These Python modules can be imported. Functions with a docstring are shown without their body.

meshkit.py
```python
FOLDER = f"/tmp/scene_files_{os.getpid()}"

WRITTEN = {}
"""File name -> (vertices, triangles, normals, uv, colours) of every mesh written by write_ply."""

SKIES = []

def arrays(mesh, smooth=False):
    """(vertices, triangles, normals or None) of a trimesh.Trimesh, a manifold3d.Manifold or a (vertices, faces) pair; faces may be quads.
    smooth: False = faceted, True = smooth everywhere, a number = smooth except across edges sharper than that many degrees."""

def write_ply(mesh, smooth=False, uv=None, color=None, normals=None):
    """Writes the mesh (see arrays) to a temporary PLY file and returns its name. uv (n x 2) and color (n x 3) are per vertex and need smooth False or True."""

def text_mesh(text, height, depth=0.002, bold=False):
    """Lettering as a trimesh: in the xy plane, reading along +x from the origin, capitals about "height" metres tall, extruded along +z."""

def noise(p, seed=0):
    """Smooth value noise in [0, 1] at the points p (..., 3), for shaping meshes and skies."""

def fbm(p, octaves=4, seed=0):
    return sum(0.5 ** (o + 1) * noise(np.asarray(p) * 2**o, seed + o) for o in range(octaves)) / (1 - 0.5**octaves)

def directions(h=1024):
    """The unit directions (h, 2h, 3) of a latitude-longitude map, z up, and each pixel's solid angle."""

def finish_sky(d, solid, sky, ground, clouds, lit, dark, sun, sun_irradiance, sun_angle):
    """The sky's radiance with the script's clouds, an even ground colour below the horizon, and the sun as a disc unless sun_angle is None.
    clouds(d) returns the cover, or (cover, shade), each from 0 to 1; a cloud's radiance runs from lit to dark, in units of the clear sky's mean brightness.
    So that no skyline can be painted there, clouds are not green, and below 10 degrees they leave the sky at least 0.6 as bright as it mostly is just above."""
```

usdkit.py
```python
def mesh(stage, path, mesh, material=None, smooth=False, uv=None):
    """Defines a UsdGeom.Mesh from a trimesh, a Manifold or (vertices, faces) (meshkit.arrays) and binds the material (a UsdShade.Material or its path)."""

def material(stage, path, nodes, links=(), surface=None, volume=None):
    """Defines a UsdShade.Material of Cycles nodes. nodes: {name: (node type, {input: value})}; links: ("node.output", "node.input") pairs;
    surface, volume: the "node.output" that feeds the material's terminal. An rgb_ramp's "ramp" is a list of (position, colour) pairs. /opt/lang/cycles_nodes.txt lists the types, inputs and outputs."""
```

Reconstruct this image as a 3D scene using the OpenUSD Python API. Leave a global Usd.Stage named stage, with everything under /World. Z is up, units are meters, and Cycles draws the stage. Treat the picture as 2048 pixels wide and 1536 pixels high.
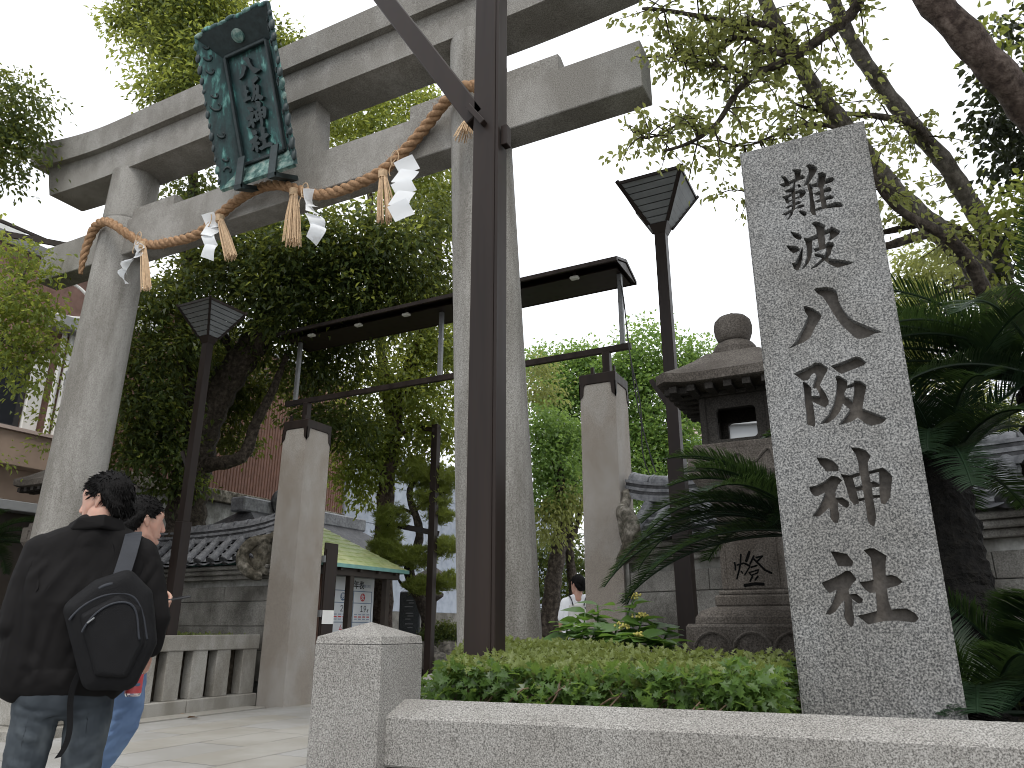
import math, random, glob
import numpy as np
import trimesh, shapely
import shapely.geometry as sg
from shapely.ops import unary_union
import manifold3d
from manifold3d import Manifold
import usdkit, meshkit
from pxr import Usd, UsdGeom, UsdLux, UsdShade, Sdf, Gf, Vt

# ---------------------------------------------------------------- stage, camera, sky, sun
stage = Usd.Stage.CreateInMemory()
UsdGeom.SetStageUpAxis(stage, UsdGeom.Tokens.z)
UsdGeom.SetStageMetersPerUnit(stage, 1.0)
UsdGeom.Xform.Define(stage, '/World')
UsdGeom.Scope.Define(stage, '/World/Looks')
TILT, YAW, EYE = math.atan(487 / 1490.), math.radians(27.0), (0.0, 0.0, 1.05)
cam = UsdGeom.Camera.Define(stage, '/World/camera')
cam.CreateHorizontalApertureAttr(36.0)
cam.CreateVerticalApertureAttr(27.0)
cam.CreateFocalLengthAttr(36.0 * 1490 / 2048)
cam.CreateClippingRangeAttr(Gf.Vec2f(0.05, 2000))
EXPOSURE = 0.5
cam.CreateExposureAttr(EXPOSURE)
_f = np.array([-math.sin(YAW), math.cos(YAW), 0]); _r = np.array([math.cos(YAW), math.sin(YAW), 0]); _u = np.array([0, 0, 1.])
_cf = _f * math.cos(TILT) + _u * math.sin(TILT); _cu = -_f * math.sin(TILT) + _u * math.cos(TILT)
cam.AddTransformOp().Set(Gf.Matrix4d(*_r, 0, *_cu, 0, *(-_cf), 0, *EYE, 1))
SUN_EL, SUN_AZ = math.radians(58), math.radians(150)      # azimuth = atan2(x, y) towards the sun
sun = UsdLux.DistantLight.Define(stage, '/World/sun')
sun.CreateIntensityAttr(0.38); sun.CreateAngleAttr(24.0); sun.CreateColorAttr(Gf.Vec3f(1.0, 0.96, 0.9))
sun.CreateNormalizeAttr(True)
sun.AddRotateZOp().Set(-math.degrees(SUN_AZ)); sun.AddRotateXOp().Set(-(90 - math.degrees(SUN_EL)))
sky = UsdLux.DomeLight.Define(stage, '/World/sky')
skm = usdkit.material(stage, '/World/Looks/overcast_sky', {
    'sky': ('sky_texture', {'sky_type': 'single_scattering', 'sun_disc': False, 'sun_elevation': SUN_EL, 'sun_rotation': SUN_AZ}),
    'tc': ('texture_coordinate', {}),
    'n': ('noise_texture', {'scale': 2.2, 'detail': 5.0, 'roughness': 0.55}),
    'cloud': ('rgb_ramp', {'ramp': [(0.3, (9.6, 9.85, 10.3)), (0.7, (12.2, 12.5, 12.9))]}),
    'mix': ('mix_color', {'fac': 0.93, 'use_clamp': False}),
    'bg': ('background_shader', {'strength': 0.1})},
    [('tc.generated', 'n.vector'), ('n.fac', 'cloud.fac'), ('sky.color', 'mix.a'), ('cloud.color', 'mix.b'), ('mix.result', 'bg.color')], surface='bg.background')
UsdShade.MaterialBindingAPI.Apply(sky.GetPrim()).Bind(skm)

# ---------------------------------------------------------------- helpers
RNG = np.random.default_rng(11)
USED = {}
LOC = {}

def numbered(parent, name):
    n = USED.get((parent, name), 0)
    USED[(parent, name)] = n + 1
    return f'{parent}/{name}' if n == 0 else f'{parent}/{name}_{n:03d}'

def keys(path, **k):
    p = stage.GetPrimAtPath(path)
    for a, b in k.items():
        if b:
            p.SetCustomDataByKey(a, b)

def thing(name, label, cat, loc=(0, 0, 0), rotz=0.0, group=None, kind=None):
    path = numbered('/World', name)
    x = UsdGeom.Xform.Define(stage, path)
    x.AddTranslateOp().Set(Gf.Vec3d(*map(float, loc)))
    if rotz:
        x.AddRotateZOp().Set(math.degrees(rotz))
    LOC[path] = (np.array(loc, float), rotz)
    keys(path, label=label, category=cat, group=group, kind=kind)
    return path

def tri(m):
    if isinstance(m, list):
        m = trimesh.util.concatenate([tri(x) for x in m])
    if isinstance(m, tuple):
        m = trimesh.Trimesh(m[0], m[1], process=False)
    if hasattr(m, 'to_mesh'):
        q = m.to_mesh()
        m = trimesh.Trimesh(np.array(q.vert_properties[:, :3]), np.array(q.tri_verts), process=False)
    return m

def part(parent, name, mesh, mat, smooth=False, local=False, **k):
    """one mesh under PARENT; world coordinates unless local"""
    m = tri(mesh)
    root = '/'.join(parent.split('/')[:3])
    v, f = np.array(m.vertices), np.array(m.faces)
    if not local and root in LOC:
        loc, rz = LOC[root]
        v = v - loc
        if rz:
            c, s = math.cos(-rz), math.sin(-rz)
            v = v @ np.array([[c, s, 0], [-s, c, 0], [0, 0, 1]])
    path = numbered(parent, name)
    usdkit.mesh(stage, path, trimesh.Trimesh(v, f, process=False), mat, smooth=smooth)
    keys(path, **k)
    return path

def parts(parent, name, meshes, mat, **k):
    for m in meshes:
        part(parent, name, m, mat, **k)

def solo(name, mesh, mat, label, cat=None, smooth=False, group=None, kind=None):
    path = numbered('/World', name)
    usdkit.mesh(stage, path, tri(mesh), mat, smooth=smooth)
    keys(path, label=label, category=cat, group=group, kind=kind)
    return path

def copy_of(src, loc, rotz, label, cat, group=None):
    path = thing(src.split('/')[-1].rsplit('_0', 1)[0], label, cat, loc, rotz, group)
    p = stage.GetPrimAtPath(path)
    p.GetReferences().AddInternalReference(src)
    p.SetInstanceable(True)
    keys(path, label=label, category=cat, group=group)
    return path

def box(x0, x1, y0, y1, z0, z1, c=0.0):
    """axis box, edges chamfered by c"""
    if c <= 0:
        m = trimesh.creation.box((x1 - x0, y1 - y0, z1 - z0))
        m.apply_translation(((x0 + x1) / 2, (y0 + y1) / 2, (z0 + z1) / 2))
        return m
    h = np.array([(x1 - x0) / 2, (y1 - y0) / 2, (z1 - z0) / 2])
    pts = []
    for s in np.ndindex(2, 2, 2):
        s = np.array(s) * 2 - 1
        for k in range(3):
            q = h - c
            q = q.copy(); q[k] = h[k]
            pts.append(s * q)
    m = trimesh.convex.convex_hull(np.array(pts))
    m.apply_translation(((x0 + x1) / 2, (y0 + y1) / 2, (z0 + z1) / 2))
    return m

def rotbox(c, size, rz=0.0, ch=0.0, rx=0.0, ry=0.0):
    m = box(-size[0] / 2, size[0] / 2, -size[1] / 2, size[1] / 2, -size[2] / 2, size[2] / 2, ch)
    m.apply_transform(trimesh.transformations.euler_matrix(rx, ry, rz, 'sxyz'))
    m.apply_translation(c)
    return m

def bar(a, b, w, h=None, up=(0, 0, 1), ch=0.0):
    """rectangular bar from a to b; w across, h along up"""
    a, b = np.array(a, float), np.array(b, float)
    h = h or w
    d = b - a; L = np.linalg.norm(d); d /= L
    up = np.array(up, float)
    if abs(d @ up) > 0.99:
        up = np.array([0, 1., 0])
    s = np.cross(d, up); s /= np.linalg.norm(s)
    u = np.cross(s, d)
    m = box(-L / 2, L / 2, -w / 2, w / 2, -h / 2, h / 2, ch)
    M = np.eye(4); M[:3, 0], M[:3, 1], M[:3, 2], M[:3, 3] = d, -s, u, (a + b) / 2
    m.apply_transform(M)
    return m

def tube(pts, radii, n=8, cap=True, squash=None):
    pts = np.array(pts, float)
    radii = np.full(len(pts), radii, float) if np.ndim(radii) == 0 else np.array(radii, float)
    t = np.gradient(pts, axis=0)
    t /= np.linalg.norm(t, axis=1)[:, None] + 1e-12
    ref = np.array([0, 0, 1.]) if abs(t[0][2]) < 0.9 else np.array([1., 0, 0])
    V = []
    a = np.linspace(0, 2 * np.pi, n, endpoint=False)
    for k in range(len(pts)):
        s = np.cross(t[k], ref); s /= np.linalg.norm(s) + 1e-12
        u = np.cross(s, t[k]); ref = u
        V.append(pts[k] + radii[k] * (np.cos(a)[:, None] * s + np.sin(a)[:, None] * u))
    V = np.vstack(V)
    F = []
    for k in range(len(pts) - 1):
        for i in range(n):
            j = (i + 1) % n
            p, q, r, w = k * n + i, k * n + j, (k + 1) * n + j, (k + 1) * n + i
            F += [(p, r, q), (p, w, r)]
    if cap:
        c0, c1 = len(V), len(V) + 1
        V = np.vstack([V, pts[0], pts[-1]])
        o = (len(pts) - 1) * n
        for i in range(n):
            j = (i + 1) % n
            F += [(c0, i, j), (c1, o + j, o + i)]
    m = trimesh.Trimesh(V, np.array(F), process=False)
    m.invert()
    return m

def spline(pts, n=40):
    from scipy.interpolate import CubicSpline
    pts = np.array(pts, float)
    d = np.r_[0, np.cumsum(np.linalg.norm(np.diff(pts, axis=0), axis=1))]
    return CubicSpline(d, pts)(np.linspace(0, d[-1], n))

def lathe(prof, n=32, loc=(0, 0, 0), sx=1.0, sy=1.0):
    prof = np.array(prof, float)
    a = np.linspace(0, 2 * np.pi, n, endpoint=False)
    V = np.vstack([np.c_[r * np.cos(a) * sx, r * np.sin(a) * sy, np.full(n, z)] for r, z in prof])
    F = []
    for k in range(len(prof) - 1):
        for i in range(n):
            j = (i + 1) % n
            F += [(k * n + i, k * n + j, (k + 1) * n + j), (k * n + i, (k + 1) * n + j, (k + 1) * n + i)]
    o = (len(prof) - 1) * n
    V = np.vstack([V, [0, 0, prof[0][1]], [0, 0, prof[-1][1]]])
    for i in range(n):
        j = (i + 1) % n
        F += [(len(V) - 2, j, i), (len(V) - 1, o + i, o + j)]
    m = trimesh.Trimesh(V, np.array(F), process=False)
    m.apply_translation(loc)
    return m

def ext(poly, h):
    polys = getattr(poly, 'geoms', [poly])
    return trimesh.util.concatenate([trimesh.creation.extrude_polygon(g, h, engine='earcut') for g in polys if g.area > 1e-9])

def ext_xz(poly, y0, y1):
    """polygon in (x, z), solid from y0 to y1"""
    m = ext(poly, y1 - y0)
    v = np.array(m.vertices)
    return trimesh.Trimesh(np.c_[v[:, 0], y1 - v[:, 2], v[:, 1]], m.faces, process=False)

def ext_yz(poly, x0, x1):
    """polygon in (y, z), solid from x0 to x1"""
    m = ext(poly, x1 - x0)
    v = np.array(m.vertices)
    return trimesh.Trimesh(np.c_[x0 + v[:, 2], v[:, 0], v[:, 1]], m.faces, process=False)

def frustum(lo, hi):
    """solid between two quads (4 points each, same order)"""
    return trimesh.convex.convex_hull(np.vstack([lo, hi]))

def rough(m, amp, freq, seed=0):
    v = np.array(m.vertices)
    n = trimesh.Trimesh(v, m.faces, process=True)
    m = n.copy()
    v = np.array(m.vertices)
    m.vertices = v + m.vertex_normals * ((meshkit.fbm(v * freq + 7.3 + seed, 3, seed) - 0.5) * 2 * amp)[:, None]
    return m

def cjk(text, height, depth=0.002):
    """lettering like meshkit.text_mesh, with a font that has the Japanese characters"""
    from PIL import Image, ImageDraw, ImageFont
    font = ImageFont.truetype(glob.glob('/opt/blender-*/*/datafiles/fonts/Noto Sans CJK*')[0], 64)
    x0, y0, x1, y1 = font.getbbox(text, anchor='ls')
    im = Image.new('L', (x1 - x0 + 8, y1 - y0 + 8))
    ImageDraw.Draw(im).text((4 - x0, 4 - y0), text, 255, font, anchor='ls', stroke_width=1)
    on = np.pad(np.asarray(im) > 127, ((0, 0), (1, 1))).astype(np.int8)
    rows, st = np.nonzero(np.diff(on, axis=1) == 1)
    en = np.nonzero(np.diff(on, axis=1) == -1)[1]
    shp = unary_union([sg.box(a, -r - 1, b, -r) for r, a, b in zip(rows, st, en)]).buffer(0.5).buffer(-0.5).simplify(0.6)
    s = height / 56.0
    shp = shapely.affinity.affine_transform(shp, [s, 0, 0, s, -4 * s, (4 - y0) * s])
    return ext(shp, depth)

# ---------------------------------------------------------------- materials
def M(name, nodes, links, surface):
    return usdkit.material(stage, '/World/Looks/' + name, nodes, links, surface=surface)

def plain(name, col, rough=0.6, metal=0.0, var=0.12, scale=6.0, bump=0.0, bscale=60.0, spec=0.5, **extra):
    c = np.array(col)
    return M(name, {'tc': ('texture_coordinate', {}), 'n': ('noise_texture', {'scale': scale, 'detail': 5.0, 'roughness': 0.6}),
                    'r': ('rgb_ramp', {'ramp': [(0.3, c * (1 - var)), (0.7, c * (1 + var))]}),
                    'b': ('noise_texture', {'scale': bscale, 'detail': 3.0}), 'bp': ('bump', {'strength': bump, 'distance': 0.01}),
                    'p': ('principled_bsdf', {'roughness': rough, 'metallic': metal, 'specular_ior_level': spec, **extra})},
             [('tc.object', 'n.vector'), ('n.fac', 'r.fac'), ('r.color', 'p.base_color'), ('tc.object', 'b.vector'), ('b.fac', 'bp.height'), ('bp.normal', 'p.normal')], 'p.BSDF')

def stone(name, dark, mid, light, speck=120.0, stain=(0.5, 0.5, 0.5), sscale=(1.2, 1.2, 1.2), amount=0.6, rgh=0.85, bump=0.25, lo=0.36, hi=0.66, s0=0.42, s1=0.62, detail=3.0, dist=0.004):
    return M(name, {
        'tc': ('texture_coordinate', {}),
        'n': ('noise_texture', {'scale': speck, 'detail': detail, 'roughness': 0.65}),
        'r': ('rgb_ramp', {'ramp': [(lo, dark), (0.5, mid), (hi, light)]}),
        'mp': ('mapping', {'scale': sscale}),
        's': ('noise_texture', {'scale': 1.0, 'detail': 6.0, 'roughness': 0.62}),
        'sr': ('rgb_ramp', {'ramp': [(s0, stain), (s1, (1, 1, 1))]}),
        'm': ('mix_color', {'blend_type': 'multiply', 'fac': amount}),
        'bp': ('bump', {'strength': bump, 'distance': dist}),
        'p': ('principled_bsdf', {'roughness': rgh, 'specular_ior_level': 0.3})},
        [('tc.object', 'n.vector'), ('n.fac', 'r.fac'), ('tc.object', 'mp.vector'), ('mp.vector', 's.vector'), ('s.fac', 'sr.fac'), ('r.color', 'm.a'), ('sr.color', 'm.b'),
         ('m.result', 'p.base_color'), ('n.fac', 'bp.height'), ('bp.normal', 'p.normal')], 'p.BSDF')

def leafmat(name, ramp, trans=(0.2, 0.28, 0.04), tw=0.3, rgh=0.42, clump=1.3, spec=0.4):
    """ramp over a per-leaf random value mixed with soft clumps"""
    return M(name, {
        'g': ('geometry', {}), 'tc': ('texture_coordinate', {}),
        'n': ('noise_texture', {'scale': clump, 'detail': 2.0}),
        'a': ('mix_float', {'fac': 0.45}),
        'r': ('rgb_ramp', {'ramp': ramp}),
        'p': ('principled_bsdf', {'roughness': rgh, 'specular_ior_level': spec}),
        't': ('translucent_bsdf', {'color': trans}),
        'x': ('mix_closure', {'fac': tw})},
        [('g.random_per_island', 'a.a'), ('tc.object', 'n.vector'), ('n.fac', 'a.b'), ('a.result', 'r.fac'), ('r.color', 'p.base_color'), ('p.BSDF', 'x.closure1'), ('t.BSDF', 'x.closure2')], 'x.closure')

MT = {}
MT['granite_torii'] = stone('weathered_granite', (0.15, 0.143, 0.13), (0.265, 0.256, 0.236), (0.37, 0.36, 0.34), 95, (0.45, 0.43, 0.4), (3.4, 3.4, 0.6), 0.7, bump=0.35)
MT['granite_beam'] = stone('beam_granite', (0.165, 0.158, 0.145), (0.265, 0.256, 0.238), (0.36, 0.35, 0.33), 95, (0.55, 0.53, 0.5), (1.8, 1.8, 1.1), 0.7, bump=0.3)
MT['granite_stele'] = stone('stele_granite', (0.045, 0.047, 0.05), (0.175, 0.177, 0.176), (0.36, 0.36, 0.352), 160, (0.7, 0.68, 0.65), (2.0, 2.0, 1.6), 0.85, bump=0.15, lo=0.36, hi=0.64, detail=3.5)
MT['carved'] = stone('carved_stone_floor', (0.085, 0.077, 0.069), (0.11, 0.1, 0.09), (0.135, 0.123, 0.11), 60, (0.6, 0.57, 0.54), (5, 5, 3), 0.6, bump=0.1)
MT['granite_rail'] = stone('rail_granite', (0.075, 0.072, 0.068), (0.235, 0.227, 0.212), (0.39, 0.38, 0.36), 240, (0.72, 0.7, 0.68), (3, 3, 3), 0.6, bump=0.3, lo=0.36, hi=0.64, detail=3.5)
MT['granite_gate'] = stone('gate_granite', (0.22, 0.205, 0.185), (0.32, 0.3, 0.275), (0.4, 0.38, 0.35), 130, (0.66, 0.58, 0.5), (1.6, 1.6, 0.9), 0.6, bump=0.2)
MT['granite_fence'] = stone('fence_granite', (0.2, 0.19, 0.17), (0.29, 0.28, 0.255), (0.37, 0.36, 0.335), 120, (0.5, 0.47, 0.42), (2.5, 2.5, 1.2), 0.7, bump=0.2)
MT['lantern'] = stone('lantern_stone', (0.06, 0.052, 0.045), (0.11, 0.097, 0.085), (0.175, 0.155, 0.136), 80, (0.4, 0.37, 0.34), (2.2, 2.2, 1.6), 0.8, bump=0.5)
MT['lantern_shaded'] = stone('shaded_lantern_stone', (0.02, 0.018, 0.016), (0.04, 0.036, 0.032), (0.07, 0.063, 0.056), 80, (0.4, 0.37, 0.34), (2.2, 2.2, 1.6), 0.8, bump=0.5)  # lantern stone again, with the shade under the roof put into its colour
MT['carve_dark'] = plain('carved_dark', (0.006, 0.006, 0.006), 1.0, 0, 0.2, 20, 0.0, 60, 0.02)
MT['wall_stone'] = stone('wall_stone', (0.17, 0.165, 0.15), (0.25, 0.24, 0.22), (0.33, 0.32, 0.295), 70, (0.3, 0.29, 0.27), (1.8, 1.8, 1.5), 0.85, bump=0.4)
MT['moss_stone'] = stone('mossy_plaster', (0.07, 0.065, 0.05), (0.16, 0.145, 0.12), (0.3, 0.28, 0.24), 14, (0.35, 0.33, 0.28), (3, 3, 2), 0.9, bump=0.6)
MT['plaster'] = stone('old_plaster', (0.36, 0.36, 0.34), (0.46, 0.46, 0.44), (0.54, 0.54, 0.52), 12, (0.35, 0.34, 0.31), (2.0, 2.0, 0.9), 0.8, bump=0.2)
MT['paving'] = stone('paving_stone', (0.245, 0.241, 0.232), (0.31, 0.306, 0.296), (0.37, 0.365, 0.353), 140, (0.78, 0.76, 0.72), (1.1, 1.1, 1.1), 0.8, bump=0.15)
MT['paving_b'] = stone('paving_stone_warm', (0.245, 0.234, 0.213), (0.31, 0.3, 0.275), (0.37, 0.358, 0.33), 140, (0.78, 0.76, 0.72), (1.1, 1.1, 1.1), 0.8, bump=0.15)
MT['ground'] = stone('ground_concrete', (0.16, 0.155, 0.145), (0.22, 0.215, 0.2), (0.28, 0.27, 0.25), 60, (0.6, 0.6, 0.58), (0.6, 0.6, 0.6), 0.8, bump=0.2)
MT['soil'] = stone('soil', (0.035, 0.028, 0.02), (0.06, 0.048, 0.035), (0.09, 0.075, 0.055), 30, (0.6, 0.6, 0.6), (2, 2, 2), 0.8, bump=0.8, dist=0.02)
MT['tile'] = stone('roof_tile_clay', (0.16, 0.165, 0.18), (0.23, 0.235, 0.25), (0.29, 0.295, 0.31), 18, (0.5, 0.5, 0.5), (3, 3, 3), 0.7, rgh=0.45, bump=0.1)
MT['tile_dark'] = stone('roof_tile_dark', (0.035, 0.036, 0.04), (0.06, 0.06, 0.065), (0.1, 0.1, 0.105), 18, (0.5, 0.5, 0.5), (3, 3, 3), 0.7, rgh=0.55, bump=0.1)
MT['steel'] = M('brown_steel', {'tc': ('texture_coordinate', {}), 'mp': ('mapping', {'scale': (9, 9, 0.7)}), 'n': ('noise_texture', {'scale': 1.0, 'detail': 5.0}),
    'r': ('rgb_ramp', {'ramp': [(0.3, (0.014, 0.0098, 0.0084)), (0.7, (0.026, 0.0185, 0.0155))]}), 'rr': ('rgb_ramp', {'ramp': [(0.3, (0.32,) * 3), (0.7, (0.5,) * 3)]}),
    'b': ('noise_texture', {'scale': 4.0, 'detail': 2.0}), 'bp': ('bump', {'strength': 0.12, 'distance': 0.01}), 'p': ('principled_bsdf', {'specular_ior_level': 0.17})},
    [('tc.object', 'mp.vector'), ('mp.vector', 'n.vector'), ('n.fac', 'r.fac'), ('r.color', 'p.base_color'), ('n.fac', 'rr.fac'), ('rr.color', 'p.roughness'), ('tc.object', 'b.vector'), ('b.fac', 'bp.height'), ('bp.normal', 'p.normal')], 'p.BSDF')
MT['steel_gray'] = plain('grey_steel', (0.16, 0.165, 0.17), 0.45, 0.3, 0.15, 8)
MT['lamp_slat'] = plain('lamp_slat_grey', (0.15, 0.16, 0.165), 0.5, 0.0, 0.15, 8)
MT['lamp_lens'] = plain('lamp_lens', (0.55, 0.55, 0.5), 0.3, 0.0, 0.05, 8)
MT['rope'] = M('straw_rope', {'tc': ('texture_coordinate', {}), 'n': ('noise_texture', {'scale': 30, 'detail': 5.0}), 'r': ('rgb_ramp', {'ramp': [(0.3, (0.2, 0.115, 0.06)), (0.7, (0.4, 0.25, 0.145))]}),
    'b': ('noise_texture', {'scale': 160, 'detail': 3.0}), 'bp': ('bump', {'strength': 0.7, 'distance': 0.006}), 'p': ('principled_bsdf', {'roughness': 0.8, 'specular_ior_level': 0.2})},
    [('tc.object', 'n.vector'), ('n.fac', 'r.fac'), ('r.color', 'p.base_color'), ('tc.object', 'b.vector'), ('b.fac', 'bp.height'), ('bp.normal', 'p.normal')], 'p.BSDF')
MT['straw'] = plain('straw', (0.47, 0.33, 0.2), 0.75, 0, 0.25, 25)
MT['paper'] = M('white_paper', {'p': ('principled_bsdf', {'base_color': (0.8, 0.82, 0.84), 'roughness': 0.7}), 't': ('translucent_bsdf', {'color': (0.8, 0.82, 0.84)}), 'x': ('mix_closure', {'fac': 0.3})},
    [('p.BSDF', 'x.closure1'), ('t.BSDF', 'x.closure2')], 'x.closure')
MT['patina'] = M('bronze_patina', {'tc': ('texture_coordinate', {}), 'mp': ('mapping', {'scale': (9, 9, 1.3)}), 'n': ('noise_texture', {'scale': 1.0, 'detail': 7.0, 'roughness': 0.62}),
    'r': ('rgb_ramp', {'ramp': [(0.38, (0.012, 0.028, 0.03)), (0.54, (0.018, 0.06, 0.06)), (0.6, (0.05, 0.17, 0.155)), (0.68, (0.2, 0.42, 0.38))]}),
    'b': ('noise_texture', {'scale': 26, 'detail': 4.0}), 'bp': ('bump', {'strength': 0.4, 'distance': 0.01}), 'p': ('principled_bsdf', {'roughness': 0.55, 'metallic': 0.15})},
    [('tc.object', 'mp.vector'), ('mp.vector', 'n.vector'), ('n.fac', 'r.fac'), ('r.color', 'p.base_color'), ('tc.object', 'b.vector'), ('b.fac', 'bp.height'), ('bp.normal', 'p.normal')], 'p.BSDF')
MT['bronze_dark'] = plain('dark_bronze', (0.02, 0.032, 0.034), 0.55, 0.2, 0.35, 14, 0.3, 30)
MT['bronze_pale'] = stone('pale_patina', (0.03, 0.08, 0.075), (0.12, 0.22, 0.2), (0.32, 0.4, 0.36), 11, (0.5, 0.5, 0.5), (4, 4, 2), 0.6, rgh=0.6)
MT['bark'] = stone('tree_bark', (0.028, 0.022, 0.017), (0.06, 0.048, 0.038), (0.11, 0.092, 0.074), 16, (0.5, 0.48, 0.45), (8, 8, 1.4), 0.8, bump=1.0, dist=0.03)
MT['bark_red'] = stone('reddish_bark', (0.05, 0.034, 0.028), (0.1, 0.073, 0.06), (0.16, 0.125, 0.105), 16, (0.5, 0.48, 0.45), (8, 8, 1.4), 0.8, bump=0.8, dist=0.03)
MT['bark_grey'] = stone('grey_bark', (0.075, 0.066, 0.056), (0.13, 0.118, 0.1), (0.2, 0.18, 0.155), 16, (0.5, 0.48, 0.45), (8, 8, 1.4), 0.8, bump=0.8, dist=0.03)
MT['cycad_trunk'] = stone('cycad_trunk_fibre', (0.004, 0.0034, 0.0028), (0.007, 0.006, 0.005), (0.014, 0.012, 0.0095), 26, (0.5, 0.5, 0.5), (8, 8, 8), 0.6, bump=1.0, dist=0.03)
MT['leaf_dark'] = leafmat('camphor_leaf', [(0.25, (0.025, 0.044, 0.012)), (0.45, (0.06, 0.09, 0.022)), (0.58, (0.12, 0.145, 0.035)), (0.72, (0.22, 0.22, 0.065))], (0.3, 0.33, 0.06), 0.3, spec=0.25)
MT['leaf_mid'] = leafmat('mid_and_lit_leaf', [(0.25, (0.07, 0.105, 0.022)), (0.5, (0.15, 0.19, 0.038)), (0.75, (0.26, 0.27, 0.06))], (0.52, 0.56, 0.1), 0.45)  # mid-green leaf, also used to paint highlights on the camphor
MT['leaf_yellow'] = leafmat('yellow_green_leaf', [(0.25, (0.1, 0.12, 0.035)), (0.5, (0.165, 0.175, 0.048)), (0.75, (0.27, 0.25, 0.075))], (0.5, 0.52, 0.15), 0.45)
MT['leaf_bright'] = leafmat('bright_green_leaf', [(0.25, (0.065, 0.12, 0.03)), (0.5, (0.14, 0.215, 0.05)), (0.75, (0.24, 0.3, 0.075))], (0.38, 0.55, 0.12), 0.4)
MT['leaf_pine'] = leafmat('pine_needles', [(0.25, (0.13, 0.165, 0.03)), (0.5, (0.24, 0.27, 0.05)), (0.75, (0.36, 0.37, 0.08))], (0.5, 0.55, 0.1), 0.3)
MT['leaf_ivy'] = leafmat('dark_ivy_leaf', [(0.25, (0.02, 0.028, 0.018)), (0.5, (0.035, 0.045, 0.026)), (0.75, (0.06, 0.066, 0.03))], (0.1, 0.12, 0.03), 0.2)
MT['leaf_hedge'] = leafmat('holly_leaf', [(0.2, (0.04, 0.075, 0.018)), (0.42, (0.085, 0.15, 0.035)), (0.55, (0.15, 0.25, 0.06)), (0.72, (0.23, 0.31, 0.09))], (0.3, 0.45, 0.08), 0.28, 0.35, 2.2)
MT['leaf_hedge_top'] = leafmat('clipped_leaf', [(0.25, (0.12, 0.15, 0.04)), (0.45, (0.2, 0.215, 0.06)), (0.6, (0.28, 0.24, 0.1)), (0.75, (0.34, 0.2, 0.11))], (0.3, 0.35, 0.08), 0.25, 0.5, 3.0)
MT['leaf_cycad'] = leafmat('cycad_leaflet', [(0.2, (0.012, 0.026, 0.013)), (0.55, (0.02, 0.043, 0.019)), (0.8, (0.04, 0.066, 0.024))], (0.08, 0.14, 0.03), 0.14, 0.45, spec=0.22)
MT['leaf_hydrangea'] = leafmat('hydrangea_leaf', [(0.2, (0.06, 0.12, 0.03)), (0.5, (0.11, 0.2, 0.045)), (0.8, (0.2, 0.3, 0.065))], (0.22, 0.4, 0.06), 0.3, 0.4)
MT['twig'] = plain('twig', (0.13, 0.085, 0.055), 0.8, 0, 0.3, 20)
MT['flower'] = plain('yellow_flower', (0.4, 0.36, 0.09), 0.7, 0, 0.3, 60)
MT['lichen'] = plain('moss_green', (0.09, 0.12, 0.035), 0.9, 0, 0.4, 25, 0.8, 80)
MT['orange_panel'] = stone('terracotta_panel', (0.22, 0.135, 0.112), (0.27, 0.165, 0.138), (0.31, 0.19, 0.16), 5, (0.72, 0.66, 0.62), (0.5, 0.5, 0.25), 0.8, rgh=0.6, bump=0.05)
MT['beige_band'] = plain('beige_band', (0.34, 0.25, 0.195), 0.7, 0, 0.1, 3)
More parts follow.
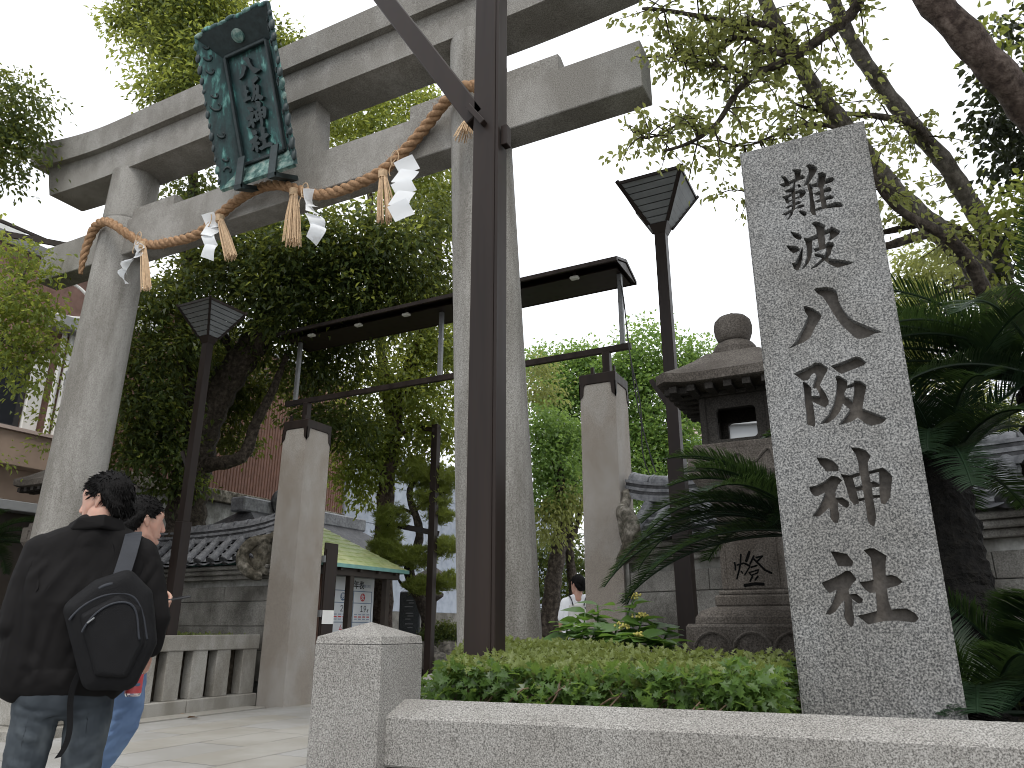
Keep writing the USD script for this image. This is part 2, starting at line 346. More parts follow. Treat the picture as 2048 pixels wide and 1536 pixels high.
MT['blue_wall'] = stone('pale_blue_wall', (0.32, 0.36, 0.43), (0.37, 0.41, 0.48), (0.41, 0.45, 0.52), 4, (0.75, 0.75, 0.75), (0.5, 0.5, 0.3), 0.7, rgh=0.7, bump=0.05)
MT['grey_build'] = plain('grey_building', (0.3, 0.31, 0.32), 0.7, 0, 0.06, 0.6)
MT['pink_build'] = plain('pinkish_building', (0.5, 0.4, 0.36), 0.7, 0, 0.08, 0.6)
MT['white_paint'] = plain('white_paint', (0.68, 0.68, 0.66), 0.5, 0, 0.08, 5)
MT['dark_glass'] = M('dark_window_glass', {'p': ('principled_bsdf', {'base_color': (0.02, 0.022, 0.026), 'roughness': 0.06, 'specular_ior_level': 0.6})}, [], 'p.BSDF')
MT['sky_glass'] = M('far_window_glass', {'p': ('principled_bsdf', {'base_color': (0.3, 0.34, 0.4), 'roughness': 0.08, 'metallic': 0.7})}, [], 'p.BSDF')
MT['grey_paint'] = plain('grey_paint', (0.27, 0.275, 0.28), 0.5, 0, 0.1, 5)
MT['copper_roof'] = stone('verdigris_roof', (0.4, 0.44, 0.2), (0.5, 0.52, 0.26), (0.56, 0.58, 0.33), 8, (0.82, 0.95, 0.9), (0.8, 0.8, 2.5), 0.8, rgh=0.5, bump=0.05)
MT['teal_edge'] = plain('teal_edge', (0.15, 0.32, 0.29), 0.6, 0, 0.15, 8)
MT['wood_dark'] = plain('dark_wood', (0.035, 0.026, 0.02), 0.7, 0, 0.3, 6)
MT['wood_red'] = plain('red_brown_wood', (0.12, 0.055, 0.033), 0.6, 0, 0.3, 6)
MT['board_white'] = plain('board_white', (0.72, 0.75, 0.78), 0.5, 0, 0.03, 4)
MT['ink_black'] = plain('ink_black', (0.03, 0.03, 0.04), 0.6)
MT['ink_blue'] = plain('ink_blue', (0.1, 0.17, 0.28), 0.6)
MT['ink_red'] = plain('ink_red', (0.55, 0.07, 0.08), 0.6)
MT['ink_pale'] = plain('ink_pale', (0.35, 0.4, 0.5), 0.6)
MT['monument'] = stone('dark_monument', (0.025, 0.03, 0.032), (0.045, 0.05, 0.053), (0.07, 0.076, 0.08), 60, (0.6, 0.6, 0.6), (2, 2, 2), 0.5, rgh=0.6, bump=0.1)
MT['rock'] = stone('garden_rock', (0.06, 0.055, 0.05), (0.14, 0.13, 0.115), (0.26, 0.24, 0.21), 9, (0.4, 0.4, 0.38), (3, 3, 3), 0.8, bump=0.8, dist=0.03)
MT['joint'] = plain('joint_filler', (0.045, 0.046, 0.055), 0.9, 0, 0.2, 10, 0.0, 60, 0.1)
MT['cable'] = plain('black_cable', (0.02, 0.02, 0.022), 0.6)
MT['wire_white'] = plain('white_wire', (0.55, 0.55, 0.55), 0.5)

CH = {
 'nan': [[(-215,2806),(-201,2802),(-192,2787),(-188,2773),(-189,2755),(-198,2756),(-203,2773),(-206,2789)],[(-225,2771),(-206,2772),(-187,2775),(-166,2780),(-143,2786),(-135,2788),(-127,2780),(-130,2772),(-142,2771),(-161,2769),(-180,2763),(-208,2755)],[(-170,2824),(-152,2821),(-138,2815),(-144,2786),(-154,2774),(-162,2768),(-167,2762),(-171,2737),(-173,2718),(-174,2691),(-179,2645),(-188,2637),(-191,2625),(-207,2606),(-214,2606),(-202,2620),(-194,2638),(-191,2647),(-184,2684),(-182,2721),(-178,2739),(-169,2763),(-163,2784),(-161,2810)],[(-156,2751),(-150,2749),(-145,2739),(-154,2737)],[(-209,2736),(-189,2740),(-171,2743),(-171,2729),(-184,2724),(-200,2727)],[(-221,2713),(-201,2713),(-180,2720),(-149,2725),(-134,2718),(-131,2706),(-141,2694),(-149,2689),(-156,2699),(-153,2713),(-172,2710),(-186,2706),(-202,2702),(-198,2686),(-201,2676),(-208,2683),(-211,2699)],[(-198,2688),(-175,2693),(-155,2699),(-149,2690),(-176,2688),(-198,2682)],[(-178,2669),(-163,2676),(-153,2670),(-160,2664),(-176,2662)],[(-213,2660),(-202,2665),(-186,2667),(-187,2661),(-206,2655)],[(-177,2647),(-161,2657),(-147,2655),(-142,2648),(-156,2645)],[(-229,2633),(-212,2640),(-191,2645),(-194,2636),(-216,2626)],[(-167,2633),(-152,2630),(-139,2619),(-141,2607),(-148,2604),(-158,2617)],[(-116,2826),(-107,2830),(-88,2822),(-76,2803),(-87,2784),(-102,2764),(-115,2747),(-120,2741),(-136,2738),(-125,2757),(-115,2777),(-108,2798),(-108,2812)],[(-120,2743),(-113,2741),(-105,2733),(-107,2699),(-108,2672),(-106,2644),(-107,2618),(-107,2598),(-117,2602),(-125,2623),(-121,2648),(-119,2684),(-118,2705),(-121,2732)],[(-76,2779),(-61,2780),(-50,2770),(-48,2762),(-57,2744),(-62,2723),(-67,2706),(-67,2679),(-64,2650),(-64,2623),(-80,2623),(-80,2655),(-83,2674),(-77,2711),(-89,2724),(-88,2733),(-81,2753),(-75,2769)],[(-105,2736),(-87,2738),(-59,2741),(-39,2748),(-26,2745),(-22,2735),(-31,2727),(-59,2723),(-92,2721),(-104,2727)],[(-103,2693),(-83,2698),(-56,2705),(-43,2706),(-37,2696),(-40,2688),(-66,2688),(-89,2681)],[(-101,2659),(-82,2663),(-59,2667),(-44,2669),(-32,2658),(-40,2653),(-57,2654),(-85,2652),(-93,2650)],[(-107,2624),(-81,2627),(-62,2630),(-28,2634),(-12,2627),(-6,2617),(-10,2609),(-30,2612),(-63,2617),(-82,2618),(-103,2616)]],
 'ha': [[(-206,2549),(-200,2545),(-180,2535),(-171,2524),(-169,2513),(-176,2507),(-187,2512),(-196,2525)],[(-228,2492),(-209,2486),(-191,2479),(-182,2468),(-183,2461),(-195,2456),(-206,2455),(-218,2470)],[(-171,2470),(-173,2450),(-180,2418),(-187,2396),(-195,2380),(-202,2379),(-210,2387),(-215,2411),(-204,2410),(-192,2431),(-181,2450)],[(-161,2508),(-143,2505),(-128,2508),(-112,2514),(-88,2521),(-62,2526),(-59,2533),(-44,2521),(-29,2506),(-35,2496),(-51,2486),(-68,2477),(-74,2479),(-69,2491),(-64,2508),(-85,2505),(-112,2495),(-133,2492),(-136,2474),(-139,2445),(-147,2418),(-158,2399),(-171,2385),(-183,2379),(-170,2398),(-159,2425),(-155,2458),(-154,2474),(-157,2496)],[(-125,2565),(-115,2569),(-100,2564),(-79,2544),(-88,2521),(-87,2506),(-88,2472),(-92,2451),(-110,2452),(-111,2486),(-112,2512),(-111,2541),(-117,2553)],[(-131,2454),(-111,2456),(-91,2461),(-76,2470),(-62,2464),(-57,2455),(-65,2444),(-70,2435),(-75,2418),(-89,2405),(-108,2392),(-131,2377),(-151,2372),(-134,2385),(-116,2397),(-100,2410),(-88,2435),(-84,2447),(-111,2444),(-126,2441)],[(-130,2433),(-115,2428),(-97,2418),(-85,2404),(-76,2398),(-29,2379),(-2,2366),(-12,2361),(-58,2357),(-78,2373),(-94,2392),(-108,2411),(-128,2422)]],
 'hachi': [[(-194,2222),(-186,2221),(-165,2208),(-143,2186),(-137,2174),(-143,2162),(-168,2127),(-185,2096),(-204,2082),(-233,2073),(-263,2063),(-237,2087),(-205,2139),(-183,2180),(-191,2199)],[(-149,2284),(-138,2288),(-105,2284),(-86,2276),(-75,2263),(-72,2240),(-72,2220),(-63,2188),(-47,2153),(-28,2130),(14,2100),(55,2071),(30,2070),(9,2061),(-14,2058),(-30,2062),(-47,2086),(-74,2127),(-93,2172),(-106,2209),(-122,2250),(-139,2266)]],
 'saka': [[(-258,1959),(-223,1972),(-194,1982),(-182,1991),(-161,1985),(-141,1964),(-144,1954),(-162,1927),(-177,1901),(-163,1873),(-154,1842),(-155,1827),(-168,1816),(-191,1832),(-211,1848),(-210,1863),(-180,1860),(-179,1869),(-186,1891),(-200,1895),(-192,1920),(-182,1938),(-184,1954),(-198,1949),(-214,1928),(-230,1928)],[(-231,1922),(-220,1916),(-207,1897),(-210,1860),(-208,1828),(-208,1767),(-212,1749),(-236,1760),(-233,1800),(-234,1842),(-231,1883)],[(-128,1969),(-92,1976),(-59,1986),(-41,1991),(-27,1985),(-11,1965),(-20,1956),(-60,1945),(-97,1935),(-110,1947)],[(-118,1924),(-107,1927),(-82,1904),(-88,1877),(-97,1863),(-102,1835),(-120,1795),(-142,1771),(-166,1757),(-190,1756),(-159,1786),(-137,1823),(-125,1859),(-115,1904)],[(-87,1884),(-59,1894),(-57,1901),(-41,1897),(-22,1879),(-34,1840),(-47,1796),(-61,1767),(-89,1752),(-129,1745),(-105,1771),(-85,1797),(-74,1827),(-64,1855),(-60,1881),(-88,1877)],[(-100,1849),(-88,1841),(-76,1827),(-63,1809),(-47,1794),(-19,1778),(25,1750),(15,1739),(6,1734),(-23,1730),(-40,1738),(-61,1761),(-85,1797),(-106,1823)]],
 'shin': [[(-217,1632),(-184,1626),(-166,1615),(-151,1594),(-153,1579),(-194,1581),(-195,1590),(-208,1608)],[(-254,1529),(-235,1530),(-206,1542),(-177,1562),(-158,1557),(-146,1544),(-159,1532),(-174,1502),(-175,1481),(-168,1475),(-172,1446),(-170,1420),(-178,1398),(-189,1400),(-198,1417),(-196,1448),(-199,1454),(-213,1441),(-236,1424),(-256,1425),(-235,1451),(-215,1482),(-203,1509),(-231,1496),(-243,1499),(-253,1515)],[(-178,1483),(-152,1483),(-134,1466),(-136,1452),(-143,1448),(-160,1462)],[(-100,1657),(-77,1653),(-56,1642),(-43,1622),(-56,1600),(-58,1569),(-55,1521),(-56,1473),(-55,1412),(-65,1379),(-75,1386),(-81,1402),(-80,1444),(-81,1495),(-82,1546),(-85,1574),(-83,1603),(-89,1635)],[(-145,1565),(-120,1558),(-83,1566),(-78,1558),(-111,1550),(-105,1507),(-102,1460),(-116,1457),(-128,1476),(-134,1524),(-139,1551)],[(-60,1566),(-20,1574),(-11,1576),(4,1561),(14,1544),(5,1508),(-3,1473),(-21,1452),(-31,1455),(-31,1491),(-22,1564),(-59,1559)],[(-108,1514),(-79,1521),(-79,1505),(-108,1504)],[(-58,1527),(-45,1531),(-31,1522),(-26,1519),(-27,1513),(-58,1513)],[(-104,1474),(-78,1477),(-77,1470),(-103,1468)],[(-59,1483),(-31,1482),(-32,1475),(-58,1476)]],
 'sha': [[(-211,1300),(-188,1296),(-163,1289),(-147,1264),(-150,1252),(-158,1249),(-195,1252),(-199,1269)],[(-253,1196),(-217,1209),(-188,1223),(-172,1233),(-159,1231),(-145,1209),(-146,1203),(-158,1192),(-173,1171),(-173,1158),(-166,1137),(-169,1105),(-167,1086),(-172,1060),(-180,1052),(-188,1062),(-197,1086),(-192,1105),(-189,1141),(-202,1128),(-223,1102),(-241,1093),(-252,1094),(-229,1126),(-214,1157),(-206,1176),(-233,1163),(-244,1177)],[(-173,1155),(-150,1157),(-133,1140),(-136,1131),(-147,1128),(-162,1141)],[(-106,1299),(-89,1305),(-75,1304),(-42,1279),(-48,1256),(-53,1216),(-56,1169),(-56,1132),(-51,1104),(-54,1085),(-96,1086),(-91,1113),(-89,1160),(-90,1208),(-88,1256),(-89,1277)],[(-133,1195),(-109,1197),(-90,1201),(-51,1213),(-34,1215),(-19,1209),(-6,1193),(-22,1183),(-53,1175),(-96,1162),(-107,1162),(-121,1174)],[(-153,1087),(-123,1093),(-92,1101),(-51,1105),(-26,1107),(-6,1108),(16,1094),(24,1078),(12,1067),(-38,1073),(-73,1072),(-100,1067),(-126,1061)]],
}
TOU = [([(-1051,1565),(-1060,1500),(-1073,1456),(-1095,1395)],13),([(-1102,1507),(-1098,1479),(-1101,1457)],13),([(-1084,1490),(-1038,1502)],12),([(-1060,1444),(-1050,1430)],10),([(-989,1579),(-1016,1518)],20),([(-960,1550),(-991,1495)],13),([(-1027,1499),(-997,1481)],15),([(-999,1470),(-1037,1418)],10),([(-942,1539),(-899,1547),(-936,1513)],13),([(-960,1527),(-927,1490),(-890,1447),(-849,1426)],15),([(-985,1471),(-945,1482)],13),([(-985,1438),(-937,1451),(-944,1429),(-990,1414),(-1005,1434),(-985,1438)],10),([(-983,1406),(-1002,1373)],13),([(-945,1405),(-966,1380)],13),([(-1041,1343),(-968,1353),(-914,1349)],23)]

# ---------------------------------------------------------------- ground
G = trimesh.creation.box((700, 700, 0.4)); G.apply_translation((0, 60, -0.23))
ground = solo('ground', G, MT['ground'], 'grey ground running under the whole place', kind='structure')
pave = thing('pavement', 'pale stone slab pavement in front of the gate', None, (0, 0, 0), kind='structure')
rg = random.Random(5)
xs = -8.02
col = 0
while xs < -1.9:
    y = 2.2 - rg.random() * 0.6 - (0.45 if col % 2 else 0)
    w = 0.585
    while y < 12.5:
        L = rg.choice([0.9, 0.9, 1.2])
        m = box(xs + .006, xs + w - .006, y + .007, y + L - .007, -0.025, rg.uniform(-0.0005, 0.0015), 0.002)
        part(pave, 'paving_slab', m, MT['paving'] if rg.random() < .7 else MT['paving_b'])
        y += L
    xs += w; col += 1
part(pave, 'joint_bed', box(-8.02, -1.75, 2.0, 12.4, -.028, -.0018), MT['joint'])
part(pave, 'drain_slot', box(-8.09, -8.035, 2.0, 8.5, -0.03, -0.012), MT['cable'])
parts(pave, 'kerb_strip', [box(-8.5, -8.095, y, y + 1.19, -0.03, 0.012, 0.006) for y in np.arange(2.4, 8.4, 1.2)], MT['paving_b'])
solo('planter_soil', trimesh.util.concatenate([ext(sg.Polygon([(-1.5, 2.32), (3.6, 2.65), (3.2, 7.9), (-2.7, 8.5), (-3.3, 5.6), (-2.5, 3.9)]), 0.72)]), MT['soil'], 'dark soil bed behind the front stone rail', kind='structure')
solo('planter_soil', ext(sg.Polygon([(-8.62, 5.9), (-8.62, 8.5), (-15, 8.6), (-15, 5.0), (-9.4, 5.0), (-9.4, 5.9)]), 0.9), MT['soil'], 'dark soil bed behind the left stone balustrade', kind='structure')

# ---------------------------------------------------------------- torii
def loft(rings):
    n = len(rings[0]); V = np.vstack(rings); F = []
    for k in range(len(rings) - 1):
        for i in range(n):
            j = (i + 1) % n
            a, b, c, d = k * n + i, k * n + j, (k + 1) * n + j, (k + 1) * n + i
            F += [(a, b, c), (a, c, d)]
    for o, flip in ((0, True), ((len(rings) - 1) * n, False)):
        for i in range(1, n - 1):
            F.append((o, o + i + 1, o + i) if flip else (o, o + i, o + i + 1))
    m = trimesh.Trimesh(V, np.array(F), process=False)
    m.fix_normals()
    return m

TC = -5.66
torii = thing('torii_gate', 'tall weathered stone torii with a curved top beam, spanning the path', 'torii', (TC, 5.38, 0))
def pillar_mesh(x0, lean, z0, z1, groove):
    prof = []
    for z in np.linspace(z0, z1, 24):
        prof.append((0.337 - 0.0075 * z, z))
    pr = []
    for r, z in sorted(prof + [(0.337 - .0075 * groove, groove - .02), (0.325 - .0075 * groove, groove), (0.337 - .0075 * groove, groove + .02)], key=lambda q: q[1]):
        pr.append((r, z))
    m = lathe(pr, 56, (0, 5.38, 0))
    v = np.array(m.vertices); v[:, 0] += x0 + lean * v[:, 2]
    m.vertices = v
    return m
part(torii, 'pillar', pillar_mesh(-8.57, .032, 0.35, 6.74, 6.02), MT['granite_torii'], 40)
part(torii, 'pillar', pillar_mesh(-2.80, -.05, 0.35, 6.74, 6.02), MT['granite_torii'], 40)
parts(torii, 'base_stone', [box(-9.55, -8.55, 5.0, 5.95, 0.1, 0.36, .015), box(-8.54, -7.85, 5.0, 5.95, 0.1, 0.36, .015)], MT['granite_fence'])
part(torii, 'base_step', box(-9.75, -7.75, 4.8, 6.1, -0.02, 0.1, .012), MT['granite_fence'])
part(torii, 'base_stone', box(-3.45, -2.25, 4.85, 5.95, 0.1, 0.36, .015), MT['granite_fence'])
def rise(x, half, amt, start):
    d = max(0.0, abs(x - TC) - start) / (half - start)
    return amt * d ** 1.7
rings = []
for x in np.linspace(-4.72, 4.72, 61):
    e = rise(TC + x, 4.72, .27, 2.9)
    k = x / 4.72
    out = 0.10 * np.sign(k) * max(0, (abs(k) - .97) / .03)
    rings.append(np.array([[TC + x - out, 5.05, 7.13 + e * .7], [TC + x + out, 5.02, 7.44 + e], [TC + x + out, 5.38, 7.55 + e], [TC + x + out, 5.74, 7.44 + e], [TC + x - out, 5.71, 7.13 + e * .7]]))
part(torii, 'kasagi', loft(rings), MT['granite_beam'])
rings = []
for x in np.linspace(-4.28, 4.28, 61):
    e = rise(TC + x, 4.28, .2, 2.9)
    k = x / 4.28
    out = 0.08 * np.sign(k) * max(0, (abs(k) - .97) / .03)
    rings.append(np.array([[TC + x - out, 5.14, 6.72 + e * .3], [TC + x + out, 5.13, 7.128 + e * .75], [TC + x + out, 5.63, 7.128 + e * .75], [TC + x - out, 5.62, 6.72 + e * .3]]))
part(torii, 'shimaki', loft(rings), MT['granite_beam'])
parts(torii, 'nuki', [box(-9.88, -8.38 + .02, 5.222, 5.52, 5.48, 5.97, .008), box(-8.36, -3.12, 5.22, 5.522, 5.48, 5.975, .008), box(-3.118, -1.40, 5.222, 5.52, 5.48, 5.97, .008)], MT['granite_beam'])
part(torii, 'gakuzuka', frustum([(-5.56, 5.24, 5.972), (-5.12, 5.24, 5.972), (-5.12, 5.5, 5.972), (-5.56, 5.5, 5.972)], [(-5.52, 5.25, 6.722), (-5.16, 5.25, 6.722), (-5.16, 5.49, 6.722), (-5.52, 5.49, 6.722)]), MT['granite_beam'])
def wedge(x0, x1, zt):
    s = [(5.26, 5.97), (5.26, 5.97 + zt), (5.34, 5.97 + zt + .02), (5.44, 5.97 + zt - .03), (5.485, 5.97 + zt * .4), (5.485, 5.97)]
    return ext_yz(sg.Polygon(s), x0, x1)
for x0, x1, zt in ((-9.0, -8.3, .14), (-8.45, -7.36, .17), (-3.86, -2.95, .2), (-3.2, -2.2, .2)):
    part(torii, 'wedge', wedge(x0, x1, zt), MT['granite_beam'])

# plaque hung under the beam, tipped forward
PA = .37
PU, PV, PN = np.array([1., 0, 0]), np.array([0, -math.sin(PA), math.cos(PA)]), np.array([0, -math.cos(PA), -math.sin(PA)])
PO = np.array([-5.54, 5.06, 5.68])
def pl(u, v, w):
    return PO + u * PU + v * PV + w * PN
def plq(pts):
    return np.array([pl(*p) for p in pts])
plaque = thing('name_plaque', 'green bronze shrine plaque with flared frame and raised characters under the torii beam', 'plaque', PO)
def slab(q, th):
    """board through 4 points with thickness th"""
    q = np.array(q); n = np.cross(q[1] - q[0], q[2] - q[0]); n /= np.linalg.norm(n)
    return trimesh.convex.convex_hull(np.vstack([q, q + n * th]))
a, v0, v1, W = .30, .24, 1.43, .20
A, B0, B1 = .53, .0, 1.68
part(plaque, 'panel', slab(plq([(-a - .02, v0 - .02, 0), (a + .02, v0 - .02, 0), (a + .02, v1 + .02, 0), (-a - .02, v1 + .02, 0)]), -.05), MT['patina'])
part(plaque, 'side_board', slab(plq([(-a - .03, v0, .005), (-A, B0, W), (-A, B1, W), (-a - .03, v1, .005)]), .035), MT['patina'])
part(plaque, 'side_board', slab(plq([(a + .03, v0, .005), (a + .03, v1, .005), (A, B1, W), (A, B0, W)]), .035), MT['patina'])
part(plaque, 'top_board', slab(plq([(-a - .03, v1, .01), (-A, B1, W), (A, B1, W), (a + .03, v1, .01)]), .04), MT['bronze_dark'])
part(plaque, 'bottom_board', slab(plq([(-a - .03, v0, .01), (a + .03, v0, .01), (A, B0, W), (-A, B0, W)]), .04), MT['bronze_pale'])
for u0, u1, w0, w1 in ((-a, -a, v0, v1), (a, a, v0, v1), (-a, a, v0, v0), (-a, a, v1, v1)):
    part(plaque, 'moulding', bar(pl(u0, w0, .03), pl(u1, w1, .03), .035, .05, PN, .008), MT['bronze_dark'])
rr = random.Random(3)
for s in (-1, 1):
    n = 13
    for k in range(n):
        t = (k + .5) / n
        r = rr.uniform(.022, .04)
        m = trimesh.creation.icosphere(2, r); m.apply_scale((.8, .8, rr.uniform(1.2, 2.2)))
        m.apply_translation(pl(s * (A + .005), B0 + .04 + (B1 - B0 - .08) * t, W - .015))
        part(plaque, 'edge_scallop', m, MT['bronze_pale' if rr.random() < .15 else 'bronze_dark'], True)
    for t, r in ((.12, .05), (.2, .04), (.36, .05), (.55, .075), (.62, .045), (.78, .05), (.87, .055), (.94, .04)):
        u, w = (a + .03) + (A - a - .03) * .55, W * .55
        c = pl(s * u, B0 + (B1 - B0) * t, w + .012)
        ang = np.linspace(0, 4.2 * rr.choice([1, -1]), 16)
        q = [c + (PV * np.sin(g) + (PN * W + s * PU * (A - a)) / np.hypot(W, A - a) * np.cos(g)) * r * (1 - .14 * i / 2.2 * .8) for i, g in enumerate(ang)]
        part(plaque, 'scroll_relief', tube(q, .012, 6), MT['bronze_dark'], True)
for k in range(9):
    m = trimesh.creation.icosphere(2, .032); m.apply_scale((2.4, .8, .9))
    m.apply_translation(pl(-A + .06 + (2 * A - .12) * k / 8, B1 + .005 + .03 * abs(math.sin(k * 1.2)), W - .02))
    part(plaque, 'edge_scallop', m, MT['bronze_pale' if k % 3 == 0 else 'patina'], True)
m = lathe([(.0, 0), (.075, .0), (.07, .03), (.03, .04)], 24)
T4 = np.eye(4); d_ = np.cross(plq([(1, 0, 0)])[0] - PO, pl(0, B1 - v1, W) - pl(0, 0, 0)); d_ /= np.linalg.norm(d_)
T4[:3, 0], T4[:3, 2] = PU, -d_ if d_[2] > 0 else d_; T4[:3, 1] = np.cross(T4[:3, 2], PU); T4[:3, 3] = pl(0, (v1 + B1) / 2, W * .5)
m.apply_transform(T4)
part(plaque, 'crest_boss', m, MT['bronze_pale'], 40)
for s in (-1, 1):
    part(plaque, 'strap', bar(pl(s * .24, .30, .1), pl(s * .24, -.06, .24), .1, .02, PN), MT['bronze_dark'])
    part(plaque, 'support_bracket', bar(pl(s * .24, -.05, .25), pl(s * .24, -.03, -.12), .1, .05), MT['bronze_dark'])

def unit(polys):
    p = unary_union([sg.Polygon(q).buffer(0) for q in polys])
    x0, y0, x1, y1 = p.bounds
    s = 1.0 / max(x1 - x0, y1 - y0)
    return shapely.affinity.affine_transform(p, [s, 0, 0, s, -(x0 + x1) / 2 * s, -(y0 + y1) / 2 * s])
doi = shapely.affinity.affine_transform(unit(CH['sha'][3:]), [.5, 0, 0, .62, -.3, 0])
han = shapely.affinity.affine_transform(unit(CH['saka'][2:]), [.66, 0, 0, .95, .17, 0])
for k, (g, lab) in enumerate(((unit(CH['hachi']), 'eight'), (unary_union([doi, han]), 'slope'), (unit(CH['shin']), 'god'), (unit(CH['sha']), 'shrine'))):
    cv = 1.24 - .265 * k
    gm = ext(shapely.affinity.scale(g, .3, .27, origin=(0, 0)).buffer(.006), .035)
    v = np.array(gm.vertices)
    part(plaque, 'raised_character', trimesh.Trimesh(np.array([pl(x, cv + y, z + .002) for x, y, z in v]), gm.faces, process=False), MT['bronze_dark'])

# ---------------------------------------------------------------- engraved stone pillar
SX0, SX1, SY, SZ0, SZ1 = -.366, .116, 2.85, .45, 2.965
stele = thing('stone_pillar', 'tall square granite pillar engraved with six large characters, behind the front rail', 'stone pillar', ((SX0 + SX1) / 2, SY + .17, SZ0))
chars = {k: unary_union([sg.Polygon([(x / 1000., z / 1000.) for x, z in q]).buffer(.0022).buffer(-.0006) for q in v]) for k, v in CH.items()}
allc = unary_union(list(chars.values()))
front = sg.box(SX0 + .006, SZ0, SX1 - .006, SZ1 - .006).difference(allc)
part(stele, 'shaft', [ext_xz(front, SY, SY + .044), box(SX0, SX1, SY + .0445, SY + .36, SZ0, SZ1, .006),
      ext_xz(sg.box(SX0, SZ0, SX0 + .006, SZ1).union(sg.box(SX1 - .006, SZ0, SX1, SZ1)).union(sg.box(SX0, SZ1 - .006, SX1, SZ1)), SY + .0035, SY + .044)], MT['granite_stele'])
for k in ('nan', 'ha', 'hachi', 'saka', 'shin', 'sha'):
    part(stele, 'carved_character', ext_xz(chars[k].buffer(-.0002), SY + .036, SY + .0443), MT['carved'])

# ---------------------------------------------------------------- near rail and corner post
corner = thing('corner_post', 'square speckled granite post with a low pyramid top at the corner of the front rail', 'stone post', (-1.635, 2.15, 0))
x0, x1, y0, y1 = -1.768, -1.498, 2.03, 2.27
c = .006
part(corner, 'shaft', box(x0, x1, y0, y1, -.05, 1.0, .005), MT['granite_rail'])
part(corner, 'pyramid_cap', trimesh.convex.convex_hull(np.array([(x0, y0 + c, 1.0), (x0 + c, y0, 1.0), (x1 - c, y0, 1.0), (x1, y0 + c, 1.0), (x1, y1 - c, 1.0), (x1 - c, y1, 1.0), (x0 + c, y1, 1.0), (x0, y1 - c, 1.0),
    (x0 + c, y0 + c, 1.022), (x1 - c, y0 + c, 1.022), (x1 - c, y1 - c, 1.022), (x0 + c, y1 - c, 1.022), ((x0 + x1) / 2, (y0 + y1) / 2, 1.068)])), MT['granite_rail'])
rail = thing('front_rail', 'long speckled granite rail with a ridged top, running right from the corner post', 'stone rail', (-1.498, 2.17, 0))
def railmesh(p, q, th, zlo, zhi, ridge):
    p, q = np.array(p, float), np.array(q, float); d = (q - p) / np.linalg.norm(q - p); n = np.array([-d[1], d[0]])
    s = [(0, zlo + .006), (.006, zlo), (th - .006, zlo), (th, zlo + .006), (th, zhi - .008), (th - .008, zhi), (th / 2, zhi + ridge), (.008, zhi), (0, zhi - .008)]
    return loft([np.array([[*(e + n * w), z] for w, z in s]) for e in (p, q)])
part(rail, 'rail', railmesh((-1.497, 2.075), (3.4, 2.53), .2, .645, .79, .04), MT['granite_rail'])
part(rail, 'lower_wall', railmesh((-1.52, 2.12), (3.4, 2.58), .16, -.05, .56, .0), MT['granite_rail'])
for k in range(8):
    t = .12 + k * .62
    part(rail, 'spacer_block', rotbox((-1.5 + t, 2.18 + t * .093, .602), (.16, .15, .085), .093), MT['granite_rail'])
side = thing('side_rail', 'granite rail with a ridged top, running back from the corner post along the path', 'stone rail', (-1.64, 2.3, 0))
part(side, 'rail', railmesh((-1.55, 2.275), (-2.38, 4.0), .19, .645, .79, .03), MT['granite_rail'])
part(side, 'lower_wall', railmesh((-1.56, 2.28), (-2.39, 4.0), .15, -.05, .64, .0), MT['granite_rail'])

# ---------------------------------------------------------------- near steel post with its brace
post = thing('steel_post', 'tall dark brown steel post with a diagonal brace, rising from the clipped hedge', 'steel post', (-1.64, 2.96, .7))
part(post, 'column', [box(-1.712, -1.583, 2.9, 3.03, .6, 6.9, .006)], MT['steel'])
part(post, 'edge_channel', [box(-1.5815, -1.565, 2.908, 2.926, .6, 6.3, .002), box(-1.5828, -1.572, 2.927, 3.024, .6, 6.3, .002)], MT['steel'])
e0, e1 = np.array((-1.704, 2.950, 3.661)), np.array((-2.403, 2.950, 4.818))
part(post, 'brace', bar(e0, e0 + (e1 - e0) * 2.2, .1, .115, (0, 0, 1), .006), MT['steel'])
be = e0 + (e1 - e0) * 2.2
part(post, 'top_beam', box(be[0] - .9, -1.60, 2.91, 3.02, be[2] - .02, be[2] + .14, .006), MT['steel'])
part(post, 'brace_plate', [rotbox(e0 + np.array([.02, -.015, -.01]), (.03, .14, .17), 0, .003, 0, -.6)], MT['steel'])
part(post, 'bracket', box(-1.5645, -1.528, 2.94, 2.99, 3.46, 3.58, .003), MT['steel'])
part(post, 'wire_ring', tube([( -1.648 + .085 * math.cos(t), 2.965 + .083 * math.sin(t), .93 + .012 * math.sin(t * 2)) for t in np.linspace(3.3, 6.6, 24)], .0022, 5), MT['wire_white'])

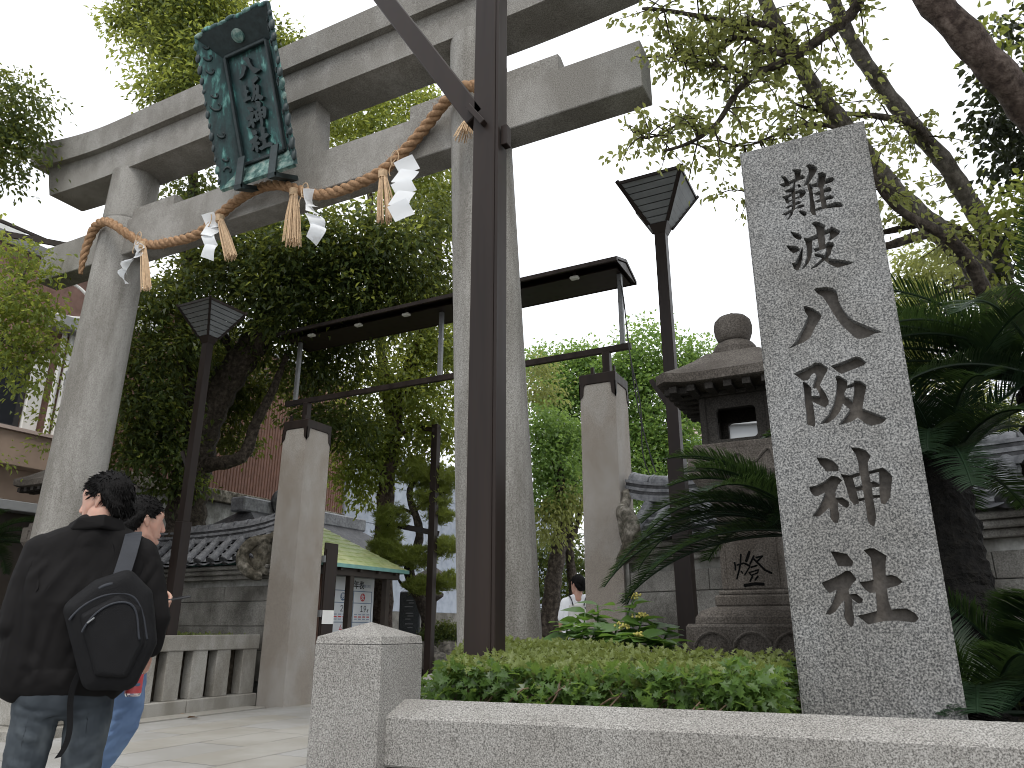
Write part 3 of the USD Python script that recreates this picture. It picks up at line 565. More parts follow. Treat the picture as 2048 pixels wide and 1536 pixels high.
# ---------------------------------------------------------------- stone gate posts
def gatepost(x0, x1, y0, y1, label):
    t = thing('gate_post', label, 'stone gate post', ((x0 + x1) / 2, (y0 + y1) / 2, 0))
    part(t, 'shaft', frustum([(x0, y0, -.02), (x1, y0, -.02), (x1, y1, -.02), (x0, y1, -.02)], [(x0 + .012, y0 + .012, 4.0), (x1 - .012, y0 + .012, 4.0), (x1 - .012, y1 - .012, 4.0), (x0 + .012, y1 - .012, 4.0)]), MT['granite_gate'])
    a0, a1, b0, b1 = x0 + .012 - .012, x1 - .012 + .012, y0, y1
    cap = [box(a0, a1, b0, b1, 4.002, 4.14, .01)]
    def drop(cx, cy, sx, sy):
        w = .1
        q = sg.Polygon([(0, 4.01), (w, 4.01), (w - .035, 3.985), (w - .045, 3.86), (0, 3.8)])
        out = []
        m = ext_xz(shapely.affinity.affine_transform(q, [-sx, 0, 0, 1, cx, 0]), cy if sy < 0 else cy - .012, cy + .012 if sy < 0 else cy)
        out.append(m)
        m = ext_yz(shapely.affinity.affine_transform(q, [-sy, 0, 0, 1, cy, 0]), cx if sx < 0 else cx - .012, cx + .012 if sx < 0 else cx)
        out.append(m)
        return out
    for cx, sx in ((a0 - .001, -1), (a1 + .001, 1)):
        for cy, sy in ((b0 - .001, -1), (b1 + .001, 1)):
            cap += drop(cx, cy, sx, sy)
    part(t, 'metal_cap', cap, MT['steel'])
    return t
gatepost(-8.39, -7.89, 8.51, 9.08, 'left stone gate post with a steel cap, beside the low balustrade')
gatepost(-3.37, -2.88, 8.51, 9.02, 'right stone gate post with a steel cap, beside the tall stone lantern')

frame = thing('light_canopy', 'long dark steel light canopy on thin uprights, carried by the two gate posts', 'canopy', (-5.64, 8.8, 4.14))
prof = sg.Polygon([(8.38, 5.60), (8.38, 5.655), (8.8, 5.80), (9.22, 5.655), (9.22, 5.60), (9.19, 5.60), (9.19, 5.63), (8.8, 5.755), (8.41, 5.63), (8.41, 5.60)])
part(frame, 'canopy_roof', ext_yz(prof, -8.68, -2.74), MT['steel'])
part(frame, 'canopy_soffit', [box(-8.6, -2.82, 8.62, 9.185, 5.604, 5.618)], MT['steel'])
parts(frame, 'end_plate', [ext_yz(sg.Polygon([(8.41, 5.61), (8.8, 5.74), (9.19, 5.61)]), x, x + .012) for x in (-8.668, -2.765)], MT['steel'])
for x in (-8.47, -5.68, -2.85):
    part(frame, 'upright', box(x - .03, x + .03, 8.77, 8.83, 4.585, 5.6, .004), MT['steel_gray'])
part(frame, 'lower_beam', box(-8.66, -2.74, 8.77, 8.83, 4.5, 4.584, .004), MT['steel'])
for x in (-8.2, -3.08):
    parts(frame, 'stub_post', [box(x - .05, x + .05, 8.75, 8.85, 4.142, 4.5, .004), box(x - .16, x - .12, 8.6, 8.64, 4.142, 4.26), box(x + .14, x + .17, 8.6, 8.63, 4.142, 4.24)], MT['steel'])
for x in (-8.0, -7.05, -6.15, -5.2, -4.3, -3.4):
    part(frame, 'spot_lamp', [box(x - .06, x + .06, 8.5, 8.58, 5.535, 5.575, .01)], MT['lamp_lens'])
    part(frame, 'lamp_bracket', [box(x - .012, x + .012, 8.53, 8.55, 5.576, 5.66)], MT['steel'])

# ---------------------------------------------------------------- lamp posts
def lamp(loc, label, sleeve):
    t = thing('lamp_post', label, 'lamp post', loc, 0, None)
    P = lambda n, m, k, **q: part(t, n, m, MT[k], local=True, **q)
    X, Y = 0, 0
    P('pole', box(-.058, .058, -.058, .058, sleeve, 5.06, .004), 'steel')
    P('pole_sleeve', box(-.078, .078, -.078, .078, .5, sleeve, .006), 'steel')
    P('collar', frustum([(-.06, -.06, 5.02), (.06, -.06, 5.02), (.06, .06, 5.02), (-.06, .06, 5.02)], [(-.1, -.1, 5.12), (.1, -.1, 5.12), (.1, .1, 5.12), (-.1, .1, 5.12)]), 'steel')
    zb, zt, hb, ht = 5.12, 5.56, .1, .335
    def q(f):
        return zb + (zt - zb) * f, hb + (ht - hb) * f
    n = 7
    for s in range(4):
        ang = s * math.pi / 2
        R = trimesh.transformations.rotation_matrix(ang, (0, 0, 1))
        for k in range(n):
            za, ha = q((k + .1) / n); zc, hc = q((k + .9) / n)
            m = slab([(-ha + .02, -ha + .004, za), (ha - .02, -ha + .004, za), (hc - .02, -hc - .006, zc), (-hc + .02, -hc - .006, zc)], -.008)
            m.apply_transform(R)
            P('slat', m, 'lamp_slat')
        z0, h0 = q(0); z1, h1 = q(1.06)
        m = bar((-h0, -h0, z0), (-h1, -h1, z1), .032, .032); m.apply_transform(R)
        P('corner_bar', m, 'steel')
        m = bar((-h1 + .02, -h1 + .02, zt), (h1 - .02, -h1 + .02, zt), .03, .035); m.apply_transform(R)
        P('top_bar', m, 'steel')
    P('lid', box(-ht + .012, ht - .012, -ht + .012, ht - .012, zt + .005, zt + .03), 'steel')
    P('side_arm', bar((-.06, 0, 3.16), (-.2, -.02, 3.42), .03, .05), 'steel')
    return t
lampA = lamp((-1.785, 7.0, 0), 'dark lamp post with a slatted funnel head, right of the torii against the sky', 2.6)
lampB = lamp((-8.65, 7.1, 0), 'dark lamp post with a slatted funnel head, behind the torii against the dark tree', 2.42)

# ---------------------------------------------------------------- stone balustrade on the left
fence = thing('stone_balustrade', 'low grey stone balustrade with thick balusters, left of the left gate post', 'balustrade', (-8.48, 7.0, 0))
part(fence, 'top_rail', box(-8.62, -8.42, 5.95, 8.5, .76, .955, .012), MT['granite_fence'])
parts(fence, 'base_rail', [box(-8.66, -8.38, 5.95, 7.3, .0, .17, .012), box(-8.66, -8.38, 7.305, 8.5, .0, .17, .012)], MT['granite_fence'])
for k in range(7):
    y = 8.42 - .4 * k
    part(fence, 'baluster', box(-8.605, -8.435, y - .26, y - .02, .165, .765, .012) if k else box(-8.605, -8.435, y - .2, y + .06, .165, .765, .012), MT['granite_fence'])

# ---------------------------------------------------------------- tiled walls on both sides
def tiled_wall(label, origin, ang, n, mirror, roofname=''):
    """local x runs away from the gate post, local -y faces the street"""
    t = thing('tiled_wall', label, 'wall', origin, ang)
    s = -1 if mirror else 1
    P = lambda nme, m, k, **q: part(t, nme, m, MT[k], local=True, **q)
    L = n * .28 + .25
    def sx(a, b):
        return (min(s * a, s * b), max(s * a, s * b))
    lift = lambda x: .2 * math.exp(-x / .55)
    P('wall_core', box(*sx(.02, L), -.13, .13, -.05, 2.3), 'plaster')
    rw = random.Random(4)
    for z0, z1, off in ((.3, .72, .0), (.725, 1.07, .3), (1.075, 1.43, .0), (1.435, 1.66, .5)):
        x = .12 - off * .5
        while x < L:
            w = rw.choice([1.0, 1.25, 1.4])
            P('stone_block', box(*sx(max(x, .1) + .003, min(x + w, L) - .003), -.2 - rw.uniform(0, .006), -.12, z0, z1 - .004, .006), 'wall_stone')
            x += w
    P('end_strip', box(*sx(.0, .1), -.215, .2, .0, 2.34), 'plaster')
    for bx_ in (box(*sx(.1, L), -.26, .2, 1.76, 1.83, .01), box(*sx(.1, L), -.33, .25, 1.831, 1.9, .015), box(*sx(.1, L), -.38, .3, 1.901, 1.96, .015)):
        P('cornice', bx_, 'wall_stone')
    rc = .072
    for side in (-1, 1):
        for k in range(n):
            x = .36 + .28 * k
            e = lift(x) * .35
            a, b = np.array([s * x, side * .47, 2.03 + e * .4]), np.array([s * x, side * .1, 2.40 + e])
            for q in range(2):
                p0, p1 = a + (b - a) * (q * .5), a + (b - a) * (q * .5 + .56)
                P('barrel_tile', tube([p0, p1], [rc + .004 - .004 * q, rc - .002], 14), 'tile')
            d = (b - a) / np.linalg.norm(b - a)
            if side < 0:
                P('tile_end', tube([a - d * .012, a + d * .004], [rc + .006, rc + .006], 16), 'tile_dark')
            for q in range(5):
                f0 = q / 5.
                p0, p1 = a + (b - a) * f0, a + (b - a) * (f0 + .26)
                arc = [(u, -.035 * math.cos(u / .14 * math.pi / 2) * 1.0) for u in np.linspace(-.125, .125, 6)]
                hx = s * .14
                m = loft([np.array([[p[0] + hx + u, p[1], p[2] + w - .005 + (.012 if p is p1 else 0)] for u, w in arc] + [[p[0] + hx + u, p[1], p[2] + w - .03 + (.012 if p is p1 else 0)] for u, w in arc[::-1]]) for p in (p0 + np.array([0, 0, .01]), p1)])
                if side < 0 or q == 4:
                    P('pan_tile', m, 'tile' if q % 2 else 'tile')
    xs_ = np.linspace(.05, L, 24)
    for w, z0, z1, mat in ((.17, 2.36, 2.43, 'tile'), (.14, 2.432, 2.47, 'tile_dark'), (.15, 2.472, 2.51, 'tile'), (.125, 2.512, 2.55, 'tile_dark'), (.14, 2.552, 2.585, 'tile')):
        P('ridge_course', loft([np.array([[s * x, -w, z0 + lift(x)], [s * x, w, z0 + lift(x)], [s * x, w, z1 + lift(x)], [s * x, -w, z1 + lift(x)]]) for x in xs_]), mat)
    x = .06
    while x < L:
        P('ridge_tile', tube([(s * x, 0, 2.6 + lift(x)), (s * (x + .27), 0, 2.6 + lift(x + .27))], [.088, .08], 16), 'tile')
        P('ridge_band', tube([(s * (x + .005), 0, 2.6 + lift(x)), (s * (x + .04), 0, 2.6 + lift(x + .04))], [.094, .094], 16), 'tile')
        x += .29
    # curled gable board at the gate end
    q = spline([(s * .06, -.16, 2.62), (s * .1, -.22, 2.46), (s * .14, -.36, 2.34), (s * .3, -.5, 2.29), (s * .42, -.56, 2.12), (s * .38, -.56, 1.92), (s * .24, -.5, 1.8), (s * .14, -.42, 1.78)], 30)
    P('gable_scroll', rough(tube(q, np.r_[np.linspace(.045, .075, 10), np.linspace(.075, .1, 12), np.linspace(.095, .06, 8)], 10), .012, 9), 'moss_stone', smooth=True)
    P('gable_fill', rough(trimesh.convex.convex_hull(np.array([(s * .12, -.2, 2.4), (s * .12, -.45, 2.3), (s * .34, -.5, 2.2), (s * .36, -.5, 1.95), (s * .2, -.45, 1.84), (s * .12, -.3, 1.8), (s * .1, -.2, 1.8), (s * .3, -.2, 2.0)])).subdivide().subdivide(), .015, 8), 'moss_stone')
    return t
tiled_wall('grey tiled stone wall with a curled roof end, left of the left gate post', (-8.4, 8.95, 0), 0.0, 17, True)
tiled_wall('grey tiled stone wall with a curled roof end, behind the tall lantern and cycads on the right', (-2.86, 8.78, 0), -.3, 17, False)

# ---------------------------------------------------------------- stone lanterns
def lantern(loc, label):
    t = thing('stone_lantern', label, 'stone lantern', loc)
    P = lambda n, m, k='lantern', **q: part(t, n, m, MT[k], local=True, **q)
    B = lambda h, z0, z1, c=.012, hy=None: box(-h, h, -(hy or h), hy or h, z0, z1, c)
    P('plinth_step', B(.56, .3, .72, .015)); P('plinth', [rough(B(.46, .72, 1.075, .02).subdivide().subdivide(), .004, 6)])
    for k in range(3):
        x = -.27 + .27 * k
        P('lotus_panel', tube(spline([(x - .12, -.468, .84), (x - .125, -.468, .93), (x - .07, -.468, 1.0), (x, -.468, 1.0 + .02), (x + .07, -.468, 1.0), (x + .125, -.468, .93), (x + .12, -.468, .84)], 20), .012, 6))
    P('bell_base', trimesh.convex.convex_hull(np.vstack([[(sx * h, sy * h, z) for sx in (-1, 1) for sy in (-1, 1)] for h, z in ((.40, 1.077), (.395, 1.12), (.36, 1.165), (.30, 1.19), (.28, 1.195))])))
    P('shaft_foot', B(.275, 1.196, 1.275, .012)); P('shaft_foot', B(.25, 1.276, 1.31, .01))
    P('shaft', B(.225, 1.311, 1.92, .012))
    P('shaft_panel', box(-.19, -.182, -.232, -.225, 1.33, 1.9)); P('shaft_panel', box(.182, .19, -.232, -.225, 1.33, 1.9))
    g = [sg.LineString([((x / 1000.) - LX, z / 1000.) for x, z in q]).buffer(w / 2000., cap_style=1) for q, w in TOU]
    P('carved_character', ext_xz(unary_union(g), -.2268, -.2252), 'carve_dark')
    P('platform', [trimesh.convex.convex_hull(np.vstack([[(sx * h, sy * h, z) for sx in (-1, 1) for sy in (-1, 1)] for h, z in ((.23, 1.921), (.28, 2.0), (.36, 2.14), (.375, 2.16), (.375, 2.34))])), B(.335, 2.341, 2.40, .01)])
    q = spline([(-.25, -.378, 2.2), (-.2, -.378, 2.3), (-.08, -.378, 2.24), (0, -.378, 2.3), (.1, -.378, 2.22), (.2, -.378, 2.3), (.27, -.378, 2.2)], 24)
    P('platform_relief', tube(q, .012, 6))
    hole = shapely.geometry.box(-.15, 2.44, .15, 2.69).buffer(-.03).buffer(.03)
    fr = sg.box(-.26, 2.402, .26, 2.79).difference(hole)
    P('firebox_wall', ext_xz(fr, -.26, -.21), 'lantern_shaded'); P('firebox_wall', ext_xz(fr, .21, .26), 'lantern_shaded')
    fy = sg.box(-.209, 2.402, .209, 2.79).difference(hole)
    P('firebox_wall', ext_yz(fy, -.26, -.21), 'lantern_shaded'); P('firebox_wall', ext_yz(fy, .21, .26), 'lantern_shaded')
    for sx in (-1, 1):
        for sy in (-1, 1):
            P('firebox_corner', box(min(sx * .225, sx * .275), max(sx * .225, sx * .275), min(sy * .225, sy * .275), max(sy * .225, sy * .275), 2.402, 2.79, .006), 'lantern_shaded')
    P('eave_block', [B(.3, 2.791, 2.83, .01)], 'lantern_shaded')
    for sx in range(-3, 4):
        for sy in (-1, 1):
            P('rafter', box(sx * .14 - .03, sx * .14 + .03, min(sy * .28, sy * .5), max(sy * .28, sy * .5), 2.795, 2.845), 'lantern_shaded')
            P('rafter', box(min(sy * .28, sy * .5), max(sy * .28, sy * .5), sx * .14 - .03, sx * .14 + .03, 2.796, 2.844), 'lantern_shaded')
    # roof: curved slopes with lifted, clipped corners
    R = []
    N = 40
    for h, z, cr in ((.30, 2.83, 0), (.52, 2.845, .05), (.545, 2.855, .055), (.55, 2.925, .06), (.44, 3.0, .02), (.33, 3.08, .006), (.225, 3.17, 0)):
        ring = []
        for k in range(N):
            a = 2 * math.pi * (k + .5) / N
            c_, s_ = math.cos(a), math.sin(a)
            m_ = max(abs(c_), abs(s_))
            cor = min(abs(c_), abs(s_)) / m_
            ring.append((h * c_ / m_ * (1 + .04 * cor ** 6), h * s_ / m_ * (1 + .04 * cor ** 6), z + cr * cor ** 5))
        R.append(np.array(ring))
    P('roof', loft(R), smooth=25)
    P('finial_base', lathe([(.185, 3.171), (.185, 3.235), (.175, 3.245), (.17, 3.262), (.15, 3.29), (.115, 3.31)], 32), smooth=40)
    P('finial_jewel', lathe([(.1, 3.311), (.132, 3.335), (.152, 3.39), (.157, 3.45), (.147, 3.5), (.115, 3.535), (.06, 3.552), (.03, 3.558), (.02, 3.575), (.004, 3.588)], 36), smooth=60)
    return t
LX = -.985
lanternA = lantern((LX, 6.03, 0), 'tall weathered stone lantern with a pointed jewel finial, beside the engraved pillar')
copy_of(lanternA, (-9.72, 6.2, -.06), 0, 'stone lantern roof half hidden by the left torii pillar', 'stone lantern')

# ---------------------------------------------------------------- straw rope and paper streamers
ROPE = [(-8.669, 5.080, 5.269), (-8.641, 5.060, 5.448), (-8.564, 5.040, 5.702), (-8.439, 5.020, 5.852), (-8.161, 4.990, 5.826), (-7.889, 5.020, 5.652), (-7.676, 5.140, 5.500), (-7.154, 5.150, 5.374), (-6.639, 5.150, 5.375), (-6.361, 5.150, 5.521), (-5.915, 5.130, 5.669), (-5.506, 5.110, 5.640), (-5.253, 5.120, 5.534), (-5.009, 5.150, 5.406), (-4.486, 5.150, 5.338), (-4.101, 5.150, 5.404), (-3.761, 5.150, 5.605), (-3.516, 5.140, 5.808), (-3.214, 5.020, 5.894), (-2.981, 4.980, 5.892), (-2.814, 5.020, 5.757), (-2.754, 5.060, 5.514)]
rope = thing('straw_rope', 'thick twisted straw rope slung across the torii crossbeam', 'rope', ROPE[10])
rp = spline(ROPE, 420)
dist = np.r_[0, np.cumsum(np.linalg.norm(np.diff(rp, axis=0), axis=1))]
tg = np.gradient(rp, axis=0); tg /= np.linalg.norm(tg, axis=1)[:, None]
nn = np.cross(tg, np.array([0, 1., 0])); nn /= np.linalg.norm(nn, axis=1)[:, None]
bb = np.cross(tg, nn)
thick = np.interp(dist, [0, .25, .6, dist[-1] - .4, dist[-1]], [.45, .8, 1, 1, .5])
for k in range(3):
    ph = dist / .3 * 2 * math.pi + k * 2 * math.pi / 3
    q = rp + (nn * np.cos(ph)[:, None] + bb * np.sin(ph)[:, None]) * (.028 * thick)[:, None]
    part(rope, 'strand', tube(q, .0315 * thick * (1 + .05 * np.sin(dist * 90 + k)), 9), MT['rope'], True)
fz = []
rs = random.Random(8)
for k in range(320):
    i = rs.randrange(8, 410)
    p = rp[i]; d = np.array([rs.gauss(0, 1), rs.gauss(-.4, .6), rs.gauss(0, 1)]); d /= np.linalg.norm(d)
    p0 = p + d * .062 * thick[i]
    fz.append(tube([p0, p0 + d * rs.uniform(.015, .045) + tg[i] * rs.uniform(-.05, .05)], [.0022, .0012], 3, False))
part(rope, 'loose_fibres', fz, MT['rope'])
def tassel(top, bot, spread, n=70):
    top, bot = np.array(top), np.array(bot)
    L = np.linalg.norm(bot - top); out = []
    for k in range(n):
        a = rs.uniform(0, 6.28); r = math.sqrt(rs.random())
        o = np.array([math.cos(a), math.sin(a) * .7, 0]) * r
        p0 = top + o * .035; p2 = bot + o * spread + np.array([0, 0, rs.uniform(-.05, .06)]) * L
        p1 = (p0 + p2) / 2 + o * spread * .12
        out.append(tube([p0, p1, p2], [.0055, .005, .004], 4))
    out.append(tube([top + np.array([0, 0, .03]), top - np.array([0, 0, .05])], [.05, .045], 8))
    return out
for a, b, s in (((-7.598, 5.120, 5.430), (-7.385, 5.100, 4.794), .09), ((-6.293, 5.100, 5.438), (-5.993, 5.060, 4.851), .10), ((-5.184, 5.080, 5.442), (-5.096, 5.040, 4.782), .15), ((-4.034, 5.100, 5.325), (-3.927, 5.060, 4.758), .13), ((-2.972, 4.960, 5.505), (-2.974, 4.900, 5.282), .17)):
    part(rope, 'tassel', tassel(a, b, s * .8, 56), MT['straw'])
for p in ((-6.400, 5.060, 5.407), (-3.855, 5.060, 5.417), (-7.525, 5.020, 5.444), (-4.995, 5.060, 5.388)):
    p = np.array(p)
    part(rope, 'string_knot', [tube([p + (.075 * math.cos(t) * .6, -.02, .085 * math.sin(t)) for t in np.linspace(0, 6.28, 18)], .005, 5), tube(spline([p, p + (-.03, -.03, -.08), p + (-.05, -.03, -.16), p + (-.035, -.03, -.2)], 12), .004, 5)], MT['straw'])
def shide(top, yaw, w, h, n, label, curl=0.0, lean=0.0):
    """zigzag of n folded paper rectangles, each turned against the next"""
    t = thing('paper_streamer', label, 'paper streamer', top, yaw)
    x, z = 0.0, 0.03
    for k in range(n):
        s = 1 if k % 2 == 0 else -1
        c0, c1 = np.array([x - s * w * .2, z]), np.array([x + s * w * .22, z - h])
        ac = np.array([w * .5, s * w * .16])
        P_, Fq = [], []
        for i in range(6):
            f = i / 5
            c = c0 * (1 - f) + c1 * f
            for j in (-1, 0, 1):
                q = c + ac * j
                P_.append((q[0] - lean * q[1], -.014 * k + s * .025 * (f - .5) + curl * .07 * math.sin(f * 3.0 + k * 1.3) * (1 + .6 * j) + .006 * j * j, q[1]))
        for i in range(5):
            for j in range(2):
                a_, b_, c_, d_ = i * 3 + j, i * 3 + j + 1, (i + 1) * 3 + j + 1, (i + 1) * 3 + j
                Fq += [(a_, b_, c_), (a_, c_, d_)]
        part(t, 'paper_fold', (np.array(P_), np.array(Fq)), MT['paper'], local=True, smooth=True)
        z -= h * .84
    return t
shide((-7.645, 5.050, 5.408), -.6, .125, .15, 4, 'white folded paper streamer beside the left torii pillar', .9, -.02)
shide((-6.374, 5.030, 5.448), .5, .135, .165, 4, 'white folded paper streamer left of the plaque, slanting to the right', .5, .14)
shide((-4.894, 5.030, 5.323), 1.15, .13, .165, 4, 'white twisted paper streamer right of the plaque, nearly edge-on', 1.0, .14)
shide((-3.705, 5.030, 5.328), .2, .19, .155, 5, 'broad white folded paper streamer nearest the right torii pillar', .12, -.02)

# ---------------------------------------------------------------- inside the gate
hut = thing('notice_hut', 'small shelter with a pale green sheet roof, behind the left gate post', 'shelter', (-9.2, 10.3, 0))
ap = np.array([-9.2, 10.6, 2.85])
E0, E1, E2, E3 = np.array([-8.0, 8.75, 2.02]), np.array([-8.0, 11.55, 2.02]), np.array([-10.6, 11.55, 2.02]), np.array([-10.6, 8.75, 2.02])
r0, r1 = np.array([-9.25, 9.75, 2.78]), np.array([-9.25, 10.55, 2.78])
for quad in ((E0, E1, r1, r0), (E1, E2, r1, r1), (E2, E3, r0, r1), (E3, E0, r0, r0)):
    q = np.array(quad)
    n_ = 9
    for k in range(n_):
        f0, f1 = k / n_, (k + 1) / n_ + .004
        c4 = [q[0] + (q[3] - q[0]) * f0, q[1] + (q[2] - q[1]) * f0, q[1] + (q[2] - q[1]) * f1, q[0] + (q[3] - q[0]) * f1]
        nrm = np.cross(c4[1] - c4[0], c4[3] - c4[0]); nrm /= np.linalg.norm(nrm)
        lift_ = nrm * .012
        part(hut, 'roof_sheet', trimesh.convex.convex_hull(np.array([c4[0] + lift_, c4[1] + lift_, c4[2], c4[3], c4[0] - nrm * .012, c4[1] - nrm * .012, c4[2] - nrm * .012, c4[3] - nrm * .012])), MT['copper_roof'])
parts(hut, 'eave_edge', [bar(E0 + (.01, 0, -.02), E1 + (.01, 0, -.02), .03, .06), bar(E1 + (0, .01, -.02), E2 + (0, .01, -.02), .03, .06), bar(E3, E0, .03, .06)], MT['teal_edge'])
part(hut, 'ridge_cap', bar(r0, r1, .1, .06), MT['teal_edge'])
for y in (9.0, 10.1, 11.1):
    part(hut, 'post', box(-8.2, -8.1, y - .05, y + .05, 0, 1.98), MT['wood_dark'])
    part(hut, 'post', box(-10.4, -10.3, y - .05, y + .05, 0, 1.98), MT['wood_dark'])
parts(hut, 'beam', [box(-8.22, -8.08, 8.85, 11.4, 1.86, 1.985), box(-10.42, -10.28, 8.85, 11.4, 1.86, 1.985)], MT['wood_dark'])
part(hut, 'back_wall', box(-9.5, -9.42, 8.9, 10.45, 0, 1.9), MT['wood_dark'])
for k in range(5):
    part(hut, 'rafter_end', box(-8.16, -8.02, 9.2 + .5 * k, 9.26 + .5 * k, 1.93, 2.0), MT['wood_dark'])
brd = thing('age_chart_board', 'white notice board ruled into boxes with ages, under the pale green roof', 'notice board', (-8.6, 10.9, 0))
BX = -8.6
part(brd, 'panel', box(BX - .03, BX, 10.18, 11.36, .45, 1.88, .003), MT['board_white'])
part(brd, 'header_strip', box(BX - .028, BX + .002, 10.18, 11.36, 1.885, 2.0), MT['grey_paint'])
def on_board(mesh, y, z):
    v = np.array(mesh.vertices)
    return trimesh.Trimesh(np.c_[BX + .001 + v[:, 2], y + v[:, 0], z + v[:, 1]], mesh.faces, process=False)
for z in (1.65, 1.45, 1.13, .81):
    part(brd, 'ruled_line', box(BX, BX + .003, 10.24, 11.30, z, z + .012), MT['ink_blue'])
for y in (10.24, 10.78, 11.29):
    part(brd, 'ruled_line', box(BX, BX + .0035, y, y + .012, .5, 1.65), MT['ink_blue'])
part(brd, 'heading', on_board(cjk('厄年表', .13), 10.62, 1.71), MT['ink_black'])
part(brd, 'heading_note', on_board(cjk('(数え年)', .05), 11.04, 1.73), MT['ink_pale'])
m = lathe([(.0, 0), (.068, 0), (.068, .002), (.0, .002)], 28)
part(brd, 'red_disc', on_board(m, 11.04, 1.555), MT['ink_red'])
part(brd, 'disc_character', on_board(cjk('女', .085, .004), 10.99, 1.525), MT['board_white'])
part(brd, 'blue_disc', on_board(m, 10.5, 1.555), MT['ink_blue'])
part(brd, 'disc_character', on_board(cjk('男', .085, .004), 10.45, 1.525), MT['board_white'])
for y, z, n_, c_ in ((10.98, 1.31, '19', 'ink_black'), (10.98, .99, '33', 'ink_red'), (10.98, .67, '37', 'ink_black'), (10.44, 1.31, '25', 'ink_black'), (10.44, .99, '42', 'ink_red'), (10.44, .67, '61', 'ink_black')):
    part(brd, 'age_number', on_board(meshkit.text_mesh(n_, .105, .002), y, z), MT[c_])
    part(brd, 'age_unit', on_board(cjk('才', .055), y + .19, z), MT['ink_black'])
    for r in range(3):
        part(brd, 'small_print', [box(BX, BX + .002, y - .15 + .115 * q, y - .07 + .115 * q, z - .055 - .04 * r, z - .035 - .04 * r) for q in range(4)], MT['ink_red' if r == 1 else 'ink_pale'])
leaf_gate = thing('folded_gate', 'dark metal gate leaf folded back behind the left gate post', 'gate', (-7.86, 9.5, 0))
parts(leaf_gate, 'leaf', [box(-7.9, -7.87, 9.12, 9.42, .08, 2.3, .004), box(-7.868, -7.855, 9.14, 9.40, .9, 2.2)], MT['steel'])
part(leaf_gate, 'kick_plate', box(-7.868, -7.85, 9.14, 9.4, 1.1, 1.3), MT['white_paint'])
parts(leaf_gate, 'hinge', [box(-7.91, -7.85, 9.09, 9.12, z, z + .1) for z in (.4, 1.2, 2.0)], MT['steel_gray'])
wp = thing('weathered_post', 'pale weathered wooden trunk section with a carved ring, under the shelter roof', 'wooden post', (-8.95, 10.0, 0))
wm = rough(lathe([(.17, 0), (.16, .5), (.15, 1.0), (.17, 1.5), (.16, 1.72)], 20, (-8.9, 9.75, 0)), .03, 4)
part(wp, 'trunk_section', wm, MT['bark_grey'], True)
part(wp, 'hanging_ring', tube([(-8.72 + .0 * math.cos(t), 9.8 + .07 * math.cos(t), 1.35 + .13 * math.sin(t)) for t in np.linspace(0, 6.28, 24)], .014, 7), MT['granite_fence'])
rp_ = thing('red_brown_post', 'red-brown wooden post beside the white notice board', 'wooden post', (-8.75, 10.05, 0))
part(rp_, 'post', box(-8.82, -8.68, 9.98, 10.12, 0, 1.95, .008), MT['wood_red'])

mast = thing('utility_mast', 'slim dark mast with two short cross arms, inside the gate', 'mast', (-7.563, 11.633, 0.677))
b0 = np.array((-7.555, 11.637, 0.677))
hd = math.hypot(b0[0], b0[1])
top_ = np.array((-7.790, 11.956, 4.737))
part(mast, 'shaft', box(b0[0] - .065, b0[0] + .065, b0[1] - .065, b0[1] + .065, -.1, top_[2] + .0, .005), MT['steel'])
part(mast, 'upper_arm', bar(np.array([b0[0], b0[1] - .09, top_[2] - .12]), (-8.360, 11.970, 4.880), .06, .09), MT['steel'])
part(mast, 'lower_arm', bar((-8.598, 11.675, 2.932), (-7.689, 12.057, 2.726), .06, .1), MT['steel'])

mon = thing('dark_monument', 'dark polished stone tablet with faint carving, below the pine', 'monument', (-9.033, 13.161, 0.906))
mo = np.array((-8.962, 13.064, 1.270))
part(mon, 'tablet', rotbox(mo + (0, 0, .05), (.42, .16, .85), .45, .02), MT['monument'])
part(mon, 'base', rotbox((mo[0], mo[1], mo[2] - .66), (.8, .5, .5), .45, .03), MT['rock'])
parts(mon, 'carving', [rotbox(mo + np.array([.44 * .085, -.9 * .085, z]) + np.array([.9, .44, 0]) * o, (w, .004, .02), .45) for z, o, w in ((.3, 0, .14), (.25, .03, .1), (.18, -.02, .16), (.05, 0, .15), (.0, .02, .12), (-.06, -.03, .1), (-.15, 0, .16), (-.22, .02, .1))], MT['steel_gray'])
sl = thing('small_lantern', 'small dark stone lantern on a thin stem, behind the slim mast', 'stone lantern', (-9.264, 14.303, 0.693))
sp = np.array((-9.264, 14.303, 0.693))
part(sl, 'stem', lathe([(.16, -.5), (.12, -.3), (.1, .1), (.12, .9)], 16, sp), MT['lantern'], 40)
part(sl, 'platform', lathe([(.12, .9), (.26, 1.0), (.27, 1.06), (.2, 1.1)], 16, sp), MT['lantern'], 40)
part(sl, 'firebox', lathe([(.16, 1.1), (.16, 1.35)], 8, sp), MT['lantern'])
part(sl, 'roof', lathe([(.1, 1.35), (.42, 1.38), (.44, 1.42), (.24, 1.52), (.08, 1.62), (.09, 1.7), (.02, 1.76)], 16, sp), MT['lantern'], 40)
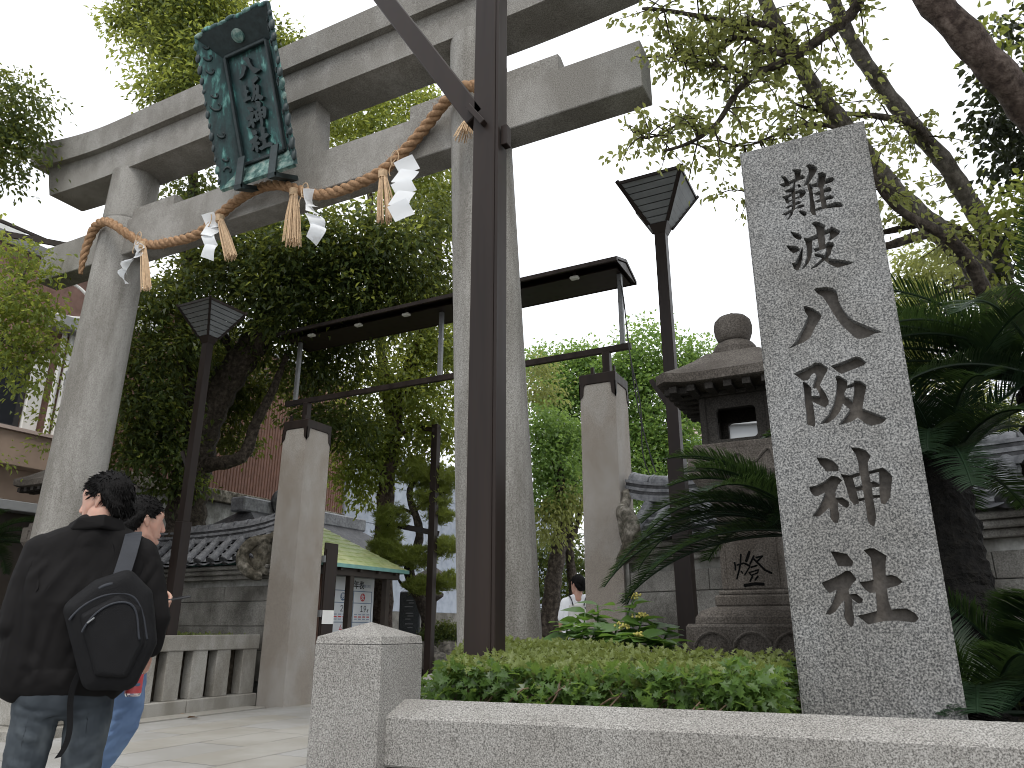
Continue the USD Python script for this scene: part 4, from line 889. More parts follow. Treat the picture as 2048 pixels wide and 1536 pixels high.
for k, (px, r) in enumerate((((-8.025, 12.151, 0.555), .28), ((-8.167, 12.755, 0.642), .3), ((-7.742, 12.521, 0.583), .34), ((-7.901, 13.122, 0.655), .3), ((-7.568, 11.946, 0.461), .22), ((-7.382, 12.497, 0.503), .3), ((-8.459, 12.307, 0.491), .24))):
    m = trimesh.creation.icosphere(3, r); m.apply_scale((1.3, 1, .8)); m = rough(m, r * .3, 2.2 / r * .3, k); m.apply_translation(px)
    solo('garden_rock', m, MT['rock'], ('rough grey garden rock, ' + ['left of the mast foot', 'behind the mast foot', 'right of the mast foot, largest', 'under the clipped round shrub', 'nearest the mast, small', 'beside the right torii pillar', 'below the dark stone tablet'][k]), 'rock', 25, None)
eg = solo('gravel_ground', box(-12, -4.3, 12.6, 24, -.03, .42, .02), MT['soil'], 'raised earth bed with rocks and pines inside the gate', kind='structure')

# cables beside the right gate post
cb = thing('hanging_cable', 'thin dark cables dropping from the canopy past the right gate post', 'cable', (-2.8, 8.6, 4.0))
for pts in (((-2.814, 8.750, 5.374), (-2.705, 8.600, 4.480), (-2.602, 8.450, 3.755), (-2.494, 8.400, 3.167), (-2.411, 8.450, 2.777)), ((-2.830, 8.750, 5.488), (-2.727, 8.600, 4.830), (-2.657, 8.500, 4.236), (-2.547, 8.450, 3.494), (-2.559, 8.450, 3.062), (-2.499, 8.500, 2.764))):
    part(cb, 'cable', tube(spline(pts, 24), .008, 5), MT['cable'])

# ---------------------------------------------------------------- buildings
FX = -13.5
bl = thing('corrugated_building', 'orange-brown building with ribbed cladding and a dark window, left behind the torii', 'building', (FX - 3, 10, 0))
part(bl, 'lower_wall', box(FX - 7, FX - .05, 2.0, 16.2, -.1, 4.0), MT['plaster'])
part(bl, 'upper_wall', box(FX - 7, FX, 2.0, 16.2, 4.004, 7.6), MT['orange_panel'])
for k in range(88):
    y = 8.3 + k * .09
    part(bl, 'cladding_rib', box(FX, FX + .022, y, y + .018, 4.01, 7.55), MT['wood_red'])
part(bl, 'sill_band', box(FX - .02, FX + .12, 8.6, 16.2, 3.72, 4.0, .02), MT['moss_stone'])
part(bl, 'parapet', box(FX - 7, FX + .08, 2.0, 16.25, 7.6, 7.8), MT['grey_paint'])
part(bl, 'balcony_ledge', box(FX, FX + .55, 2.0, 8.55, 3.62, 4.19, .01), MT['beige_band'])
part(bl, 'ledge_cap', box(FX, FX + .6, 2.0, 8.6, 4.192, 4.25), MT['pink_build'])
part(bl, 'shop_fascia', box(FX + .0, FX + .25, 2.0, 8.6, 3.1, 3.618), MT['beige_band'])
part(bl, 'gutter', box(FX + .25, FX + .5, 2.0, 8.8, 2.9, 3.06, .01), MT['grey_paint'])
part(bl, 'shop_shade', box(FX - .02, FX + .2, 2.0, 8.6, .0, 2.9), MT['wood_dark'])
w_ = part(bl, 'window', [box(FX, FX + .06, 5.2, 7.32, 4.32, 4.4), box(FX, FX + .06, 5.2, 7.32, 5.5, 5.58), box(FX, FX + .06, 7.24, 7.32, 4.4, 5.5), box(FX, FX + .06, 6.2, 6.26, 4.4, 5.5)], MT['cable'])
part(w_, 'pane', box(FX + .01, FX + .03, 5.2, 7.24, 4.4, 5.5), MT['dark_glass'])
part(bl, 'white_jamb', box(FX, FX + .1, 7.36, 7.62, 4.26, 5.75, .01), MT['white_paint'])
for k, y in enumerate((7.78, 7.92, 8.06)):
    part(bl, 'down_pipe', tube([(FX + .12, y, 4.2), (FX + .12, y, 6.5 - .15 * k)], .045 if k < 2 else .06, 10), MT['white_paint' if k < 2 else 'grey_paint'])
parts(bl, 'duct_box', [box(FX, FX + .4, 7.45, 7.95, 6.3, 6.55, .02), box(FX + .05, FX + .45, 8.0, 8.4, 6.35, 6.6, .02), box(FX + .05, FX + .35, 7.9, 8.3, 5.3, 5.6, .02)], MT['grey_paint'])
part(bl, 'hose', tube(spline([(FX + .3, 7.55, 7.2), (FX + .45, 7.9, 7.0), (FX + .5, 8.0, 6.7), (FX + .35, 7.7, 6.55), (FX + .2, 7.3, 6.6)], 24), .03, 7), MT['white_paint'])
part(bl, 'hose', tube(spline([(FX + .3, 8.15, 7.3), (FX + .35, 8.05, 6.95), (FX + .3, 8.3, 6.6)], 16), .025, 7), MT['white_paint'])
parts(bl, 'roof_frame', [bar((FX + .4, 6.2, 7.55), (FX + .4, 8.9, 8.3), .06, .1), bar((FX - .4, 6.2, 7.5), (FX - .4, 8.9, 8.3), .06, .1), bar((FX + .4, 8.9, 8.3), (FX - 1.2, 9.3, 8.35), .06), bar((FX + .4, 7.6, 7.95), (FX + .4, 7.6, 7.3), .05), bar((FX + .4, 8.8, 8.3), (FX + .4, 8.8, 7.6), .05), bar((FX + .2, 5.6, 7.85), (FX + .2, 9.6, 7.95), .05)], MT['wood_dark'])
parts(bl, 'roof_unit', [box(FX - 1.2, FX - .2, 5.4, 6.9, 7.8, 8.15, .03), box(FX - .05, FX + .1, 9.2, 9.8, 6.9, 7.5, .02)], MT['white_paint'])
bw = thing('pale_blue_building', 'pale blue-grey plain wall of a building, behind the pine', 'building', (FX - 3, 22, 0))
for k, (z0, z1) in enumerate(((1.5, 2.7), (2.71, 3.9), (3.91, 5.1), (5.11, 6.2))):
    for j in range(4):
        part(bw, 'wall_panel', box(FX - 5, FX + .05, 16.3 + 4.0 * j, 16.29 + 4.0 * (j + 1), z0, z1, .01), MT['blue_wall'])
for k in range(3):
    for j in range(9):
        part(bw, 'base_block', box(FX - .1, FX + .2, 16.3 + 1.8 * j + (.9 if k % 2 else 0), 16.29 + 1.8 * (j + 1) + (.9 if k % 2 else 0), .0 + .5 * k, .49 + .5 * k, .01), MT['wall_stone'])
parts(bw, 'lamp_bracket', [bar((FX + .05, 22.2, 3.9), (FX + .5, 22.2, 3.75), .05), bar((FX + .45, 22.2, 4.0), (FX + .45, 22.2, 3.4), .06)], MT['cable'])
sr = thing('shrine_roof', 'dark tiled roof end with an ornamental ridge tile, above the pale green shelter roof', 'roof', (-11.6, 13.0, 0))
part(sr, 'roof_slope', frustum([(-13.3, 10.5, 2.6), (-10.5, 10.5, 2.6), (-10.5, 15.5, 2.6), (-13.3, 15.5, 2.6)], [(-12.1, 11.2, 3.3), (-11.7, 11.2, 3.3), (-11.7, 14.8, 3.3), (-12.1, 14.8, 3.3)]), MT['tile_dark'])
part(sr, 'ridge', box(-12.1, -11.7, 11.0, 15.0, 3.3, 3.6, .03), MT['tile'])
part(sr, 'ridge_end_tile', rough(lathe([(.0, 0), (.28, 0), (.3, .08), (.2, .14), (.05, .16)], 16, (0, 0, 0)).apply_transform(trimesh.transformations.rotation_matrix(math.pi / 2, (0, 1, 0))).apply_translation((-11.7, 12.0, 3.6)), .02, 6), MT['tile_dark'])
part(sr, 'wall', box(-13.0, -11.0, 11.0, 15.0, 0, 2.6), MT['plaster'])

def far_building(name, label, corner, width, depth, z0, z1, rz, mat, rows, cols, wz, wh, ww, gap, first):
    t = thing(name, label, 'building', corner, rz)
    P = lambda n, m, k, **q: part(t, n, m, MT[k], local=True, **q)
    P('wall', box(0, width, 0, depth, -1, z1), mat)
    P('roof_slab', box(-.3, width + .3, -.4, depth, z1 + .01, z1 + .7), 'grey_paint')
    P('roof_rail', [box(-.2, width + .2, -.3, -.22, z1 + 1.35, z1 + 1.43)] + [box(x, x + .08, -.3, -.22, z1 + .7, z1 + 1.35) for x in np.arange(0, width, 1.1)], 'white_paint')
    for r in range(rows):
        P('floor_band', box(-.05, width + .05, -.08, 0, z1 - 3.2 * (r + 1) - .1, z1 - 3.2 * (r + 1) + .12), 'white_paint')
        for c in range(cols):
            x = first + gap * c
            z = z1 - 3.2 * r - 1.4
            w = P('window', [box(x - .08, x + ww + .08, -.06, 0, z - wh - .08, z - wh), box(x - .08, x + ww + .08, -.06, 0, z, z + .08), box(x - .08, x, -.06, 0, z - wh, z), box(x + ww, x + ww + .08, -.06, 0, z - wh, z), box(x + ww * .62, x + ww * .62 + .06, -.05, 0, z - wh, z)], 'white_paint')
            part(w, 'pane', box(x, x + ww, -.02, -.005, z - wh, z), MT['sky_glass'], local=True)
    for c in range(cols):
        P('down_pipe', box(first + gap * c - gap * .27, first + gap * c - gap * .27 + .12, -.14, -.02, 0, z1), 'grey_paint')
c1 = np.array((-8.383, 43.512, 12.418))
far_building('grey_building', 'grey far building with paired windows, seen through the lantern opening', (c1[0], c1[1], 0), 12, 8, 0, float((-7.038, 44.125, 12.614)[2]) - .3, .25, 'grey_build', 4, 4, 0, 1.2, 1.7, 2.3, 1.0)
c2 = np.array((-12.960, 50.111, 13.821))
far_building('pinkish_building', 'pale pinkish far building between the trees and the lantern', (c2[0], c2[1], 0), 9, 8, 0, float((-11.247, 50.594, 14.883)[2]), .25, 'pink_build', 4, 3, 0, 1.2, 1.2, 2.6, 1.0)

# ---------------------------------------------------------------- vegetation
def leaf_mesh(P, D, N, L, W, rng, fold=.25):
    """one folded four-point leaf per row: base P, direction D, face normal N, length L, width W"""
    D = D / (np.linalg.norm(D, axis=1)[:, None] + 1e-9)
    S = np.cross(D, N); S /= np.linalg.norm(S, axis=1)[:, None] + 1e-9
    U = np.cross(S, D)
    L = np.broadcast_to(L, len(P))[:, None]; W = np.broadcast_to(W, len(P))[:, None]
    mid = P + D * L * .45 + U * L * .02
    tip = P + D * L - U * L * .12
    V = np.stack([P, mid + S * W / 2 + U * W * fold, tip, mid - S * W / 2 + U * W * fold], 1).reshape(-1, 3)
    o = np.arange(len(P))[:, None] * 4
    F = np.concatenate([o + [0, 1, 2], o + [0, 2, 3]], 1).reshape(-1, 3)
    return V, F

def leaf6(P, D, N, L, W, rng, fold=.22):
    """rounder six-point leaf for trees near the camera"""
    D = D / (np.linalg.norm(D, axis=1)[:, None] + 1e-9)
    S = np.cross(D, N); S /= np.linalg.norm(S, axis=1)[:, None] + 1e-9
    U = np.cross(S, D)
    L = np.broadcast_to(L, len(P))[:, None]; W = np.broadcast_to(W, len(P))[:, None]
    a, b = P + D * L * .22, P + D * L * .6
    tip = P + D * L - U * L * .18
    V = np.stack([P, a + S * W * .42 + U * W * fold * .8, b + S * W * .42 + U * W * fold * .6, tip, b - S * W * .42 + U * W * fold * .6, a - S * W * .42 + U * W * fold * .8], 1).reshape(-1, 3)
    o = np.arange(len(P))[:, None] * 6
    return V, np.concatenate([o + [0, 1, 2], o + [0, 2, 3], o + [0, 3, 4], o + [0, 4, 5]], 1).reshape(-1, 3)

def unitv(rng, n):
    v = rng.normal(size=(n, 3))
    return v / np.linalg.norm(v, axis=1)[:, None]

def sprays(C, n, spread, L, W, rng, droop=.5, up=1.0, leaf=leaf_mesh):
    """n leaves round each centre, pointing outward and down"""
    C = np.repeat(np.asarray(C), n, 0)
    o = rng.normal(size=C.shape) * np.array([1, 1, .62]) * spread
    D = o / (np.linalg.norm(o, axis=1)[:, None] + 1e-6) * .9 + rng.normal(size=C.shape) * .55 + np.array([0, 0, -droop])
    N = rng.normal(size=C.shape) * .55 + np.array([0, 0, up])
    s = rng.uniform(.65, 1.2, len(C))
    return leaf(C + o, D, N, L * s, W * s, rng)

def crown_mesh(blobs, L, W, lai, rng, per=26, spread=.19, droop=.5, squash=.85, hollow=.45, leaf=leaf_mesh):
    cs = []
    for c, r in blobs:
        nl = lai * 4 * math.pi * r * r / (L * W * .55)
        k = max(2, int(nl / per))
        d = unitv(rng, k)
        rad = r * (hollow + (1 - hollow) * rng.random(k) ** .5) * rng.uniform(.82, 1.12, k)
        cs.append(np.array(c) + d * rad[:, None] * np.array([1, 1, squash]))
    C = np.vstack(cs)
    return sprays(C, per, spread, L, W, rng, droop, leaf=leaf)

def pxr(p, r_px, t):
    return r_px * t / 1490.

def limb(pts, r0, r1, n=None, sides=9, seed=0, wob=.0):
    n = n or max(10, len(pts) * 6)
    q = spline(pts, n)
    if wob:
        q = q + (np.stack([meshkit.noise(q * 2.3 + 11 * k + seed, k) for k in range(3)], 1) - .5) * wob
    return tube(q, np.linspace(r0, r1, n) * (1 + .08 * np.sin(np.arange(n) * 1.9 + seed)), sides)

def tree(name, label, trunk, limbs, crowns, base=None, group=None, bark='bark'):
    """trunk: (points, r0, r1); limbs: list of those; crowns: list of (mesh, material)"""
    t = thing(name, label, 'tree', base or trunk[0][0], 0, group)
    part(t, 'trunk', rough(limb(*trunk[:3], sides=14, wob=.05), .02, 3), MT[bark], True)
    for i, l in enumerate(limbs):
        part(t, 'branch', limb(l[0], l[1], l[2], sides=8, seed=i, wob=.06), MT[bark], True)
    for m, mat in crowns:
        part(t, 'crown', m, MT[mat])
    return t

def blobs(txt):
    return txt

# the great camphor behind the left wall
rg1 = np.random.default_rng(21)
t_ = 13.0
CAM = []
for p, r in (((-10.437, 7.320, 6.189), 52), ((-10.672, 7.383, 5.369), 44), ((-10.693, 7.658, 4.591), 60), ((-10.787, 8.005, 3.836), 56), ((-10.745, 8.533, 3.421), 40), ((-10.510, 7.886, 5.511), 70), ((-10.935, 8.329, 4.357), 70),
             ((-10.099, 8.212, 6.482), 85), ((-10.262, 7.963, 7.576), 70), ((-10.649, 7.746, 8.273), 40), ((-8.821, 8.072, 6.706), 80), ((-9.292, 7.917, 7.119), 70), ((-7.902, 8.223, 6.926), 85), ((-8.594, 8.362, 6.231), 70), ((-7.150, 8.550, 7.082), 75),
             ((-7.534, 8.713, 6.425), 75), ((-6.709, 9.061, 6.943), 80), ((-7.188, 9.489, 6.398), 70), ((-8.697, 9.462, 6.307), 70), ((-6.381, 9.421, 7.705), 60), ((-6.551, 9.898, 6.814), 55), ((-9.705, 9.315, 5.952), 60), ((-9.131, 9.798, 5.431), 60),
             ((-8.488, 10.048, 6.288), 70), ((-8.690, 8.275, 7.623), 50), ((-11.080, 9.277, 6.078), 70), ((-10.942, 9.894, 5.230), 55), ((-11.379, 10.160, 4.543), 50), ((-11.003, 7.521, 4.856), 30), ((-11.118, 7.837, 3.836), 34), ((-10.101, 8.057, 8.188), 40), ((-10.525, 7.911, 8.641), 40), ((-11.181, 9.598, 5.383), 60), ((-10.543, 9.963, 5.597), 50), ((-11.449, 9.141, 5.292), 70), ((-8.941, 10.222, 5.828), 70), ((-8.691, 10.341, 4.564), 55), ((-9.383, 10.173, 4.703), 45)):
    CAM.append((p, pxr(p, r, 13)))
TOP = []
for p, r in (((-10.966, 6.751, 11.834), 62), ((-10.143, 6.960, 11.765), 74), ((-9.754, 7.433, 11.658), 60), ((-10.349, 6.959, 10.838), 62), ((-9.654, 7.161, 10.607), 58), ((-9.349, 7.918, 11.544), 48), ((-8.992, 8.148, 11.410), 34), ((-10.440, 6.946, 10.102), 42), ((-9.827, 7.103, 9.882), 50), ((-9.450, 7.573, 10.410), 50), ((-11.391, 6.567, 11.746), 26), ((-10.155, 7.015, 12.884), 100), ((-11.032, 6.667, 12.616), 60)):
    TOP.append((p, pxr(p, r, 13.6)))
SPARSE = [(p, pxr(p, r, 13.6)) for p, r in (((-11.515, 6.503, 11.746), 34), ((-11.181, 6.685, 11.071), 32), ((-10.800, 6.854, 10.496), 26), ((-8.818, 8.221, 11.455), 22), ((-10.708, 6.887, 9.892), 18), ((-9.900, 7.342, 12.348), 40))]
trunk = [(-11.112, 9.277, 2.170), (-11.025, 9.108, 2.750), (-10.879, 8.965, 3.506), (-10.744, 8.905, 4.017), (-10.529, 8.878, 4.713), (-10.110, 8.950, 5.420), (-9.520, 8.971, 6.183)]
tree('camphor_tree', 'huge dark green camphor tree with a rugged trunk, filling the space behind the torii', (trunk, .36, .24), [
    ([(-10.750, 8.914, 3.662), (-10.263, 9.006, 3.766), (-9.792, 9.076, 3.908), (-9.662, 9.122, 4.284), (-9.399, 9.146, 4.906), (-9.168, 9.231, 5.639)], .14, .05),
    ([(-10.744, 8.905, 4.017), (-10.780, 8.688, 4.881), (-10.819, 8.277, 6.268), (-10.565, 7.982, 8.069), (-10.466, 7.432, 10.030), (-10.660, 7.069, 11.394)], .17, .04),
    ([(-9.520, 8.971, 6.183), (-8.796, 8.988, 6.818), (-7.823, 9.128, 7.145), (-6.789, 9.433, 7.428)], .2, .05),
    ([(-9.520, 8.971, 6.183), (-9.327, 8.789, 6.947), (-9.380, 8.425, 8.188), (-9.643, 7.787, 10.203), (-9.906, 7.323, 11.746)], .2, .04),
    ([(-10.110, 8.950, 5.420), (-10.226, 8.372, 6.189), (-10.625, 7.635, 6.357)], .1, .03), ([(-10.719, 8.857, 4.184), (-10.923, 8.305, 4.439), (-11.017, 7.874, 4.519)], .07, .02),
    ([(-10.660, 7.069, 11.394), (-11.005, 6.828, 11.570), (-11.433, 6.546, 11.746)], .03, .01), ([(-10.466, 7.432, 10.030), (-10.694, 6.937, 10.739), (-11.199, 6.660, 11.114)], .03, .01), ([(-9.458, 8.104, 9.275), (-9.101, 8.089, 10.778), (-8.818, 8.221, 11.455)], .03, .01)],
    [(crown_mesh(CAM, .13, .062, 1.35, rg1), 'leaf_dark'), (crown_mesh(TOP, .115, .052, 1.15, rg1), 'leaf_mid'), (crown_mesh(TOP, .115, .052, .5, rg1), 'leaf_dark'), (crown_mesh(CAM[12:18], .12, .058, .22, rg1, hollow=.85), 'leaf_mid'), (crown_mesh(CAM[:7], .12, .058, .16, rg1, hollow=.85), 'leaf_mid'), (crown_mesh(SPARSE, .105, .05, .28, rg1, per=12), 'leaf_mid')])  # thin outer shells of lighter leaves paint highlights onto the dark crown
B2 = []
for p, r in (((-9.970, 10.445, 11.839), 50), ((-9.074, 10.882, 11.892), 62), ((-8.155, 11.273, 12.102), 52), ((-9.366, 10.622, 11.229), 52), ((-8.397, 11.116, 11.229), 60), ((-7.799, 11.551, 11.839), 40), ((-7.568, 11.490, 10.071), 62), ((-7.928, 11.649, 7.207), 66), ((-7.770, 12.014, 6.432), 60), ((-8.235, 11.638, 6.169), 62), ((-8.754, 11.404, 5.440), 70), ((-7.989, 12.043, 5.404), 70), ((-8.526, 11.832, 4.591), 70), ((-8.984, 11.161, 4.495), 54), ((-7.924, 12.358, 4.638), 50), ((-8.894, 11.410, 3.944), 40), ((-9.195, 11.035, 3.903), 36), ((-7.277, 12.058, 9.573), 60), ((-7.701, 12.890, 6.715), 70), ((-8.430, 11.246, 10.185), 70), ((-9.134, 11.456, 3.484), 26)):
    B2.append((p, pxr(p, r, 15)))
tree('yellow_green_tree', 'yellow-green leafy tree with a straight trunk, behind the slim mast and right torii pillar', ([(-9.118, 12.356, 0.731), (-8.956, 12.086, 2.015), (-8.792, 11.810, 3.316), (-8.572, 11.705, 4.874), (-8.225, 11.783, 6.432)], .21, .12),
     [([(-8.572, 11.705, 4.874), (-8.861, 11.458, 6.432), (-9.064, 11.072, 9.777), (-8.978, 10.856, 11.774)], .12, .04), ([(-8.225, 11.783, 6.432), (-7.811, 11.801, 7.922), (-7.598, 11.549, 9.869)], .1, .03), ([(-8.680, 11.697, 3.779), (-8.926, 11.259, 4.311)], .06, .02), ([(-8.600, 11.685, 4.567), (-8.082, 12.028, 4.995)], .06, .02)],
     [(crown_mesh(B2, .125, .06, 1.25, np.random.default_rng(31)), 'leaf_mid')], bark='bark_red')
# left street tree
B3 = [(p, pxr(p, r, 10)) for p, r in (((-9.733, 4.333, 7.908), 42), ((-9.849, 4.414, 7.525), 62), ((-9.772, 4.642, 7.654), 34), ((-9.659, 4.483, 6.958), 44), ((-9.672, 4.597, 7.915), 22), ((-9.822, 4.514, 6.645), 30), ((-10.317, 4.223, 7.397), 90))]
B3b = [(p, pxr(p, r, 9.6)) for p, r in (((-9.591, 4.652, 5.626), 34), ((-9.432, 4.833, 5.353), 42), ((-9.550, 4.792, 4.978), 62), ((-9.367, 5.055, 4.838), 44), ((-9.602, 4.964, 4.438), 56), ((-9.377, 5.217, 4.383), 36), ((-9.543, 5.126, 4.078), 40), ((-9.233, 5.362, 4.510), 18), ((-10.249, 4.731, 4.816), 90))]
B3c = [(p, pxr(p, r, 9.6)) for p, r in (((-10.955, 6.312, 4.032), 26), ((-10.837, 6.244, 4.383), 14), ((-11.040, 6.398, 3.681), 16), ((-9.928, 5.325, 2.999), 18), ((-9.620, 4.915, 5.833), 16))]
tree('street_tree', 'leafy street tree cut off by the left edge, in front of the corrugated building', ([(-12.126, 5.851, 0.444), (-11.735, 5.232, 2.677), (-11.271, 4.766, 4.591), (-10.748, 4.330, 6.504), (-10.260, 4.111, 7.780)], .2, .08),
     [([(-11.271, 4.766, 4.591), (-10.144, 4.808, 4.755), (-9.631, 4.949, 4.438), (-9.422, 5.095, 4.330), (-9.193, 5.277, 4.474)], .06, .012), ([(-10.748, 4.330, 6.504), (-10.175, 4.388, 7.142), (-9.727, 4.547, 7.654)], .05, .012), ([(-10.144, 4.808, 4.755), (-9.577, 4.837, 5.141), (-9.451, 4.868, 5.551)], .03, .01)],
     [(crown_mesh(B3, .085, .042, .8, np.random.default_rng(41), leaf=leaf6, spread=.15), 'leaf_dark'), (crown_mesh(B3b, .085, .042, .75, np.random.default_rng(42), leaf=leaf6, spread=.15), 'leaf_mid'), (crown_mesh(B3c, .08, .04, .6, np.random.default_rng(43), spread=.14), 'leaf_mid')], bark='bark_grey')
# trees beyond the right gate post
B4 = [(p, pxr(p, r, 13.5)) for p, r in (((-5.357, 11.931, 4.538), 46), ((-5.446, 11.997, 3.914), 52), ((-5.232, 12.199, 4.303), 40), ((-5.455, 12.212, 3.315), 46), ((-5.228, 12.392, 3.783), 36), ((-5.035, 12.453, 4.527), 30))]
B4b = [(p, pxr(p, r, 13)) for p, r in (((-5.264, 11.983, 2.916), 36), ((-5.340, 11.824, 2.601), 28), ((-5.070, 12.215, 3.197), 34), ((-5.583, 12.343, 5.353), 34), ((-5.637, 12.362, 5.873), 26))]
tree('slender_tree', 'bright green tree with a dark slanting trunk, just left of the right gate post', ([(-5.726, 12.660, 0.428), (-5.612, 12.475, 1.091), (-5.469, 12.360, 1.927), (-5.356, 12.347, 2.439), (-5.253, 12.296, 3.044), (-5.286, 12.078, 3.914)], .19, .09),
     [([(-5.405, 12.384, 2.271), (-5.105, 12.496, 2.704), (-4.934, 12.477, 3.315)], .07, .03), ([(-5.529, 13.384, 0.660), (-5.415, 13.060, 1.701), (-5.343, 12.779, 2.568), (-5.129, 12.617, 3.628)], .12, .06), ([(-5.303, 12.281, 2.692), (-5.426, 12.034, 3.197)], .05, .02)],
     [(crown_mesh(B4, .085, .06, 1.5, np.random.default_rng(51), spread=.15), 'leaf_bright'), (crown_mesh(B4b, .1, .045, 1.1, np.random.default_rng(52), spread=.16, droop=1.0), 'leaf_yellow')])
B5 = [(p, pxr(p, r, 23)) for p, r in (((-8.395, 20.081, 8.680), 46), ((-9.094, 19.752, 8.606), 36), ((-7.675, 20.367, 8.900), 36), ((-8.599, 19.737, 7.724), 50), ((-7.948, 20.122, 7.581), 50), ((-5.832, 20.096, 8.979), 44), ((-6.286, 20.174, 8.137), 40), ((-5.541, 20.502, 8.278), 48), ((-5.923, 20.079, 7.291), 46), ((-4.558, 20.848, 8.699), 34), ((-4.925, 20.919, 7.997), 42), ((-5.653, 19.974, 6.342), 44), ((-4.678, 20.814, 7.016), 40), ((-5.231, 20.386, 5.806), 40), ((-5.777, 19.703, 5.300), 40), ((-4.791, 20.610, 5.806), 34), ((-6.133, 19.828, 6.074), 36), ((-5.649, 19.543, 4.303), 40), ((-5.100, 20.192, 4.908), 34), ((-4.610, 20.442, 4.908), 22), ((-7.324, 20.229, 8.155), 44), ((-7.086, 20.281, 6.734), 60), ((-6.480, 20.044, 5.002), 50), ((-8.374, 19.882, 6.032), 60), ((-7.973, 20.396, 5.190), 60))]
tree('broad_tree', 'broad light green tree standing far behind the right gate post and lamp post', ([(-7.081, 22.549, 0.559), (-6.554, 21.839, 3.225), (-6.131, 21.334, 5.190), (-6.054, 20.858, 6.594), (-5.936, 20.301, 8.278)], .35, .1),
     [([(-6.137, 21.022, 6.032), (-5.363, 20.775, 6.493), (-4.681, 20.983, 7.517)], .14, .04), ([(-6.137, 21.022, 6.032), (-7.204, 20.599, 6.669), (-8.262, 20.124, 8.104)], .16, .04), ([(-6.032, 20.929, 4.822), (-5.330, 20.581, 5.136), (-4.600, 20.855, 5.404)], .09, .03), ([(-5.909, 20.345, 6.906), (-5.349, 20.428, 7.457), (-5.191, 20.629, 8.418)], .1, .03)],
     [(crown_mesh(B5, .15, .085, 1.6, np.random.default_rng(61), per=70, spread=.27, droop=.2, hollow=.6), 'leaf_bright')])
B6 = [(p, pxr(p, r, 17)) for p, r in (((1.241, 17.821, 8.912), 46), ((1.599, 18.123, 8.587), 40), ((1.026, 17.990, 8.153), 44), ((1.470, 18.375, 7.720), 34), ((0.999, 18.295, 7.286), 44), ((1.122, 18.556, 6.744), 38), ((0.566, 18.392, 6.418), 44), ((2.080, 19.442, 5.659), 46), ((2.556, 19.764, 5.442), 46), ((2.812, 20.014, 5.117), 40), ((1.968, 18.152, 9.021), 30), ((0.555, 17.909, 7.720), 50), ((0.223, 18.058, 6.852), 60), ((1.871, 19.097, 6.310), 40))]
tree('far_yellow_tree', 'yellow-green tree seen in the distance between the engraved pillar and the cycads', ([(0.366, 20.040, 1.646), (0.717, 19.225, 4.358), (0.988, 18.567, 6.527), (1.179, 18.068, 8.153)], .25, .08),
     [([(0.928, 18.736, 5.984), (1.823, 19.192, 5.984), (2.657, 19.816, 5.442)], .1, .03), ([(1.081, 18.336, 7.286), (1.636, 18.301, 8.153), (1.952, 18.183, 8.912)], .06, .02)],
     [(crown_mesh(B6, .13, .07, 1.1, np.random.default_rng(71), spread=.2), 'leaf_yellow')])

# overhead tree on the right: leaning limbs against the sky with loose leaves
def twigs(paths, n, length, L, W, rng, per=7, r=.008):
    """thin twigs with leaves along the given branches"""
    wood, P, D, N = [], [], [], []
    for pts, share in paths:
        q = spline(pts, 60)
        for k in range(int(n * share)):
            p = q[rng.integers(4, 60)]
            d = unitv(rng, 1)[0] * np.array([1, 1, .8]) + np.array([-.15, -.1, -.1]); d /= np.linalg.norm(d)
            ln = length * rng.uniform(.4, 1.2)
            c = p + d * ln * .5 + unitv(rng, 1)[0] * ln * .12
            e = p + d * ln + np.array([0, 0, -.18 * ln])
            s = spline([p, c, e], 7)
            wood.append(tube(s, np.linspace(r, r * .35, 7), 4))
            for j in range(per):
                f = rng.integers(2, 7)
                P.append(s[f] + rng.normal(size=3) * .03); D.append(d + rng.normal(size=3) * .8 + np.array([0, 0, -.5])); N.append(rng.normal(size=3) * .7 + np.array([0, 0, .8]))
    P, D, N = map(np.array, (P, D, N))
    s = rng.uniform(.7, 1.25, len(P))
    return trimesh.util.concatenate(wood), leaf6(P, D, N, L * s, W * s, rng)
TB = [(1.351, 8.426, 4.420), (1.194, 8.034, 4.949), (0.878, 7.531, 5.558), (0.546, 7.087, 5.986), (0.294, 6.671, 6.447), (0.139, 6.390, 6.998)]
TC_ = [(1.224, 8.450, 4.177), (0.861, 7.634, 4.610), (0.433, 6.963, 4.879), (0.133, 6.434, 5.260), (-0.176, 5.966, 5.787), (-0.392, 5.536, 6.337)]
TD = [(0.379, 5.474, 5.968), (0.331, 5.498, 5.834), (0.225, 5.493, 5.701), (0.007, 5.441, 5.540), (-0.176, 5.435, 5.461), (-0.536, 5.362, 5.323), (-0.678, 5.344, 5.175), (-0.800, 5.388, 5.048), (-1.012, 5.386, 4.918), (-1.276, 5.333, 4.858)]
TE = [(-0.176, 5.966, 5.787), (-0.339, 5.585, 5.953), (-0.681, 5.304, 5.925), (-0.914, 5.166, 5.977), (-1.294, 4.951, 6.034)]
TF = [(0.878, 7.531, 5.558), (0.539, 6.869, 5.605), (0.162, 6.477, 5.505), (-0.307, 6.109, 5.538)]
TG = [(-0.176, 5.435, 5.461), (-0.364, 5.368, 5.545), (-0.578, 5.314, 5.717), (-0.907, 5.281, 5.672), (-1.133, 5.213, 5.868)]
TH = [(-0.536, 5.362, 5.323), (-0.643, 5.283, 5.389), (-0.906, 5.224, 5.507), (-1.173, 5.153, 5.652)]
TI = [(0.133, 6.434, 5.260), (-0.093, 6.193, 5.281), (-0.412, 5.959, 5.155), (-0.650, 5.780, 4.990), (-0.874, 5.651, 5.031)]
